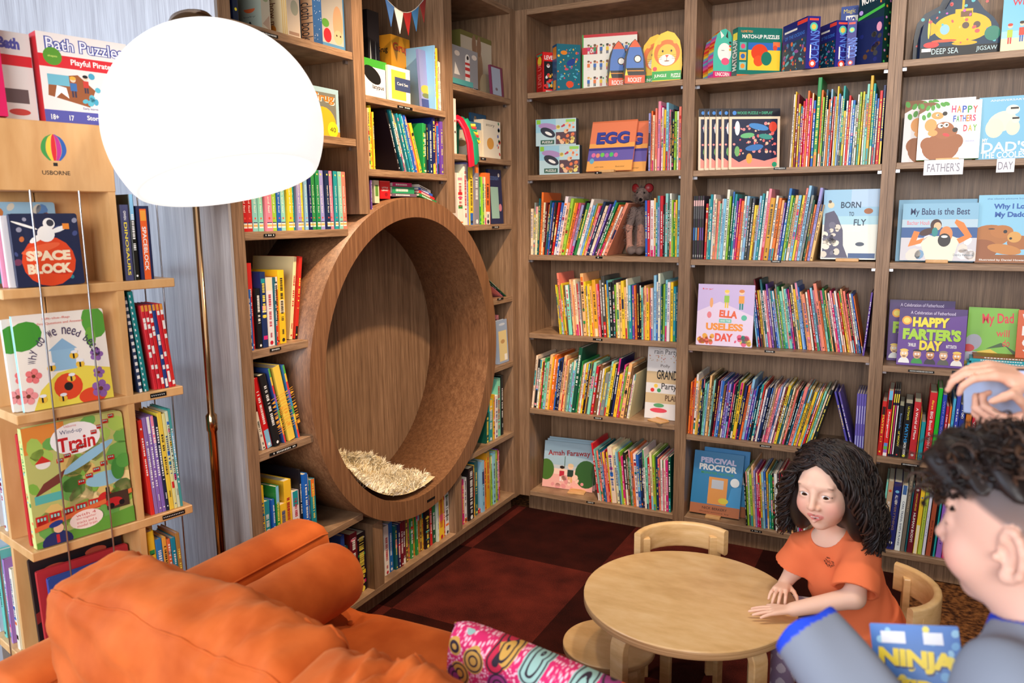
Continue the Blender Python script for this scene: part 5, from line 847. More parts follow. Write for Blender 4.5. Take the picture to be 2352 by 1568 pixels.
for z0, z1 in zip([.12] + SZ, [c - .024 for c in SZ] + [1.63]):
    for k in range(4):                         # pinwheel dividers and backs, one set per side
        X = Matrix.Translation((-.085, .21, 0)) @ Matrix.Rotation(k * PI / 2, 4, 'Z') @ Matrix.Translation((.085, -.21, 0))
        for nm, a, b in (('divider_panel', (-.031, .001, z0), (-.014, .128, z1)), ('back_panel', (S0 + .14, .128, z0), (-.014, .138, z1))):
            q = MB(); q.box(a, b, (1, 1, 1), X); q.build(nm, M['maple'], st)
for k in range(4):
    X = Matrix.Translation((-.085, .21, 0)) @ Matrix.Rotation(k * PI / 2, 4, 'Z') @ Matrix.Translation((.085, -.21, 0))
    for s in (-.215, -.105): q = MB(); q.tube([X @ Vector((s, -.006, .376)), X @ Vector((s, -.006, 1.632))], .0022, 6, (150, 150, 156)); q.build('wire', M['steel'], st)
for z, a, b, n in ((1.096, .03, .075, 7), (.745, .035, .10, 12)): q = MB(); q.box((a, -.0012, z - .018), (b, -.0001, z - .006), (16, 16, 17)); [q.box((a + (k + .6) * (b - a) / (n + 1), -.0015, z - .0135), (a + (k + 1) * (b - a) / (n + 1), -.0012, z - .0105), (220, 220, 216)) for k in range(n)]; q.build('label_tape', M['print'], st)
def sface(lab, s0, s1, z, h, y, th, c, art, tilt=5, nm='board_book', r=.006, **kw): return face_book(nm, lab, 'book', (SP(s0, y, z + .0005), s1 - s0, h, (-math.radians(tilt), 0, R78)), th, c, art, None, True, r, **kw)
def space(A): A.dots(30, .03, .03, .97, .97, .03, .06, [(70, 80, 130), (200, 110, 60), (50, 130, 140), (150, 150, 170), (120, 60, 90)], 6); A.C(.5, .34, .4, (224, 72, 34)); A.E(.4, .52, .3, .06, (236, 100, 60), 16, 14); A.E(.6, .2, .2, .05, (200, 54, 30), 16, -10); A.T('SPACE', .5, .42, .66, .14, (246, 224, 190), .06); A.T('BLOCK', .5, .24, .66, .14, (246, 224, 190), .06); A.E(.5, .72, .13, .13, W, 16, 30); A.C(.56, .86, .09, W); A.C(.58, .87, .055, (60, 60, 70)); A.E(.7, .78, .14, .04, W, 12, 20); A.E(.36, .66, .13, .045, W, 12, 30); A.E(.2, .84, .2, .02, W, 12, -20); A.R(.76, .78, .86, .86, (236, 140, 50))
def bees(A):
    A.P([(.1, 0), (1, 0), (1, .34), (.7, .4), (.4, .36), (.2, .2)], (236, 214, 80)); A.E(.1, .78, .2, .16, (70, 150, 50), 14, 30); A.E(.88, .86, .14, .2, (90, 160, 60), 14, 10); A.E(.82, .7, .06, .12, (110, 170, 60)); A.R(.36, .38, .62, .6, (150, 190, 216)); A.P([(.33, .6), (.65, .6), (.5, .72)], (140, 180, 210)); A.C(.5, .2, .16, (226, 74, 40)); A.C(.5, .2, .05, (40, 34, 34)); A.E(.76, .06, .16, .1, (226, 74, 40))
    for x, y, s, c in ((.86, .5, .08, (146, 100, 170)), (.86, .3, .07, (146, 100, 170)), (.86, .12, .11, (146, 100, 170)), (.14, .36, .09, (236, 120, 120)), (.06, .16, .1, (240, 150, 150))):
        for k in range(5): A.E(x + s * .6 * math.cos(k * 1.257), y + s * .6 * math.sin(k * 1.257) * A.w / A.h, s * .42, s * .42, c, 10); A.k -= 1
        A.k += 1; A.C(x, y, s * .25, (110, 60, 40), 8)
    for x, y in ((.34, .42), (.66, .42), (.54, .28), (.42, .08), (.2, .1), (.6, .52)): A.E(x, y, .05, .04, (240, 190, 60), 12); A.R(x - .01, y - .03, x + .01, y + .03, (40, 34, 30)); A.E(x + .01, y + .04, .04, .02, (236, 236, 240), 8)
    for i, ch in enumerate('Why do we need bees?'):
        f = i / 19; a = math.radians(172 - 164 * f)
        if ch != ' ': A.T(ch, .5 + .36 * math.cos(a), .46 + .34 * math.sin(a), .045, .075, (66, 50, 90), .0, math.degrees(a) - 90)
    A.T('Lift-the-flap', .46, .94, .3, .03, (226, 120, 110), 0); A.T('First Questions and Answers', .5, .89, .5, .03, (226, 120, 110), 0)
def train(A):
    A.R(0, .78, .4, 1, (226, 140, 60)); A.dots(40, .02, .1, .98, .98, .06, .15, [(130, 180, 70), (170, 200, 90), (226, 190, 110), (110, 170, 80), (240, 214, 150)], 21); A.E(.74, .44, .2, .08, (150, 196, 214)); A.E(.6, .66, .3, .05, (150, 196, 220), 14, 25); A.E(.5, .84, .25, .17, (250, 244, 240), 22); A.T('Train', .5, .8, .38, .12, (206, 36, 40), .03); A.T('Wind-up', .46, .9, .22, .045, (50, 60, 110), .0); A.T('Usborne', .46, .95, .12, .02, (206, 60, 50), 0)
    A.E(.16, .68, .07, .05, (240, 230, 220)); A.P([(.08, .69), (.24, .69), (.16, .75)], (206, 50, 40)); A.P([(.04, .42), (.3, .5), (.36, .6), (.14, .52)], (120, 60, 50)); A.R(.04, .36, .3, .43, (90, 180, 170))
    def cars(x, y, n, w, h, a):
        for k in range(n): A.E(x + k * w * 1.08, y + k * w * a, w * .5, h * .5 * A.h / A.w, (200, 40, 40), 4, 45 + 0); A.k -= 1; A.R(x + k * w * 1.08 - w * .48, y + k * w * a - h / 2, x + k * w * 1.08 + w * .48, y + k * w * a + h / 2, (206, 44, 40)); [A.R(x + k * w * 1.08 + w * j, y + k * w * a, x + k * w * 1.08 + w * (j + .16), y + k * w * a + h * .3, (150, 210, 200)) for j in (-.36, -.1, .16)]
    cars(.08, .22, 5, .12, .085, .06); A.E(.72, .27, .08, .07, (206, 44, 40)); A.R(.73, .3, .77, .36, (30, 30, 34)); cars(.32, .68, 4, .07, .035, .4); cars(.5, .46, 5, .075, .04, .5); cars(.68, .86, 4, .06, .035, .6); A.P([(.0, .14), (1, .26), (1, .3), (0, .18)], (226, 110, 60)); A.R(.72, .16, .96, .3, (70, 50, 40)); A.E(.8, .22, .09, .05, (200, 40, 44)); A.C(.77, .19, .03, K); A.C(.88, .2, .03, K)
    A.P([(0, 0), (1, 0), (1, .14), (.5, .1), (0, .05)], (100, 160, 60)); A.E(.5, .14, .17, .1, (250, 226, 214), 22); [A.T(s, .5, .185 - .03 * i, .2, .024, (206, 50, 50), 0) for i, s in enumerate(('with 4', 'slot-together', 'tracks and a', 'model train'))]; A.E(.2, .02, .15, .11, (40, 50, 100), 16); A.C(.22, .13, .05, (240, 190, 150)); A.E(.2, .17, .07, .03, (40, 60, 130), 12, 10); A.R(.19, .01, .22, .08, (200, 40, 50)); A.E(.88, .5, .07, .12, (70, 140, 60)); A.E(.95, .56, .08, .08, (90, 160, 70))
z = 1.40
sface('pale blue picture book with birds, behind the astronaut cover on the stand', -.27, -.125, z, .205, .085, .012, (150, 186, 206), lambda A: (A.dots(20, .05, .1, .95, .95, .05, .1, [(90, 130, 180), (230, 170, 80), (210, 200, 180), (200, 120, 60)], 4),), 4)
sface('brown and green picture book peeping out beside the astronaut cover', -.287, -.16, z, .165, .060, .012, (130, 90, 60), lambda A: (A.E(.1, .5, .2, .3, (90, 140, 60)), A.E(.2, .2, .3, .2, (60, 150, 150))), 4)
for k in range(2): sface(('white spined board book next behind the astronaut cover', 'pink spined board book third behind the astronaut cover')[k], -.268 - .008 * k, -.12 - .006 * k, z, .172, .030 + .013 * k, .010, ((236, 232, 236), (230, 150, 180))[k], None, 4)
sface('navy SPACE BLOCK board book with an astronaut on a red planet', -.256, -.104, z, .176, .012, .014, (34, 40, 70), space, 4)
z = 1.096
sface('second copy standing behind the bees board book', -.288, -.082, z, .228, .034, .014, (236, 226, 214), bees, 5)
sface('bees lift the flap board book with flowers around a blue hive', -.272, -.06, z, .236, .012, .014, (242, 234, 222), bees, 5, **dict(side=lambda A: A.R(.1, 0, .9, 1, (150, 210, 220))))
z = .745
sface('red book standing behind the large train book', -.28, -.042, z, .29, .045, .016, (190, 34, 40), None, 3, 'gift_book')
sface('large Wind-up Train book covered with red trains and fields', -.280, -.036, z, .308, .010, .024, (190, 190, 110), train, 4, 'gift_book', .012, **dict(sidec=(206, 210, 130), side=lambda A: (A.dots(12, .1, .05, .9, .9, .1, .25, [(90, 170, 200), (60, 140, 80), (230, 110, 70)], 4), A.T('Train', .5, .75, 3.0, .05, (60, 150, 80), 0, -90))))
z = .40
night = lambda A: (A.R(0, .7, 1, 1, (44, 40, 60)), A.E(.3, .8, .2, .1, (150, 60, 50)), A.dots(10, .1, .8, .9, .95, .02, .05, [W, (240, 200, 90)], 3))
sface('black picture book with chalk line drawings low on the stand', -.275, -.04, z, .29, .075, .012, (30, 26, 30), lambda A: (A.E(.25, .86, .14, .05, (190, 80, 60)), A.E(.7, .9, .12, .05, (190, 80, 60)), A.P([(0, .5), (1, .8), (1, .7), (0, .4)], (130, 40, 40))), 5, 'picture_book')
sface('red edged picture book low on the stand behind the blue star cover', -.27, -.038, z, .265, .045, .012, (180, 44, 50), None, 5, 'picture_book')
sface('blue picture book with a yellow star low on the stand', -.255, -.038, z, .25, .012, .014, (40, 70, 140), lambda A: (A.P([(.32, .5), (.38, .66), (.54, .66), (.42, .76), (.46, .92), (.34, .82), (.22, .9), (.26, .74), (.14, .64), (.28, .64)], (244, 176, 50)), A.R(0, 0, 1, .4, (70, 90, 160))), 6, 'picture_book')
def sspine(nm, s, z, t, h, c, lab, lean=0, txt=None, w=.105, y=.012, group=None):
    o = shelf_book(nm, t, h, w, c, int(s * 1e4) + int(z * 99), spine(txt) if txt else None); o.location = SP(s, y, z + .0006 + t / 2 * abs(math.sin(math.radians(lean)))); o.rotation_euler = Euler((0, math.radians(lean), R78), 'XYZ'); return tag(o, lab, 'book', group)
z = 1.40
sspine('board_book', .010, z, .022, .198, (70, 84, 110), 'slate spine lettered DINOSAURS at the end of the stand', 0, [('T', 'DINOSAURS', .42, .7, .5, Y), ('T', 'OWEN', .86, .12, .4, W)]); sspine('board_book', .0295, z, .013, .225, (34, 28, 30), 'black tall spine behind the orange SPACEBLOCK spine'); sspine('board_book', .058, z, .034, .195, (40, 38, 70), 'navy board book with an orange SPACEBLOCK spine panel', 0, [('R', .14, .0, .86, .96, (232, 96, 40)), ('T', 'SPACEBLOCK', .42, .6, .42, W), ('R', .2, .8, .8, .94, (240, 160, 60))])
z = 1.096
stripe = [('R', 0, k / 14, 1, (k + .5) / 14, (240, 238, 232)) for k in range(14)]
sspine('activity_book', .012, z, .010, .262, (40, 60, 100), 'white and navy checked spine leaning on the stand post', -4.5, stripe); sspine('activity_book', .028, z, .013, .275, (24, 130, 130), 'teal spiral bound activity book on the stand', -4.5, [('R', 0, k / 18, .3, (k + .4) / 18, W) for k in range(18)])
for k in range(6):
    c = (206, 40, 44) if k != 3 else (40, 60, 130); r = random.Random(k); sspine('activity_book', .0545 + .0103 * k, z, .0092, .235, c, f'red and white ruled activity spine, {ordinal(k + 1)} from the teal spiral book', -5, [('R', 0, v, 1, v + .05, (240, 236, 228)) for v in [r.uniform(0, .95) for _ in range(7)]] + [('R', 0, .93, 1, 1, (226, 150, 60))], .1, .012, 'red and white activity books')
z = .745
for k, (t, h, c, l) in enumerate(((.011, .275, (214, 44, 44), 'red spine leaning by the train book'), (.010, .28, (140, 110, 180), 'purple spine, nearest the red one, on the stand'), (.010, .28, (140, 110, 180), 'purple spine, middle of three, on the stand'), (.010, .28, (140, 110, 180), 'purple spine, farthest from the red one, on the stand'), (.009, .275, (34, 36, 70), 'dark navy spine beside the purple three'), (.013, .285, (240, 204, 60), 'yellow spine with black birds on the stand'), (.009, .28, (224, 222, 150), 'pale lime spine beside the yellow one'), (.008, .285, (200, 210, 190), 'grey green spine toward the end of the stand'), (.007, .29, (60, 150, 150), 'teal edged spine last on the stand shelf'))):
    sspine('storybook', .006 + sum([.0118, .0108, .0108, .0108, .0098, .0138, .0098, .0088, .0078][:k]) + t / 2 + .004, z, t, h, c, l, -3, None, .105)
z = .40
for k, (t, h, c, l) in enumerate(((.020, .30, (236, 186, 50), 'yellow and black thick spine low on the stand end'), (.018, .27, (40, 130, 180), 'bright blue spine low on the stand end'), (.012, .27, (226, 160, 70), 'amber spine low on the stand end'), (.010, .26, (226, 110, 60), 'orange spine low on the stand end'), (.014, .26, (30, 140, 160), 'teal spine low on the stand end'), (.012, .27, (180, 120, 60), 'tan spine low on the stand end'))):
    sspine('storybook', .002 + sum([.0215, .019, .013, .011, .015, .013][:k]) + t / 2, z, t, h, c, l, -2, None, .105)
# spines facing the window side of the stand
def wspine(s_y, z, t, h, c, lab): o = shelf_book('storybook', t, h, .105, c, int(s_y * 1e4) + 5); o.location = SX @ Vector((S0 + .012, s_y, z + .0006)); o.rotation_euler = Euler((0, 0, R78 - PI / 2), 'XYZ'); tag(o, lab, 'book')
for zi, z in enumerate((.40, .745, 1.096)):
    for k in range(4): wspine(.375 - .05 * k - .01 * zi, z, (.014, .02, .012, .018)[k], .27 - .012 * k, [(200, 214, 226), (110, 190, 190), (150, 120, 180), (226, 226, 216)][(k + zi) % 4], f'{["pale blue", "mint", "mauve", "white"][(k + zi) % 4]} spine on the window side of the stand, {["low", "middle", "high"][zi]} shelf')
# boxes on top of the stand
z = 1.7955
def bath(A): A.R(0, .62, 1, .76, (214, 40, 50)); A.R(0, 0, 1, .14, (84, 84, 164)); A.T('Bath Puzzles', .52, .88, .88, .155, (70, 80, 160), .07); A.T('Bath Puzzles', .52, .88, .85, .135, (238, 236, 244), .005); A.T('Playful Pirates', .58, .69, .48, .085, W, .02); A.C(.15, .74, .1, (90, 150, 50)); A.T('shapes', .15, .74, .1, .03, (220, 230, 120), 0); A.P([(.06, .3), (.5, .2), (.58, .4), (.4, .56), (.08, .5)], (150, 84, 44)); A.R(.07, .42, .3, .54, (110, 180, 200)); A.P([(.12, .26), (.2, .34), (.28, .28), (.26, .4), (.16, .42)], W); kid(A, .34, .3, 1.6, (240, 200, 170), (60, 110, 170), (60, 50, 70), (230, 170, 60)); kid(A, .48, .36, 1.4, (240, 200, 170), (200, 60, 50), (60, 50, 70), K); A.dots(12, .45, .25, .95, .58, .02, .045, [(90, 180, 200), (70, 160, 190)], 5); A.T('Early learning fun!', .55, .18, .26, .035, (80, 90, 150), 0); A.T('18+', .1, .06, .08, .06, W, .02); A.T('17', .28, .06, .05, .06, W, .02); A.T('Storage bag', .62, .07, .34, .07, W, .02)
F = (SP(-.15, .03, z), .215, .213, (-math.radians(3), 0, R78)); bx('white BATH PUZZLES box on top of the display stand', F, .04, (236, 226, 222), bath, None, (206, 40, 50))
F = (SP(-.236, .05, z), .078, .205, (-math.radians(2), 0, R78 + .02)); bx('second bath puzzle box squeezed beside the front one', F, .035, (226, 220, 216), lambda A: (A.R(0, .62, 1, .74, (214, 40, 50)), A.T('Bath', .4, .87, .6, .13, (90, 90, 170), .06), A.R(.1, .2, .8, .36, (100, 80, 80)), A.E(.5, .1, .3, .1, (200, 60, 50))), None, (206, 36, 50))
F = (SP(-.300, .004, z), .060, .245, (-math.radians(4), 0, R78 - .05)); bx('tall pink double-sided puzzle box at the stand corner', F, .05, (214, 30, 92), lambda A: (A.T('DOUBLE-SIDED', .4, .5, 2.4, .16, W, .02, 90), A.C(.5, .12, .26, (30, 130, 100)), A.T('100', .5, .13, .3, .05, W, .02), A.R(.3, .9, 1, .98, (30, 120, 90))), None, (196, 24, 84))
o = bx('red ribbed box edge peeping over the bath puzzle box', (SP(-.13, .085, z), .16, .222, (0, 0, R78)), .04, (206, 34, 44), lambda A: (A.R(0, .95, 1, 1, (226, 60, 70)),), None, (196, 30, 40))

# ------------------------------------------------------------------ floor lamp
LPX, LPY = -.0209, -1.9737
lamp = thing('floor_lamp', 'floor lamp with a big glowing white globe shade on a bronze pole', 'lamp', (LPX, LPY, 0))
q = MB(); q.lathe([(0, .0005), (.085, .0005), (.088, .008), (.08, .018), (.02, .024), (0, .024)], n=40); q.build('base', M['brass'], lamp)
q = MB(); q.lathe([(0, .02), (.0135, .02), (.0135, .935), (.0165, .94), (.0165, .985), (.010, .992), (.0095, 1.60), (0, 1.60)], n=20); q.build('pole', M['brass'], lamp)
t_ = 1.97; cen = dp(497, 290, t_) - Vector((LPX, LPY, 0)); axis = (CU * math.cos(math.radians(13.6)) - CR * math.sin(math.radians(13.6))).normalized()
X = Matrix.Translation(cen) @ axis.to_track_quat('Z', 'Y').to_matrix().to_4x4(); RS_ = .264; prof = []
for k in range(41): a = math.radians(90 - k * (90 + 31) / 40); prof.append((RS_ * math.cos(a), RS_ * math.sin(a) * (1 if a < 0 else .965)))
e = prof[-1]; prof += [(e[0] - .006, e[1] - .008), (e[0] - .016, e[1] - .009), (e[0] - .02, e[1])] + [((r_ - .008), z_ - .004) for r_, z_ in prof[-2:8:-2]] + [(0.02, RS_ * .965 - .012)]
gm, gt, gb = principled('opal_glass'); gb.inputs['Base Color'].default_value = (.35, .35, .35, 1); gb.inputs['Roughness'].default_value = .25; gb.inputs['Emission Color'].default_value = (1, .965, .93, 1); gb.inputs['Emission Strength'].default_value = .92
q = MB(); q.lathe(prof, n=72, xf=X); q.build('lamp_shade', gm, lamp)
q = MB(); q.lathe([(0, RS_ * .965 + .046), (.010, RS_ * .965 + .046), (.014, RS_ * .965 + .034), (.05, RS_ * .965 + .026), (.068, RS_ * .965 - .004), (.068, RS_ * .965 - .012), (.0, RS_ * .965 - .006)], n=32, xf=X); q.build('cap', M['brass'], lamp)
P0, P3 = Vector((0, 0, 1.595)), Vector(cen) + axis * (RS_ * .965 + .03); hd_ = Vector((-P3.x, -P3.y, 0)).normalized(); P1, P2 = Vector((0, 0, 2.10)), P3 + hd_ * .12 + Vector((0, 0, .02)); q = MB(); q.tube([P0 * (1 - f) ** 3 + P1 * 3 * f * (1 - f) ** 2 + P2 * 3 * f * f * (1 - f) + P3 * f ** 3 for f in [i / 18 for i in range(19)]], .0095, 12); q.build('neck', M['brass'], lamp)

# ------------------------------------------------------------------ orange velvet sofa
def velvet():
    m, t, b = principled('orange_velvet'); N, L = t.nodes, t.links
    tc = N.new('ShaderNodeNewGeometry'); n = N.new('ShaderNodeTexNoise'); n.inputs['Scale'].default_value = 9; n.inputs['Detail'].default_value = 4; L.new(tc.outputs['Position'], n.inputs['Vector'])
    r = N.new('ShaderNodeValToRGB'); e = r.color_ramp.elements; e[0].position = .35; e[0].color = lin((178, 78, 24)); e[1].position = .68; e[1].color = lin((206, 100, 40)); L.new(n.outputs[0], r.inputs[0]); L.new(r.outputs[0], b.inputs['Base Color'])
    b.inputs['Roughness'].default_value = .75; b.inputs['Specular IOR Level'].default_value = .2; b.inputs['Sheen Weight'].default_value = .3; b.inputs['Sheen Roughness'].default_value = .45; b.inputs['Sheen Tint'].default_value = lin((250, 180, 120))
    n2 = N.new('ShaderNodeTexNoise'); n2.inputs['Scale'].default_value = 700; L.new(tc.outputs['Position'], n2.inputs['Vector']); bp = N.new('ShaderNodeBump'); bp.inputs['Strength'].default_value = .12; bp.inputs['Distance'].default_value = .001; L.new(n2.outputs[0], bp.inputs['Height']); L.new(bp.outputs[0], b.inputs['Normal']); return m
VEL = velvet()
def pillow(w, h, d, p=4.0, n=40, puff=.35, wr=0.0, seed=1, crown=0.0, ripples=()):
    """cushion as a mesh: w x h face (x, z), thickness d (y); rounded box swelling in the middle, with gathered wrinkles"""
    r = random.Random(seed); q = MB(); ph = [r.uniform(0, 6.28) for _ in range(8)]; V = []; nv = 26
    for side in (-1, 1):
        for i in range(n + 1):
            for j in range(nv + 1):
                u, v = -1 + 2 * i / n, -1 + 2 * j / nv
                pu, pv = math.copysign(abs(u) ** .8, u), math.copysign(abs(v) ** .8, v)
                e = max(0, 1 - abs(pu) ** p) ** (1 / p) * max(0, 1 - abs(pv) ** p) ** (1 / p)
                y = side * d / 2 * ((1 - puff) * min(1, e * 1.5) + puff * (1 - u * u) ** .6 * (1 - v * v) ** .6) + 0
                wv = wr * e * (math.sin(9 * u + 5 * v + ph[0]) * .5 + math.sin(17 * u - 6 * v + ph[1]) * .35 + math.sin(23 * u + 13 * v + ph[2]) * .25) * (0.4 + abs(v))
                V.append((pu * w / 2 * (1 - .05 * (1 - abs(v)) * 0), y + side * wv, h / 2 + pv * h / 2 + crown * (1 - u * u) * (v > 0) * v))
    m = (n + 1) * (nv + 1); F = []
    for s in (0, 1):
        for i in range(n):
            for j in range(nv):
                a = s * m + i * (nv + 1) + j; f = (a, a + nv + 1, a + nv + 2, a + 1); F.append(f if s == 0 else f[::-1])
    q.faces(V, F, (220, 100, 30), True); return q
def weld(o, d=.0006):
    w = o.modifiers.new('weld', 'WELD'); w.merge_threshold = d; return o
def cushion_block(nm, w, h, d, parent=None, seed=1, wr=.006, crown=.03, rad=.035):
    """boxy feather cushion with piped seams: x width, y thickness, z height; origin bottom centre"""
    q = MB(); r = random.Random(seed); n1, n2, n3 = 44, 28, 10; ph = [r.uniform(0, 6.28) for _ in range(9)]; vid = {}; V = []; F = []
    def pos(i, j, k):
        u, v, t = -1 + 2 * i / n1, -1 + 2 * j / n2, -1 + 2 * k / n3
        x, y, z = u * w / 2, t * d / 2, v * h / 2
        cx, cy, cz = max(-w / 2 + rad, min(w / 2 - rad, x)), max(-d / 2 + rad, min(d / 2 - rad, y)), max(-h / 2 + rad, min(h / 2 - rad, z)); dx, dy, dz = x - cx, y - cy, z - cz; L = math.sqrt(dx * dx + dy * dy + dz * dz)
        if L > 1e-9: s = rad / L; m = max(abs(dx), abs(dy), abs(dz)); x, y, z = cx + dx * s * m / rad, cy + dy * s * m / rad, cz + dz * s * m / rad
        bu = (1 - u * u) ** .7; bv = (1 - v * v) ** .7; bt = (1 - t * t) ** .7
        y += math.copysign(1, t) * abs(t) ** 2 * .05 * bu * bv; z += v * abs(v) * crown * bu * (.5 + .5 * bt); x += u * abs(u) ** 3 * .02 * bv
        g = (math.sin(11 * u + 3 * t + ph[0] + 1.8 * math.sin(5 * u + ph[5])) + .6 * math.sin(23 * u - 4 * t + ph[1] + 1.5 * math.sin(7 * u + ph[6])) + .45 * math.sin(41 * u + 6 * t + ph[2])) * (.65 + .5 * math.sin(4 * u + ph[7])); g2 = math.sin(6 * u + 15 * v + ph[3]) + .6 * math.sin(11 * u - 9 * v + ph[4])
        if v > 0: z += wr * g * abs(v) ** 4 * (1 - abs(u) ** 6)
        y += t * wr * .7 * (g2 + .6 * g * max(0, v) ** 2) * (1 - u ** 8)
        return (x, y, z + h / 2)
    def vx(i, j, k):
        if (i, j, k) not in vid: vid[(i, j, k)] = len(V); V.append(pos(i, j, k))
        return vid[(i, j, k)]
    for i in range(n1):
        for j in range(n2): F.append((vx(i, j, 0), vx(i + 1, j, 0), vx(i + 1, j + 1, 0), vx(i, j + 1, 0))); F.append((vx(i, j, n3), vx(i, j + 1, n3), vx(i + 1, j + 1, n3), vx(i + 1, j, n3)))
        for k in range(n3): F.append((vx(i, 0, k), vx(i, 0, k + 1), vx(i + 1, 0, k + 1), vx(i + 1, 0, k))); F.append((vx(i, n2, k), vx(i + 1, n2, k), vx(i + 1, n2, k + 1), vx(i, n2, k + 1)))
    for j in range(n2):
        for k in range(n3): F.append((vx(0, j, k), vx(0, j + 1, k), vx(0, j + 1, k + 1), vx(0, j, k + 1))); F.append((vx(n1, j, k), vx(n1, j, k + 1), vx(n1, j + 1, k + 1), vx(n1, j + 1, k)))
    q.faces(V, F, (220, 100, 30), True); o = q.build(nm, VEL, parent)
    for k in (0, n3):                          # piping along both seams
        P = [pos(i, n2, k) for i in range(n1 + 1)] + [pos(n1, j, k) for j in range(n2 - 1, -1, -1)] + [pos(i, 0, k) for i in range(n1 - 1, -1, -1)] + [pos(0, j, k) for j in range(1, n2)]
        q = MB(); q.tube(P, .0032, 6, (200, 90, 30), closed=True); q.build('piping', VEL, o)
    return o
sofa = thing('sofa', 'orange velvet sofa with a low arm facing the bookcases', 'sofa', (0, 0, 0))
def soft_block(nm, a, b, rad, mat=VEL, seg=5, parent=sofa):
    q = MB(); q.box(a, b); o = q.build(nm, mat, parent); m = o.modifiers.new('bevel', 'BEVEL'); m.width = rad; m.segments = seg; o.data.polygons.foreach_set('use_smooth', [True] * len(o.data.polygons)); return o
# arm: a slab with a softly crowned top and a seam line
q = MB(); prof = [(-.075, .12), (-.08, .3), (-.08, .60), (-.074, .63), (-.058, .648), (-.03, .656), (0, .658), (.03, .656), (.058, .648), (.074, .63), (.08, .60), (.08, .3), (.075, .12)]
ys = [(-2.76, .9), (-2.755, .97), (-2.74, 1), (-2.3, 1), (-1.87, 1), (-1.85, .985), (-1.838, .95), (-1.832, .88)]
V = [(.213 + x * s, y, .12 + (z - .12) * (1 - (1 - s) * .35)) for y, s in ys for x, z in prof]; n = len(prof)
q.faces(V, [(i * n + k, i * n + k + 1, (i + 1) * n + k + 1, (i + 1) * n + k) for i in range(len(ys) - 1) for k in range(n - 1)], (220, 100, 30), True); q.faces(V, [tuple(range(n)), tuple(range(len(ys) * n - 1, (len(ys) - 1) * n - 1, -1))], (220, 100, 30)); arm = q.build('armrest', VEL, sofa)
q = MB(); q.tube([(.213 + .0765, y, .627) for y in (-2.74, -2.3, -1.87)] + [(.213 + .07, -1.838, .618), (.213 + .05, -1.8325, .626), (.213, -1.831, .63), (.213 - .05, -1.8325, .626), (.213 - .07, -1.838, .618)] + [(.213 - .0765, y, .627) for y in (-1.87, -2.3, -2.74)], .0028, 6); q.build('piping', VEL, arm)
soft_block('base', (.14, -2.80, .10), (1.74, -1.90, .30), .02)
soft_block('backrest', (.30, -2.98, .12), (1.74, -2.80, .66), .05)
# seat cushion, deep-buttoned
q = MB(); nx, ny = 90, 56; sx0, sx1, sy0, sy1 = .296, 1.74, -2.78, -1.88; BT = [(.46, -1.96), (.80, -2.09), (1.14, -2.02), (1.44, -2.09), (.5, -2.4), (.95, -2.42), (1.4, -2.4)]
def seat_z(x, y):
    e = min((x - sx0), (sx1 - x), (y - sy0), (sy1 - y)); z = .462 - .05 * math.exp(-max(e, 0) / .018)
    for bx_, by_ in BT:
        dx, dy = x - bx_, y - by_; d = math.hypot(dx, dy); a = math.atan2(dy, dx); z -= .032 * math.exp(-(d / .055) ** 2) + .009 * math.exp(-d / .11) * (.5 + .5 * math.cos(5 * a + bx_ * 9)) ** 3
    return z + .004 * math.sin(7 * x + 3) * math.sin(9 * y)
V = [(sx0 + (sx1 - sx0) * i / nx, sy0 + (sy1 - sy0) * j / ny, seat_z(sx0 + (sx1 - sx0) * i / nx, sy0 + (sy1 - sy0) * j / ny)) for i in range(nx + 1) for j in range(ny + 1)]; F = [(i * (ny + 1) + j, (i + 1) * (ny + 1) + j, (i + 1) * (ny + 1) + j + 1, i * (ny + 1) + j + 1) for i in range(nx) for j in range(ny)]
q.faces(V, F, (220, 100, 30), True); o = q.build('seat', VEL, sofa)
q = MB(); P = rrect(sx0, sy0, sx1, sy1, .02, 3); q.prism([(a, b, 0) for a, b in P], 2, .302, .42, (220, 100, 30)); q.build('seat_border', VEL, sofa)
q = MB(); q.tube([(sx0 + .01, sy1 + .002, .415), (.8, sy1 + .004, .42), (sx1 - .01, sy1 + .002, .415)], .003, 6); q.build('piping', VEL, sofa)
for bx_, by_ in BT[:4]: q = MB(); q.lathe([(0, .010), (.008, .008), (.012, 0), (0, -.004)], (bx_, by_, seat_z(bx_, by_)), 16); q.build('button', VEL, sofa)
for x, y in ((.2, -1.98), (1.66, -1.98), (.2, -2.9), (1.66, -2.9)): q = MB(); q.lathe([(0, .0), (.014, 0), (.024, .11), (0, .11)], (x, y, 0), 16); q.build('leg', M['maple'], sofa)
c1 = cushion_block('back_cushion', .64, .40, .17, sofa, 3, .0078, .03); c1.location = (.640, -2.60, .455); c1.rotation_euler = (.10, .02, -.03); c1['label'] = 'big back cushion resting beside the low arm'
c2 = cushion_block('back_cushion', .30, .40, .15, sofa, 8, .0075, .03); c2.location = (1.125, -2.66, .455); c2.rotation_euler = (.10, 0, .06)
q = MB(); br = .096; prof = [(0, -.262), (br * .5, -.262), (br * .8, -.255), (br * .95, -.24), (br, -.22)] + [(br * (1 + .012 * math.sin(k * 2.1)), -.2 + k * .04) for k in range(11)] + [(br, .22), (br * .97, .238), (br * .86, .252), (br * .6, .26), (0, .264)]
q.lathe(prof, n=40, xf=Matrix.Translation((.408, -2.185, .466 + br)) @ Matrix.Rotation(-PI / 2, 4, 'X')); o = q.build('bolster', VEL); tag(o, 'orange velvet bolster lying along the inside of the sofa arm', 'bolster')
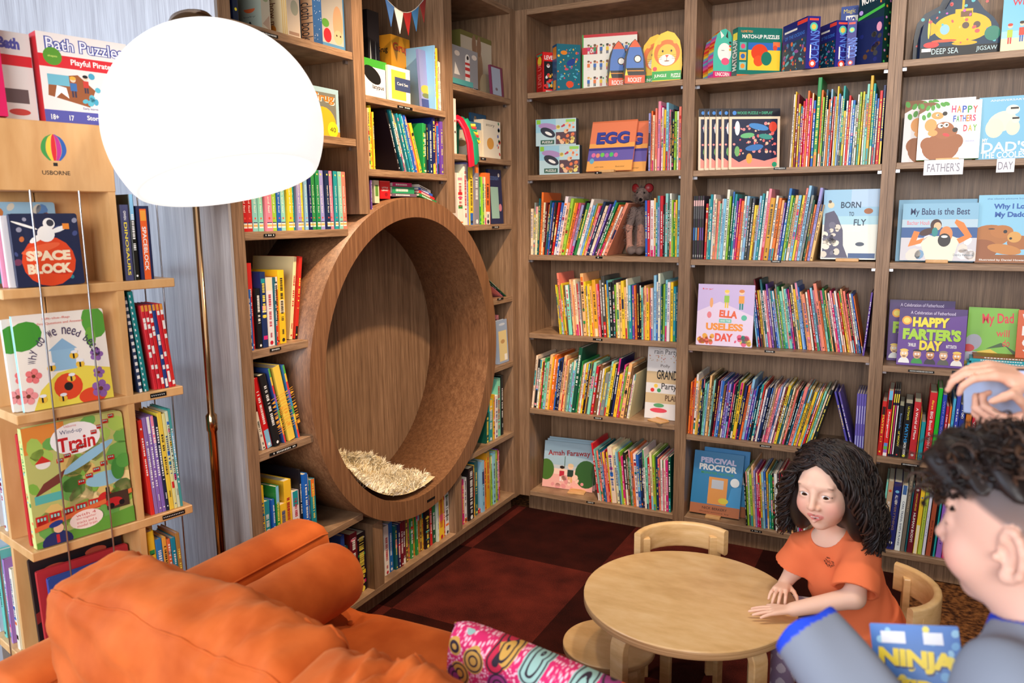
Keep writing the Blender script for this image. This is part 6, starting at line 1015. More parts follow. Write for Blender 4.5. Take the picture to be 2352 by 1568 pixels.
# patterned cushion: roundels on pink
q = MB(); cw, ch, cdp = .44, .31, .12; base = pillow(cw, ch, cdp, 5, 44, .55, .0, 2); pm = base.mesh('scatter_cushion', attr_mat('printed_cotton', .8, bump=.1))
def roundels():
    r = random.Random(5); D = [(r.uniform(-.21, .21), r.uniform(0, .4), r.uniform(.016, .045), r.choice([(214, 164, 70), (226, 96, 44), (206, 30, 80), (150, 190, 190), (170, 60, 130), (232, 120, 60)]), r.uniform(.6, 1.3)) for _ in range(46)]; return D
def cotton_mat():
    m, t, b = principled('printed_cotton'); N, L = t.nodes, t.links; tc = N.new('ShaderNodeTexCoord'); mp = N.new('ShaderNodeMapping'); mp.inputs['Scale'].default_value = (22, 3, 22); L.new(tc.outputs['Object'], mp.inputs[0])
    nz = N.new('ShaderNodeTexNoise'); nz.inputs['Scale'].default_value = 1.2; L.new(mp.outputs[0], nz.inputs['Vector']); ad = N.new('ShaderNodeMixRGB'); ad.inputs[0].default_value = .12; L.new(mp.outputs[0], ad.inputs[1]); L.new(nz.outputs['Color'], ad.inputs[2])
    v = N.new('ShaderNodeTexVoronoi'); v.voronoi_dimensions = '3D'; v.inputs['Scale'].default_value = 1.0; L.new(mp.outputs[0], v.inputs['Vector'])
    w = N.new('ShaderNodeMath'); w.operation = 'MULTIPLY'; w.inputs[1].default_value = 34; L.new(v.outputs['Distance'], w.inputs[0]); s = N.new('ShaderNodeMath'); s.operation = 'SINE'; L.new(w.outputs[0], s.inputs[0]); g = N.new('ShaderNodeMath'); g.operation = 'GREATER_THAN'; g.inputs[1].default_value = .55; L.new(s.outputs[0], g.inputs[0])
    hs = N.new('ShaderNodeSeparateColor'); L.new(v.outputs['Color'], hs.inputs[0]); cr = N.new('ShaderNodeValToRGB'); cr.color_ramp.interpolation = 'CONSTANT'; e = cr.color_ramp.elements; e[0].color = lin((206, 150, 60)); e[1].position = .9; e[1].color = lin((150, 190, 186))
    for p, c in ((.22, (214, 84, 40)), (.42, (200, 28, 70)), (.6, (208, 160, 76)), (.76, (150, 50, 120))): k = e.new(p); k.color = lin(c)
    L.new(hs.outputs[0], cr.inputs[0]); mx = N.new('ShaderNodeMixRGB'); L.new(g.outputs[0], mx.inputs[0]); L.new(cr.outputs[0], mx.inputs[1]); mx.inputs[2].default_value = lin((40, 24, 44))
    v2 = N.new('ShaderNodeTexVoronoi'); v2.inputs['Scale'].default_value = 9; L.new(mp.outputs[0], v2.inputs['Vector']); c2_ = N.new('ShaderNodeValToRGB'); e = c2_.color_ramp.elements; e[0].position = .28; e[0].color = lin((246, 196, 216)); e[1].position = .5; e[1].color = lin((214, 28, 104)); L.new(v2.outputs['Distance'], c2_.inputs[0])
    th = N.new('ShaderNodeMath'); th.operation = 'LESS_THAN'; th.inputs[1].default_value = .50; L.new(v.outputs['Distance'], th.inputs[0]); m2 = N.new('ShaderNodeMixRGB'); L.new(th.outputs[0], m2.inputs[0]); L.new(c2_.outputs[0], m2.inputs[1]); L.new(mx.outputs[0], m2.inputs[2])
    L.new(m2.outputs[0], b.inputs['Base Color']); b.inputs['Roughness'].default_value = .8; return m
pm.materials[0] = cotton_mat(); o = weld(place('scatter_cushion', pm)); o.location = (1.275, -2.395, .487); o.rotation_euler = Euler((.10, .13, -.02), 'XYZ'); tag(o, 'bright pink scatter cushion printed with dark ringed roundels', 'cushion')

# ------------------------------------------------------------------ birch children's table, stool and chairs
def bent_leg(parent, ang, ro, top, wd=.045, th=.02, ri=.1, rb=.055, nm='leg'):
    """leg of bent birch: vertical post curving in under the top"""
    d = Vector((math.cos(ang), math.sin(ang), 0)); P = [(ro, 0), (ro, top * .4), (ro, top - rb)] + [(ro - rb + rb * math.cos(a), top - rb + rb * math.sin(a)) for a in [math.radians(x) for x in range(10, 91, 10)]] + [(ri, top)]
    q = MB(); s = Vector((-d.y, d.x, 0)); V = []; n = len(P)
    for i, (r_, z_) in enumerate(P):
        a = (P[min(i + 1, n - 1)][0] - P[max(i - 1, 0)][0], P[min(i + 1, n - 1)][1] - P[max(i - 1, 0)][1]); l = math.hypot(*a); nx_, nz_ = -a[1] / l, a[0] / l
        for k, e in ((-1, 0), (1, 0), (1, 1), (-1, 1)): V.append(tuple(d * (r_ + nx_ * th * e) + s * (k * wd / 2) + Vector((0, 0, z_ + nz_ * th * e * (-1 if False else 1)))))
    V = [(x, y, min(z, top - .0004)) if z > top - .0004 else (x, y, max(z, 0)) for x, y, z in V]
    q.faces(V, [(i * 4 + k, i * 4 + (k + 1) % 4, (i + 1) * 4 + (k + 1) % 4, (i + 1) * 4 + k) for i in range(n - 1) for k in range(4)], (220, 178, 122), False); q.faces(V, [(0, 1, 2, 3), (n * 4 - 1, n * 4 - 2, n * 4 - 3, n * 4 - 4)], (1, 1, 1))
    return soften(q.build(nm, M['birch'], parent), .003, 2)
def disc(nm, parent, r_, z0, z1, n=72):
    q = MB(); q.lathe([(0, z1), (r_ - .004, z1), (r_ - .001, z1 - .001), (r_, z1 - .004)], n=n); top = q.build(nm, M['birch'], parent)
    q = MB(); q.lathe([(r_, z1 - .004), (r_, z0 + .003), (r_ - .003, z0), (0, z0)], n=n); q.build('ply_edge', M['ply'], top); return top
tab = thing('round_table', 'round birch children\u2019s table with bent legs in the middle of the room', 'table', (1.297, -1.508, 0))
disc('tabletop', tab, .293, .474, .500)
for a in (240, 330, 50, 142): bent_leg(tab, math.radians(a), .262, .4735, .052, .022, .11, .06)
stl = thing('stool', 'small round birch stool tucked under the edge of the table', 'stool', (1.068, -1.522, 0), (0, 0, math.radians(25)))
disc('seat', stl, .137, .282, .304)
for a in (215, 305, 35, 125): bent_leg(stl, math.radians(a), .112, .2815, .036, .017, .05, .045)
def chair(lab, loc, rz):
    t = thing('childs_chair', lab, 'chair', loc, (0, 0, rz)); disc('seat', t, .15, .282, .304)
    for a in (225, 315): bent_leg(t, math.radians(a), .125, .2815, .036, .017, .06, .045)
    for sx in (-1, 1): q = MB(); q.box((sx * .118 - .019, .098, 0), (sx * .118 + .019, .118, .50)); soften(q.build('leg', M['birch'], t), .003, 2)
    q = MB(); A0 = 61; P = []; U = []
    for k in range(-6, 7): a = math.radians(90 + A0 * k / 6); P.append((.168 * math.cos(a), .168 * math.sin(a) - .0, .487)); U.append(Vector((0, 0, 1)))
    q.sweep(P, rrect(-.011, -.043, .011, .043, .008, 3), U, (1, 1, 1)); soften(q.build('backrest', M['birch'], t), .002, 1); return t
chair('birch child\u2019s chair pushed in behind the table, nobody sitting on it', (1.221, -1.222, 0), math.radians(29))
GCH = chair('birch child\u2019s chair on which the girl sits', (1.752, -1.25, 0), math.radians(-82))

# ------------------------------------------------------------------ low things behind the stand
q = MB(); q.box((-.62, -.16, 0), (0, .12, .36), (150, 152, 156)); q.box((-.64, -.18, .36), (.02, .14, .395), (186, 188, 192)); q.box((-.56, -.162, .06), (-.06, -.16, .32), (226, 230, 236)); o = soften(q.build('display_plinth', M['print'], None, (-.57, -2.18, 0)), .004); tag(o, 'low grey display plinth beyond the book stand', 'plinth')
t = thing('wave_ornament', 'white and teal wavy ornament standing on the low grey plinth', 'ornament', (-.87, -2.22, .3965)); q = MB(); P = []
for k in range(25): f = k / 24; P.append((.11 * math.sin(f * 9.0) * .5 + .02, 0, .034 + f * .28))
q.sweep(P, rrect(-.02, -.03, .02, .03, .012, 3), Vector((0, 1, 0)), (20, 120, 124)); q.build('wave', M['print'], t); q = MB(); q.rbox((-.14, .035, .0), (.16, .06, .33), .05, (226, 230, 240), 5, 1); q.build('panel', M['print'], t)

# ------------------------------------------------------------------ people: one continuous surface each, from blended limbs
class SDF:
    def __init__(s, lo, hi, h):
        s.lo = np.array(lo, np.float32); s.h = h; s.n = np.ceil((np.array(hi) - s.lo) / h).astype(int) + 1
        s.D = np.full(s.n, .08, np.float32)
    def win(s, lo, hi):
        a = np.clip(np.floor((np.array(lo) - s.lo) / s.h).astype(int), 0, s.n - 1); b = np.clip(np.ceil((np.array(hi) - s.lo) / s.h).astype(int) + 1, 1, s.n)
        g = [s.lo[i] + np.arange(a[i], b[i], dtype=np.float32) * s.h for i in range(3)]
        return tuple(slice(a[i], b[i]) for i in range(3)), np.meshgrid(*g, indexing='ij', sparse=True)
    def mix(s, sl, d, k, op='+'):
        D = s.D[sl]
        if D.size == 0: return
        d = d.astype(np.float32)
        if op == '-': d = -d
        if k < 1e-6: s.D[sl] = np.minimum(D, d) if op == '+' else np.maximum(D, d); return
        sg = 1 if op == '+' else -1; t = np.clip(.5 + .5 * sg * (D - d) / k, 0, 1); s.D[sl] = D * (1 - t) + d * t - sg * k * t * (1 - t)
    def cap(s, a, b, ra, rb=None, k=.01, op='+'):
        rb = ra if rb is None else rb; a, b = np.array(a, float), np.array(b, float); m = max(ra, rb) + k + .014
        sl, (X, Y, Z) = s.win(np.minimum(a, b) - m, np.maximum(a, b) + m); e = b - a; L = max(float(e @ e), 1e-12)
        t = np.clip(((X - a[0]) * e[0] + (Y - a[1]) * e[1] + (Z - a[2]) * e[2]) / L, 0, 1)
        d = np.sqrt((X - a[0] - t * e[0]) ** 2 + (Y - a[1] - t * e[1]) ** 2 + (Z - a[2] - t * e[2]) ** 2) - (ra + (rb - ra) * t); s.mix(sl, d, k, op); return s
    def ell(s, c, r, B=None, k=.01, op='+'):
        c, r = np.array(c, float), np.array(r, float); B = np.eye(3) if B is None else np.array(B); m = max(r) + k + .014
        sl, (X, Y, Z) = s.win(c - m, c + m); q = [((X - c[0]) * B[i][0] + (Y - c[1]) * B[i][1] + (Z - c[2]) * B[i][2]) for i in range(3)]
        k0 = np.sqrt(sum((q[i] / r[i]) ** 2 for i in range(3))); k1 = np.sqrt(sum((q[i] / r[i] ** 2) ** 2 for i in range(3))); s.mix(sl, k0 * (k0 - 1) / np.maximum(k1, 1e-6), k, op); return s
    def cone(s, a, b, ra, rb, k=.008, op='+', wav=0):   # limb of cloth with flat open ends
        a, b = np.array(a, float), np.array(b, float); m = max(ra, rb) + k + .014; sl, (X, Y, Z) = s.win(np.minimum(a, b) - m, np.maximum(a, b) + m); e = b - a; L = math.sqrt(float(e @ e)); e = e / L
        t = (X - a[0]) * e[0] + (Y - a[1]) * e[1] + (Z - a[2]) * e[2]; rad = np.sqrt(np.maximum((X - a[0]) ** 2 + (Y - a[1]) ** 2 + (Z - a[2]) ** 2 - t * t, 0)); d = rad - (ra + (rb - ra) * t / L)
        if wav: d = d + wav * np.sin(t * 130 + X * 60 + 3 * np.sin(Z * 70))
        s.mix(sl, np.maximum(d, np.maximum(-t, t - L)), k, op); return s
    def cut(s, p, n, lo, hi):                  # keep the side of the plane behind n, inside a window
        sl, (X, Y, Z) = s.win(lo, hi); d = (X - p[0]) * n[0] + (Y - p[1]) * n[1] + (Z - p[2]) * n[2]; s.D[sl] = np.maximum(s.D[sl], d.astype(np.float32)); return s
    def wrinkle(s, amp, f, seed=0):
        g = [s.lo[i] + np.arange(s.n[i], dtype=np.float32) * s.h for i in range(3)]; X, Y, Z = np.meshgrid(*g, indexing='ij', sparse=True); q = np.random.RandomState(seed).uniform(0, 6, 6)
        w = np.sin(f * (X * 1.0 + Z * .8) + q[0] + 1.6 * np.sin(f * .45 * (Y - Z) + q[1])) + .6 * np.sin(f * 1.7 * (Y + .5 * X - .4 * Z) + q[2]); m = s.D < .03; s.D[m] += (amp * w)[m].astype(np.float32) if w.shape == s.D.shape else (amp * np.broadcast_to(w, s.D.shape))[m].astype(np.float32); return s
    def mesh(s, smooth=2):                     # naive surface nets
        D = s.D; I = D < 0; nx, ny, nz = D.shape; c = np.zeros((nx - 1, ny - 1, nz - 1), np.int8)
        for i in (0, 1):
            for j in (0, 1):
                for k in (0, 1): c += I[i:nx - 1 + i, j:ny - 1 + j, k:nz - 1 + k]
        act = np.argwhere((c > 0) & (c < 8)); idx = np.full(c.shape, -1, np.int32); idx[tuple(act.T)] = np.arange(len(act)); P = np.zeros((len(act), 3), np.float32); W_ = np.zeros(len(act), np.float32)
        for ax in range(3):
            o1, o2 = [a for a in range(3) if a != ax]
            for u in (0, 1):
                for v in (0, 1):
                    A = act.copy(); A[:, o1] += u; A[:, o2] += v; B = A.copy(); B[:, ax] += 1; da, db = D[tuple(A.T)], D[tuple(B.T)]; m = (da < 0) != (db < 0); t = np.where(m, da / np.where(m, da - db, 1), 0); p = A.astype(np.float32); p[:, ax] += t; P[m] += p[m]; W_[m] += 1
        P = P / W_[:, None]; F = []
        for ax in range(3):
            o1, o2 = [(1, 2), (2, 0), (0, 1)][ax]; sa = [slice(None)] * 3; sb = [slice(None)] * 3; sa[ax] = slice(0, -1); sb[ax] = slice(1, None); E = np.argwhere(I[tuple(sa)] != I[tuple(sb)])
            E = E[(E[:, o1] > 0) & (E[:, o2] > 0) & (E[:, o1] < D.shape[o1] - 1) & (E[:, o2] < D.shape[o2] - 1)]; ins = I[tuple(E.T)]; Q = []
            for u, v in ((1, 1), (0, 1), (0, 0), (1, 0)): C_ = E.copy(); C_[:, o1] -= u; C_[:, o2] -= v; Q.append(idx[tuple(C_.T)])
            Q = np.stack(Q, 1); Q[~ins] = Q[~ins][:, ::-1]; F.append(Q)
        F = np.concatenate(F); F = F[(F >= 0).all(1)]; V = s.lo + P * s.h
        for _ in range(smooth):                # light relaxation
            S_ = np.zeros_like(V); n = np.zeros(len(V), np.float32)
            for i in range(4):
                for j in ((i + 1) % 4, (i + 3) % 4): np.add.at(S_, F[:, i], V[F[:, j]]); np.add.at(n, F[:, i], 1)
            V = V * .5 + .5 * S_ / np.maximum(n, 1)[:, None]
        return V, F
def np_obj(name, V, F, col, mat, parent=None):
    me = bpy.data.meshes.new(name); me.vertices.add(len(V)); me.vertices.foreach_set('co', np.ascontiguousarray(V, np.float32).ravel()); n = F.shape[1]
    me.loops.add(F.size); me.loops.foreach_set('vertex_index', np.ascontiguousarray(F, np.int32).ravel()); me.polygons.add(len(F)); me.polygons.foreach_set('loop_start', np.arange(len(F), dtype=np.int32) * n); me.polygons.foreach_set('loop_total', np.full(len(F), n, np.int32)); me.update(calc_edges=True)
    me.polygons.foreach_set('use_smooth', np.ones(len(F), bool)); me.materials.append(mat); c = np.asarray(col, np.float32); c = np.broadcast_to(c, (len(V), 3)) / 255.0; c = np.where(c <= .04045, c / 12.92, ((c + .055) / 1.055) ** 2.4)
    at = me.attributes.new('Col', 'FLOAT_COLOR', 'POINT'); at.data.foreach_set('color', np.concatenate([c, np.ones((len(V), 1))], 1).astype(np.float32).ravel()); me.validate(); return place(name, me, parent)
SKIN = attr_mat('skin', .5, spec=.35); sb = SKIN.node_tree.nodes['Principled BSDF']; sb.inputs['Subsurface Weight'].default_value = .15; sb.inputs['Subsurface Radius'].default_value = (.012, .005, .003); sb.inputs['Subsurface Scale'].default_value = .6
CLOTH = attr_mat('cotton_jersey', .9, spec=.15, bump=.25, scale=900)
HAIRM = attr_mat('hair', .45, spec=.35)
def v3(p): return np.array(p, float)
def hframe(yaw, pit, roll=0):
    f = v3((math.cos(yaw) * math.cos(pit), math.sin(yaw) * math.cos(pit), math.sin(pit))); l = np.cross((0, 0, 1), f); l /= np.linalg.norm(l); u = np.cross(f, l); c, s = math.cos(roll), math.sin(roll); return np.array([f, c * l + s * u, c * u - s * l])
def head(S, c, B, s, ears=(1, 1), mouth=1):
    P = lambda x, y, z: c + s * (v3((x, y, z)) @ B); E = lambda p, r, k, op='+': S.ell(P(*p), [a * s for a in r], B, k * s, op); C = lambda a, b, ra, rb, k, op='+': S.cap(P(*a), P(*b), ra * s, rb * s, k * s, op)
    E((-.008, 0, .026), (.094, .076, .088), .01); E((.022, 0, -.03), (.062, .058, .066), .03); E((.03, 0, -.066), (.045, .042, .036), .02); E((.056, 0, -.088), (.018, .02, .015), .014)
    for y in (-1, 1):
        E((.054, y * .037, -.036), (.026, .024, .028), .022); E((.083, y * .031, .006), (.012, .017, .011), .012, '-')
        E((.066, y * .030, .004), (.0165, .0165, .0165), .002); E((.064, y * .030, .0072), (.0195, .0205, .0155), .003); E((.064, y * .030, -.004), (.0190, .0195, .0105), .003)
        E((.084, y * .0285, .0026), (.0095, .0150, .0050), .0015, '-')
        C((.079, y * .014, .029), (.072, y * .044, .029), .005, .004, .016)
    C((.084, 0, .012), (.098, 0, -.022), .0065, .0085, .010); E((.100, 0, -.026), (.0095, .0095, .0085), .006)
    for y in (-1, 1): E((.090, y * .0115, -.030), (.0085, .0075, .0068), .005); E((.097, y * .006, -.0355), (.004, .0032, .003), .002, '-')
    if mouth:
        for y in (-1, 1): C((.090, y * .004, -.0525), (.079, y * .0195, -.0545), .0036, .0024, .004); C((.0885, 0, -.0675), (.078, y * .0175, -.0575), .0046, .0024, .005)
        E((.089, 0, -.0588), (.012, .0145, .0036), .0015, '-')
    for y, on_ in ((1, ears[0]), (-1, ears[1])):
        if not on_: continue
        e0 = (-.012, y * .076, -.012); R = [B[0], B[1], B[2]]
        for k in range(9):                     # helix rim and lobe
            a0, a1 = math.radians(-110 + 31 * k), math.radians(-110 + 31 * (k + 1)); q = lambda a: (-.012 - .016 * math.cos(a) * (1 if math.cos(a) > 0 else .6) * -1 * -1, y * (.078 + .008 * (math.cos(a) > 0) * math.cos(a)), -.008 + .03 * math.sin(a)); C(q(a0), q(a1), .0050, .0050, .004)
        E((-.010, y * .0745, -.006), (.014, .006, .024), .006); E((-.006, y * .077, -.036), (.0095, .0065, .011), .005); E((-.004, y * .082, -.008), (.008, .006, .012), .004, '-'); E((.004, y * .079, -.014), (.006, .004, .006), .003)
    return P
def hand(S, W_, fwd, up, side, s, curl, spread=.12, thumb=.5):
    W_, fwd, up, side = v3(W_), v3(fwd), v3(up), v3(side); fwd = fwd / np.linalg.norm(fwd); up = up - fwd * (up @ fwd); up /= np.linalg.norm(up); sd = np.cross(fwd, up); side = sd * (1 if sd @ side > 0 else -1)
    for o in (.026, .009, -.009, -.024): S.cap(W_ + side * o * .55 * s, W_ + fwd * .082 * s + side * o * s, .0125 * s, .0105 * s, .010 * s)
    S.cap(W_ + side * .012 * s - up * .006 * s, W_ + fwd * .05 * s + side * .026 * s - up * .006 * s, .013 * s, .012 * s, .008 * s)
    for i, (o, b, L) in enumerate(((.027, .084, (.038, .024, .019)), (.009, .089, (.043, .028, .021)), (-.009, .085, (.040, .026, .020)), (-.025, .077, (.031, .019, .017)))):
        p = W_ + fwd * b * s + side * o * s; a = curl[i] * .6; d0 = fwd + side * (o / .027) * spread
        for j, l in enumerate(L):
            d = d0 * math.cos(a) - up * math.sin(a); d /= np.linalg.norm(d); e = p + d * l * s; r0 = (.0088, .0080, .0073)[j] * s; S.cap(p, e, r0, (.0080, .0073, .0062)[j] * s, .0025 * s if j == 0 else .002 * s); p = e; a += curl[i]
    p = W_ + fwd * .022 * s + side * .024 * s - up * .004 * s; a = 0
    for j, l in enumerate((.038, .029, .024)):
        d = fwd * (.72 + .1 * j) + side * (.75 - thumb * .35 * j) - up * (.18 + thumb * .3 * j); d /= np.linalg.norm(d); e = p + d * l * s; S.cap(p, e, (.0125, .0098, .0088)[j] * s, (.0098, .0088, .0070)[j] * s, .004 * s); p = e
def near(V, a, b): a, b = v3(a), v3(b); e = b - a; t = np.clip(((V - a) @ e) / max(e @ e, 1e-12), 0, 1); return np.linalg.norm(V - a - t[:, None] * e, axis=1)
def skin_colors(V, P, s, base, lip, brow, blush, mouth=True):
    C = np.tile(v3(base), (len(V), 1)); mixc = lambda w, c: C.__setitem__(slice(None), C * (1 - w[:, None]) + v3(c) * w[:, None])
    for y in (-1, 1):
        d = np.linalg.norm(V - P(.066, y * .042, -.034), axis=1); mixc(np.exp(-(d / (.022 * s)) ** 2) * blush, (226, 106, 100))
        d = np.minimum(near(V, P(.094, y * .016, .0285), P(.088, y * .032, .0315)), near(V, P(.088, y * .032, .0315), P(.074, y * .05, .0255))); mixc(np.clip((.0036 * s - d) / (.0020 * s), 0, 1) * .5, brow)
        d = near(V, P(.085, y * .018, .0045), P(.084, y * .030, .0085)); d = np.minimum(d, near(V, P(.084, y * .030, .0085), P(.074, y * .045, .0035))); mixc(np.clip((.0028 * s - d) / (.0012 * s), 0, 1) * .85, (44, 28, 24))
    d = np.linalg.norm(V - P(.1, 0, -.028), axis=1); mixc(np.exp(-(d / (.012 * s)) ** 2) * .25, (226, 120, 104))
    if mouth:
        d = np.full(len(V), 9.0)
        for y in (-1, 1): d = np.minimum(d, near(V, P(.090, y * .004, -.0525), P(.079, y * .0195, -.0545))); d = np.minimum(d, near(V, P(.0885, 0, -.0675), P(.078, y * .0175, -.0575)))
        mixc(np.clip((.0056 * s - d) / (.0022 * s), 0, 1) * .62, lip); q = np.linalg.norm((V - P(.082, 0, -.0585)) / (np.array([.013, .013, .006]) * s), axis=1); mixc(((q < 1) & (d > .0046 * s)).astype(float) * .9, (90, 30, 34))
    return C
def eyeball(par, P, B, s, y, look=(0, 0), iris=(60, 36, 24)):
    q = MB(); c = P(.0655, y * .030, .004); f = B[0] + B[1] * look[0] + B[2] * look[1]; f = Vector(f / np.linalg.norm(f)); X = Matrix.Translation(Vector(c)) @ f.to_track_quat('Z', 'Y').to_matrix().to_4x4(); R = .0168 * s
    for a0, a1, n, c_ in ((0, 12, 3, (12, 10, 10)), (12, 27, 3, iris), (27, 110, 12, (236, 232, 228))): q.lathe([(R * math.sin(math.radians(a0 + (a1 - a0) * k / n)) + 0, R * math.cos(math.radians(a0 + (a1 - a0) * k / n))) for k in range(n, -1, -1)], n=24, c=c_, xf=X)
    q.build('eye', flat('eye_gloss', (255, 255, 255), .08) if False else EYE, par)
EYE = attr_mat('eye_gloss', .08)
def curls(name, par, n, path, cols, r0, amp, turns, seed, m=22, taper=.5):
    r = np.random.RandomState(seed); V = []; F = []; Cc = []
    for i in range(n):
        A = path(r)
        if A is None: continue
        A = np.array(A); t = np.linspace(0, 1, m); k = np.linspace(0, 1, len(A)); P = np.stack([np.interp(t, k, A[:, j]) for j in range(3)], 1); T = np.gradient(P, axis=0); T /= np.linalg.norm(T, axis=1)[:, None] + 1e-9; N_ = np.cross(T, r.normal(size=3)); N_ /= np.linalg.norm(N_, axis=1)[:, None] + 1e-9; Bn = np.cross(T, N_); ph = r.uniform(0, 6.28); tw = turns * r.uniform(.7, 1.3); am = amp * r.uniform(.5, 1.3) * np.clip(t * 2.2, 0, 1)
        P = P + N_ * (am * np.cos(tw * 6.28 * t + ph))[:, None] + Bn * (am * np.sin(tw * 6.28 * t + ph))[:, None]; T = np.gradient(P, axis=0); T /= np.linalg.norm(T, axis=1)[:, None] + 1e-9; N_ = np.cross(T, (.3, .5, .8)); N_ /= np.linalg.norm(N_, axis=1)[:, None] + 1e-9; Bn = np.cross(T, N_); rr = r0 * r.uniform(.6, 1.3) * (1 - taper * t ** 2); c = v3(cols[r.randint(len(cols))]); b = sum(len(v) for v in V)
        ring = [P + N_ * (rr * math.cos(a))[:, None] * 1.0 + Bn * (rr * math.sin(a))[:, None] * .55 for a in np.linspace(0, 2 * PI, 6)[:5]] if False else [P + N_ * (rr * np.cos(a))[:, None] + Bn * (rr * .55 * np.sin(a))[:, None] for a in np.linspace(0, 2 * PI, 6)[:5]]
        V.append(np.stack(ring, 1).reshape(-1, 3)); Cc.append(np.tile(c, (5 * m, 1))); ii = np.arange(m - 1)[:, None]; kk = np.arange(5)[None, :]; a = b + ii * 5 + kk; d = b + ii * 5 + (kk + 1) % 5; F.append(np.stack([a, d, d + 5, a + 5], -1).reshape(-1, 4))
    return np_obj(name, np.concatenate(V), np.concatenate(F), np.concatenate(Cc), HAIRM, par)

# ---- the girl at the table
gc, gB, gs = v3((1.640, -1.432, .846)), hframe(math.radians(-109), math.radians(-5), math.radians(3)), .95
S = SDF((1.36, -1.72, .0), (1.98, -1.06, 1.0), .0024); P = head(S, gc, gB, gs, (0, 0))
NB = v3(dp(1908, 1232, 2.11)); SL, SR = v3(dp(1978, 1274, 2.035)), v3(dp(1849, 1256, 2.165)); PV = v3((1.735, -1.275, .394)); CH = NB * .62 + PV * .38 + v3((.0, 0, 0)); up_ = (NB - PV) / np.linalg.norm(NB - PV)
S.cap(P(-.018, 0, -.05), NB, .033, .036, .02); S.cap(NB - up_ * .03, CH, .055, .072, .03); S.cap(CH, PV, .072, .078, .03); S.cap(SL, NB - up_ * .012, .034, .036, .02); S.cap(SR, NB - up_ * .012, .034, .036, .02)
WL, EL = v3(on(1822, 1399, 2, .533)), v3(dp(1962, 1372, 1.985)); ER, WR = v3(dp(1826, 1306, 2.19)), v3(on(1803, 1338, 2, .540))
S.cap(SL, EL, .031, .026, .012); S.cap(EL, WL, .027, .0185, .012); S.cap(SR, ER, .030, .024, .012); S.cap(ER, WR, .025, .018, .012)
fl_ = v3(on(1720, 1404, 2, .523)) - WL; hand(S, WL, fl_, (0, 0, 1), (-.3, .9, 0), .62, (.08, .05, .07, .12), .16, .1)
fr_ = v3(on(1785, 1372, 2, .530)) - WR; hand(S, WR, fr_ + v3((0, 0, .012)), v3((0, 0, 1)) + fr_ * 1.2, (.5, -.5, 0), .62, (.5, .42, .42, .4), .2, .4)
gd = v3((-.99, -.139, 0)); gl = v3((.139, -.99, 0))
for sg in (-1, 1):
    hp = PV + gl * sg * .05 + v3((0, 0, -.015)); kn = hp + gd * .20 + gl * sg * .02; an = v3((kn[0] - .01, kn[1], .075)); S.cap(hp, kn, .055, .042, .02); S.cap(kn, an, .040, .028, .012); S.cap(an + v3((0, 0, -.035)), an + gd * .085 + v3((0, 0, -.045)), .028, .022, .012)
V, F = S.mesh(2); C = skin_colors(V, P, gs, (232, 188, 164), (208, 98, 96), (84, 58, 48), .4)
leg_m = (V[:, 2] < .43) & (np.linalg.norm(V[:, :2] - WL[:2], axis=1) > .1) & (near(V, EL, WL) > .05); C[leg_m] = (150, 130, 160); C[leg_m & (np.sin(V[:, 0] * 160) + np.sin(V[:, 1] * 190 + V[:, 2] * 150) > .4)] = (210, 200, 214); C[V[:, 2] < .062] = (90, 80, 100)
for a_, n_ in ((WL, 1), (WR, 1)): pass
girl = np_obj('person', V, F, C, SKIN); tag(girl, 'little girl with long dark curly hair in an orange T-shirt at the round table', 'person')
for y in (-1, 1): eyeball(girl, P, gB, gs, y, (.10, -.30))
q = MB(); X = [P(.0845, -.011, -.0545), P(.0845, .011, -.0545), P(.0848, .011, -.0588), P(.0848, -.011, -.0588)]; X2 = [v_ - gB[0] * .006 for v_ in X]; q.faces([tuple(v_) for v_ in X + X2], [(0, 1, 2, 3), (0, 4, 5, 1), (3, 2, 6, 7)], (240, 236, 228)); q.build('teeth', M['print'], girl)
T_ = SDF((1.50, -1.66, .30), (1.98, -1.06, .80), .003); T_.cap(NB - up_ * .035, CH, .066, .094, .03); T_.cap(CH, PV + up_ * .02, .094, .108, .03); T_.cap(NB - up_ * .03, SL + (SL - NB) * .02, .046, .042, .03); T_.cap(NB - up_ * .03, SR + (SR - NB) * .02, .046, .042, .03)
T_.cone(PV + up_ * .06, PV - up_ * .045, .108, .122, .02)
for a_, b_ in ((SL, EL), (SR, ER)): T_.cone(a_ - (b_ - a_) * .12, a_ + (b_ - a_) * .86, .044, .058, .02)
T_.wrinkle(.0016, 55, 3); T_.cut((0, 0, .326), (0, 0, -1), (1.5, -1.66, .3), (1.98, -1.06, .36)); T_.cap(NB + up_ * .045 + gB[0] * .010, NB + up_ * .012 + gB[0] * .010, .043, .043, .003, '-'); T_.cap(PV - up_ * .12, PV - up_ * .055, .10, .108, .004, '-')
for a_, b_ in ((SL, EL), (SR, ER)): e_ = (b_ - a_); T_.cap(a_ + e_ * .78, a_ + e_ * 1.15, .046, .052, .003, '-')
V, F = T_.mesh(2); C = np.tile(v3((234, 120, 76)), (len(V), 1)); tc_ = v3(dp(1898, 1298, 1.96)); d = near(V, tc_, v3(dp(1898, 1298, 2.06))); m = (d < .021) & (np.sin(V[:, 2] * 700 + 2 * np.sin(V[:, 0] * 500)) * np.sin((V[:, 0] + V[:, 1]) * 620) > .12); C[m] = (40, 26, 30)
np_obj('shirt', V, F, C, CLOTH, girl)
q = MB(); n = 60; rows_ = []; 
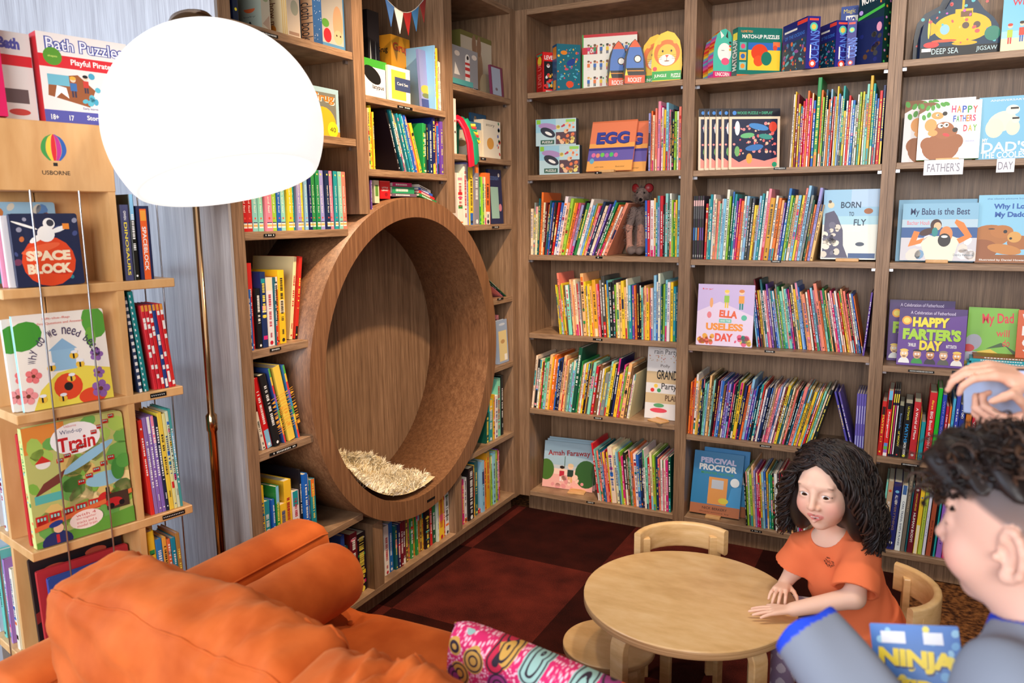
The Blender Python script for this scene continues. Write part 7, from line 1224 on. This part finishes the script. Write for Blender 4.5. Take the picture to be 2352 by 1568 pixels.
for j in range(7):
    f = j / 6; R = []
    for i in range(n):
        a = 2 * PI * i / n; w = 1 + .06 * f * math.sin(a * 14); rx = (.088 + .085 * f) * w; ry = (.095 + .045 * f) * w; cx = PV + gd * (.0 + .06 * f); p = cx + gd * rx * math.cos(a) + gl * ry * math.sin(a); R.append((p[0], p[1], .40 - .075 * f))
    rows_.append(R)
for j in range(6):
    for i in range(n): q.poly([rows_[j][i], rows_[j + 1][i], rows_[j + 1][(i + 1) % n], rows_[j][(i + 1) % n]], [(206, 170, 206), (170, 176, 170), (226, 216, 220), (150, 140, 150)][(i // 2) % 4], True)
q.build('skirt', CLOTH, girl)
def hair_r(s_):                                # silhouette of the girl's hair: radius and height down from the crown
    return np.interp(s_, [0, .12, .3, .5, .75, 1], [.012, .055, .096, .108, .128, .122]), np.interp(s_, [0, .12, .3, .5, .75, 1], [.121, .112, .07, .01, -.08, -.152])
H = SDF((1.36, -1.70, .62), (1.94, -1.16, 1.02), .004)
HP = lambda x, y, z: gc + gs * (v3((x, y, z)) @ gB)
H.ell(HP(-.014, 0, .032), (.097 * gs, .083 * gs, .087 * gs), gB, .01); H.ell(HP(-.05, 0, -.03), (.075, .095, .10), gB, .03)
for y in (-1, 1): H.ell(HP(-.006, y * .082, -.055), (.048, .036, .085), gB, .03)
H.ell(HP(.085, 0, -.028), (.062, .054, .104), gB, .008, '-'); H.ell(HP(.10, 0, -.1), (.09, .06, .09), gB, .008, '-'); V, F = H.mesh(2); np_obj('hair', V, F, (30, 21, 19), HAIRM, girl)
def gpath(r):
    if r.uniform() < .62:                      # falling to either side of the centre parting
        xp = r.uniform(-.085, .072); sg = r.choice([-1, 1]); zc = .034 + .090 * math.sqrt(max(.02, 1 - ((xp + .012) / .104) ** 2)); fr = max(0, (xp - .02) / .05); k = r.uniform(.92, 1.08); e = r.uniform(.7, 1.05)
        A = [(xp, r.normal() * .009, zc + r.uniform(0, .006)), (xp * .98 - .004 + .004 * fr, sg * .036 * k, zc - .006 - .010 * fr), (xp * .86 - .006 + .012 * fr, sg * .070 * k, .070 - .008 * fr), (xp * .74 - .006 + .012 * fr, sg * .096 * k, .012), (xp * .62 - .004 + .008 * fr, sg * .112 * k, -.045), (xp * .5 - .004, sg * .126 * k, -.10 * e), (xp * .45, sg * .124 * k, -.155 * e)]
    else:
        ph = math.copysign(r.uniform(1.75, PI), r.normal()); k = r.uniform(.92, 1.07); A = []
        for f in np.linspace(.05, r.uniform(.8, 1.04), 10): R, z = hair_r(f); A.append((R * k * math.cos(ph) * .98 - .014, R * k * math.sin(ph), z + .004))
    return [HP(*p) for p in A]
curls('hair_curls', girl, 1100, gpath, [(26, 18, 17), (34, 24, 22), (44, 31, 27), (22, 16, 18), (52, 36, 30)], .0040, .0135, 3.2, 4, 30)

# ---- the boy in the grey hooded top
bc_, bB, bs = v3((1.9495, -2.466, 1.174)), hframe(math.radians(155), math.radians(-5)), .97
S = SDF((1.74, -2.70, .78), (2.16, -2.22, 1.31), .0026); P = head(S, bc_, bB, bs, (1, 1)); nb = P(-.035, 0, -.116); S.cap(P(-.026, 0, -.05), nb, .046, .050, .025); S.cap(nb, nb + v3((.0, 0, -.22)), .055, .10, .04)
bl = bB[1]; bf = v3((bB[0][0], bB[0][1], 0)); bf /= np.linalg.norm(bf); bsl, bsr = nb + bl * .115 + v3((0, 0, -.045)), nb - bl * .115 + v3((0, 0, -.045)); S.cap(bsl, bsr, .045, .045, .03)
bel = v3((2.07, -2.60, .86)); bwl = v3(dp(2262, 1740, 1.06)); S.cap(bsl, bel, .04, .034, .02); S.cap(bel, bwl, .033, .024, .015)
bw_ = v3(dp(2226, 1690, 1.10)) - bwl; hand(S, bwl, bw_, -v3(CF), (-.4, -.3, 1), .78, (.5, .5, .5, .45), .1, .6)
V, F = S.mesh(2); C = skin_colors(V, P, bs, (216, 168, 148), (196, 104, 98), (70, 48, 40), .3)
loc = ((V - bc_) / bs) @ bB.T                  # the clipped side hair is a dark stubble on the skin itself
hl = np.clip((loc[:, 2] - (.042 - .55 * np.clip(.032 - loc[:, 0], 0, .09) - .5 * np.clip(-loc[:, 0] - .03, 0, .06))) / .010, 0, 1) * (loc[:, 0] < .062 + .2 * np.clip(loc[:, 2] - .05, 0, 1)) * (np.abs(loc[:, 1]) < .0765 + (loc[:, 2] > .03)); sg_ = hl * (.62 + .3 * np.clip((loc[:, 2] - .03) / .04, 0, 1)); C = C * (1 - sg_[:, None]) + v3((58, 50, 50)) * sg_[:, None]
boy = np_obj('person', V, F, C, SKIN); tag(boy, 'boy with dark curly hair clipped at the sides, in a grey top', 'person')
for y in (-1, 1): eyeball(boy, P, bB, bs, y, (0, -.1))
def bpath(r):
    x, y = r.uniform(-.098, .098), r.uniform(-.072, .072)
    if (x / .1) ** 2 + (y / .074) ** 2 > 1: return None
    z = .026 + .088 * math.sqrt(max(0, 1 - ((x + .008) / .094) ** 2 * .9 - (y / .076) ** 2 * .9)); fw = .034 + .02 * (x > .04); d = v3((r.normal() * .5 + .1, r.normal() * .6, .5 + .3 * r.uniform())); A = [v3((x, y, z))]
    for k in range(5): A.append(A[-1] + d * .0075); d = d * .8 + v3((r.normal() * .6 + .2, r.normal() * .6, r.normal() * .35 - .12))
    return [bc_ + bs * (a @ bB) for a in A]
H = SDF((1.74, -2.66, 1.14), (2.16, -2.24, 1.34), .0035); BP = lambda x, y, z: bc_ + bs * (v3((x, y, z)) @ bB); H.ell(BP(-.006, 0, .048), (.096, .074, .082), bB, .01); H.ell(BP(.06, 0, .088), (.05, .06, .032), bB, .02); H.cut(BP(0, 0, .058), -bB[2], (1.7, -2.7, 1.1), (2.2, -2.2, 1.4)); H.wrinkle(.004, 110, 2); V, F = H.mesh(1); np_obj('hair', V, F, (34, 24, 21), HAIRM, boy)
curls('hair_curls', boy, 900, bpath, [(30, 21, 19), (44, 30, 25), (60, 40, 30), (24, 18, 18), (74, 50, 36)], .0036, .0065, 1.6, 9, 16, .6)
T_ = SDF((1.66, -2.82, .66), (2.22, -2.16, 1.12), .0032); T_.cap(nb + v3((0, 0, -.03)) - bf * .01, nb + v3((0, 0, -.30)) - bf * .03, .078, .115, .04); T_.cap(bsl, bsr, .062, .062, .04); T_.cap(bsl, bel, .062, .052, .02); T_.cap(bel, bel + (bwl - bel) * .8, .052, .042, .015)
rcf, rel = v3(dp(1846, 1440, 1.10)), v3(dp(2064, 1720, .99)); T_.cap(bsr, v3(dp(2240, 1760, 1.04)), .055, .056, .02); T_.cap(v3(dp(2240, 1760, 1.04)), rel, .056, .058, .02); T_.cone(rel, rcf, .060, .050, .02); T_.ell(rel, (.062, .062, .062), None, .02); T_.wrinkle(.0022, 60, 5)
for a_, b_ in ((bl * .088 - bf * .02, bl * .06 - bf * .085), (bl * .06 - bf * .085, -bl * .06 - bf * .085), (-bl * .06 - bf * .085, -bl * .088 - bf * .02)): T_.cap(nb + a_ + v3((0, 0, -.02)), nb + b_ + v3((0, 0, -.025)), .034, .036, .012)
T_.cap(nb + v3((0, 0, .05)), nb + v3((0, 0, -.012)), .062, .066, .006, '-'); V, F = T_.mesh(2); C = np.tile(v3((128, 134, 148)), (len(V), 1)); rx_ = (rcf - rel) / np.linalg.norm(rcf - rel); C[((V - rcf) @ rx_ > -.012) & (np.linalg.norm(V - rcf, axis=1) < .08)] = (40, 72, 206); C[near(V, nb + v3((0, 0, .0)), nb + v3((0, 0, -.004))) < .0735] = (36, 66, 196)
np_obj('hooded_top', V, F, C, CLOTH, boy)
# the book in his hand
bk = v3(dp(1997, 1430, 1.14)); br_ = v3(dp(2200, 1438, 1.085)); ux = Vector(br_ - bk); bw2 = ux.length; ux.normalize(); vz = (Vector((CU.x, CU.y, CU.z)) * .93 + CF * .36); vz = (vz - ux * vz.dot(ux)).normalized(); ny_ = ux.cross(vz); hh = .20; org = Vector(bk) - vz * hh; X = Matrix(((ux.x, -ny_.x, vz.x, org.x), (ux.y, -ny_.y, vz.y, org.y), (ux.z, -ny_.z, vz.z, org.z), (0, 0, 0, 1)))
def ninja(A): A.dots(26, .02, .55, .98, .98, .03, .07, [(110, 170, 220), (240, 220, 90), (60, 100, 190), (150, 200, 230)], 6); A.R(.12, .87, .4, .95, (236, 238, 246)); A.R(.6, .87, .82, .95, (236, 238, 246)); A.R(0, 0, 1, .42, (214, 60, 90)); A.dots(16, .02, .02, .98, .38, .05, .1, [(230, 120, 60), (190, 40, 100), (240, 220, 90), (236, 230, 226)], 8); A.T('NINJA', .5, .755, .86, .15, (248, 220, 40), .06, -3, (.012, -.014, (40, 50, 110))); A.T('KID', .45, .56, .46, .15, (248, 220, 40), .06, -3, (.012, -.014, (40, 50, 110)))
o = face_book('paperback', 'blue NINJA KID paperback with big yellow letters in the boy\u2019s hands', 'book', (Vector((0, 0, 0)), bw2, hh, (0, 0, 0)), .022, (66, 120, 196), ninja, None, False, .002); o.matrix_world = X

# ---- somebody's hands holding up a phone at the edge of the picture
S = SDF((1.86, -2.46, .0), (2.76, -1.74, 1.74), .0034); pc = v3(dp(2303, 902, 1.25)); R_ = v3(CR); U_ = v3(CU); D_ = v3(CF)
pB = hframe(math.radians(176), math.radians(-14)); ph_c = v3((2.47, -2.10, 1.55)); P = head(S, ph_c, pB, 1.06, (1, 1)); pn = v3((2.50, -2.10, 1.385)); psr, psl = pn + v3((0, .165, -.05)), pn + v3((0, -.165, -.05)); pp = v3((2.53, -2.10, .90))
S.cap(P(-.026, 0, -.05), pn, .050, .056, .03); S.cap(pn + v3((0, 0, -.10)), pp, .10, .115, .06); S.cap(psr, psl, .055, .055, .04)
w1 = v3(dp(2378, 872, 1.22)); e1 = v3((2.27, -1.94, 1.10)); S.cap(w1, e1, .024, .036, .02); S.cap(e1, psr, .038, .048, .02); hand(S, w1, -R_ * .95 + U_ * .22 + D_ * .12, U_ * .86 - D_ * .4 - R_ * .1, -D_ + U_ * .1, .80, (.62, .60, .62, .66), .05, .7)
w2 = v3(dp(2392, 985, 1.22)); e2 = v3((2.28, -2.27, 1.04)); S.cap(w2, e2, .024, .036, .02); S.cap(e2, psl, .038, .048, .02); hand(S, w2, -R_ * .98 + U_ * .10 + D_ * .1, -U_ * .75 - D_ * .5, -D_ * .5 + U_ * .8, .80, (1.0, 1.1, 1.15, 1.2), .03, .2)
for y in (-.09, .09): S.cap(pp + v3((0, y, -.02)), pp + v3((-.01, y * 1.1, -.45)), .082, .058, .03); S.cap(pp + v3((-.01, y * 1.1, -.45)), pp + v3((.02, y * 1.1, -.82)), .056, .038, .02); S.cap(v3((2.56, -2.10 + y * 1.1, .045)), v3((2.40, -2.10 + y * 1.3, .035)), .042, .034, .02)
V, F = S.mesh(2); C = skin_colors(V, P, 1.06, (226, 172, 146), (190, 100, 94), (60, 42, 36), .2); C[V[:, 2] < .075] = (60, 50, 46)
ph_ = np_obj('person', V, F, C, SKIN); tag(ph_, 'person at the edge of the picture, only the hands gripping a phone in view', 'person')
for y in (-1, 1): eyeball(ph_, P, pB, 1.06, y, (0, -.25))
H = SDF((2.32, -2.26, 1.38), (2.66, -1.94, 1.74), .006); HP2 = lambda x, y, z: ph_c + 1.06 * (v3((x, y, z)) @ pB); H.ell(HP2(-.014, 0, .036), (.108, .092, .096), pB, .01); H.ell(HP2(-.05, 0, -.05), (.07, .085, .10), pB, .03); H.ell(HP2(.085, 0, -.03), (.066, .058, .105), pB, .008, '-'); V, F = H.mesh(2); np_obj('hair', V, F, (52, 36, 28), HAIRM, ph_)
T_ = SDF((2.10, -2.44, .80), (2.76, -1.76, 1.42), .006); T_.cap(pn + v3((0, 0, -.11)), pp + v3((0, 0, .06)), .118, .135, .05); T_.cap(psr, psl, .07, .07, .04); T_.cap(psr, e1, .066, .056, .02); T_.cap(psl, e2, .066, .056, .02); T_.cone(e1, e1 + (w1 - e1) * .25, .056, .046, .02); T_.cone(e2, e2 + (w2 - e2) * .25, .056, .046, .02); T_.wrinkle(.003, 40, 8); T_.cap(pn + v3((0, 0, .06)), pn + v3((0, 0, -.01)), .062, .064, .006, '-'); T_.cut((0, 0, .86), (0, 0, -1), (2.1, -2.44, .8), (2.76, -1.76, 1.0)); V, F = T_.mesh(2); np_obj('shirt', V, F, (44, 52, 70), CLOTH, ph_)
T_ = SDF((2.34, -2.36, .04), (2.72, -1.84, 1.0), .006); T_.cap(pp + v3((0, 0, .06)), pp, .126, .128, .03)
for y in (-.09, .09): T_.cap(pp + v3((0, y, -.02)), pp + v3((-.01, y * 1.1, -.45)), .094, .070, .03); T_.cone(pp + v3((-.01, y * 1.1, -.44)), pp + v3((.02, y * 1.1, -.82)), .070, .056, .02)
T_.wrinkle(.003, 35, 4); V, F = T_.mesh(2); np_obj('trousers', V, F, (50, 56, 74), CLOTH, ph_)
q = MB(); a_ = math.radians(0); px_ = -D_ * .96 + R_ * .28; px_ /= np.linalg.norm(px_); py_ = np.cross(U_, px_); X = Matrix(((px_[0], py_[0], U_[0], pc[0]), (px_[1], py_[1], U_[1], pc[1]), (px_[2], py_[2], U_[2], pc[2]), (0, 0, 0, 1)))
q.box((-.072, -.0062, -.040), (.072, .0062, .040), (30, 26, 26)); q.poly([(-.069, -.0064, -.037), (.069, -.0064, -.037), (.069, -.0064, .037), (-.069, -.0064, .037)], (176, 190, 220)); o = soften(q.build('phone', M['print']), .002); o.matrix_world = X; tag(o, 'dark phone held up sideways in two hands', 'phone')

# ------------------------------------------------------------------ cuddly rat on the third shelf
RX = on(1456, 586, 1, .06).x; RZ = Z1[2] + .002
S = SDF((RX - .12, .01, RZ - .02), (RX + .14, .27, RZ + .36), .0035); o3 = lambda x, y, z: v3((RX + x, y, RZ + z))
S.cap(o3(.022, .11, .05), o3(.022, .10, .20), .036, .030, .02); S.ell(o3(.028, .09, .285), (.034, .042, .038), None, .02); S.cap(o3(.03, .06, .275), o3(.045, .022, .262), .026, .014, .015)
for sx, y in ((-1, .07), (1, .10)): S.cap(o3(.015 + sx * .02, y, .215), o3(.008 + sx * .024 - .01, y - .012, .13), .017, .016, .012); S.cap(o3(.008 + sx * .024 - .01, y - .012, .13), o3(.004 + sx * .024, y - .02, .045), .016, .014, .01); S.ell(o3(.004 + sx * .024, y - .022, .030), (.016, .016, .02), None, .01)
for sx in (-1, 1): S.cap(o3(.02 + sx * .018, .09, .03), o3(.014 + sx * .02, .035, .022), .02, .018, .015)
V, F = S.mesh(1); C = np.tile(v3((112, 96, 92)), (len(V), 1)); C[near(V, o3(-.026, .058, .13), o3(-.02, .05, .02)) < .022] = (176, 128, 112); C[near(V, o3(.03, .058, .13), o3(.03, .08, .02)) < .022] = (170, 124, 108)
rat_ = np_obj('cuddly_rat', V, F, C, attr_mat('plush', .95, bump=.5, scale=260)); tag(rat_, 'long armed cuddly rat toy with red ears sitting between the rows', 'soft toy')
for sx in (-1, 1): q = MB(); q.lathe([(0, .006), (.016, .005), (.022, 0), (.016, -.003), (0, -.002)], n=18, c=(140, 30, 36), xf=Matrix.Translation(Vector(o3(.028 + sx * .034, .085, .318))) @ Matrix.Rotation(PI / 2, 4, 'X') @ Matrix.Rotation(sx * .4, 4, 'Y')); q.build('ear', M['print'], rat_)
for sx in (-1, 1): q = MB(); q.lathe([(0, .005), (.004, .003), (.005, 0), (0, -.005)], n=12, c=(12, 12, 12), xf=Matrix.Translation(Vector(o3(.034 + sx * .017, .048, .295))) @ Matrix.Rotation(PI / 2, 4, 'X')); q.build('eye', M['print'], rat_)
def ratp(r):
    i = r.randint(len(V)); p = V[i].astype(float)
    if p[2] < RZ + .04 or p[2] < RZ + .11 and r.uniform() < .7: return None
    n = p - o3(.024, .10, min(.29, max(.05, p[2] - RZ))); n /= np.linalg.norm(n) + 1e-6; return [p, p + n * .007 + r.normal(size=3) * .002, p + n * .012 + r.normal(size=3) * .004 - v3((0, 0, .004))]
curls('fur', rat_, 1600, ratp, [(120, 104, 100), (96, 84, 84), (140, 124, 116), (84, 76, 80)], .0009, .0006, .5, 5, 4)
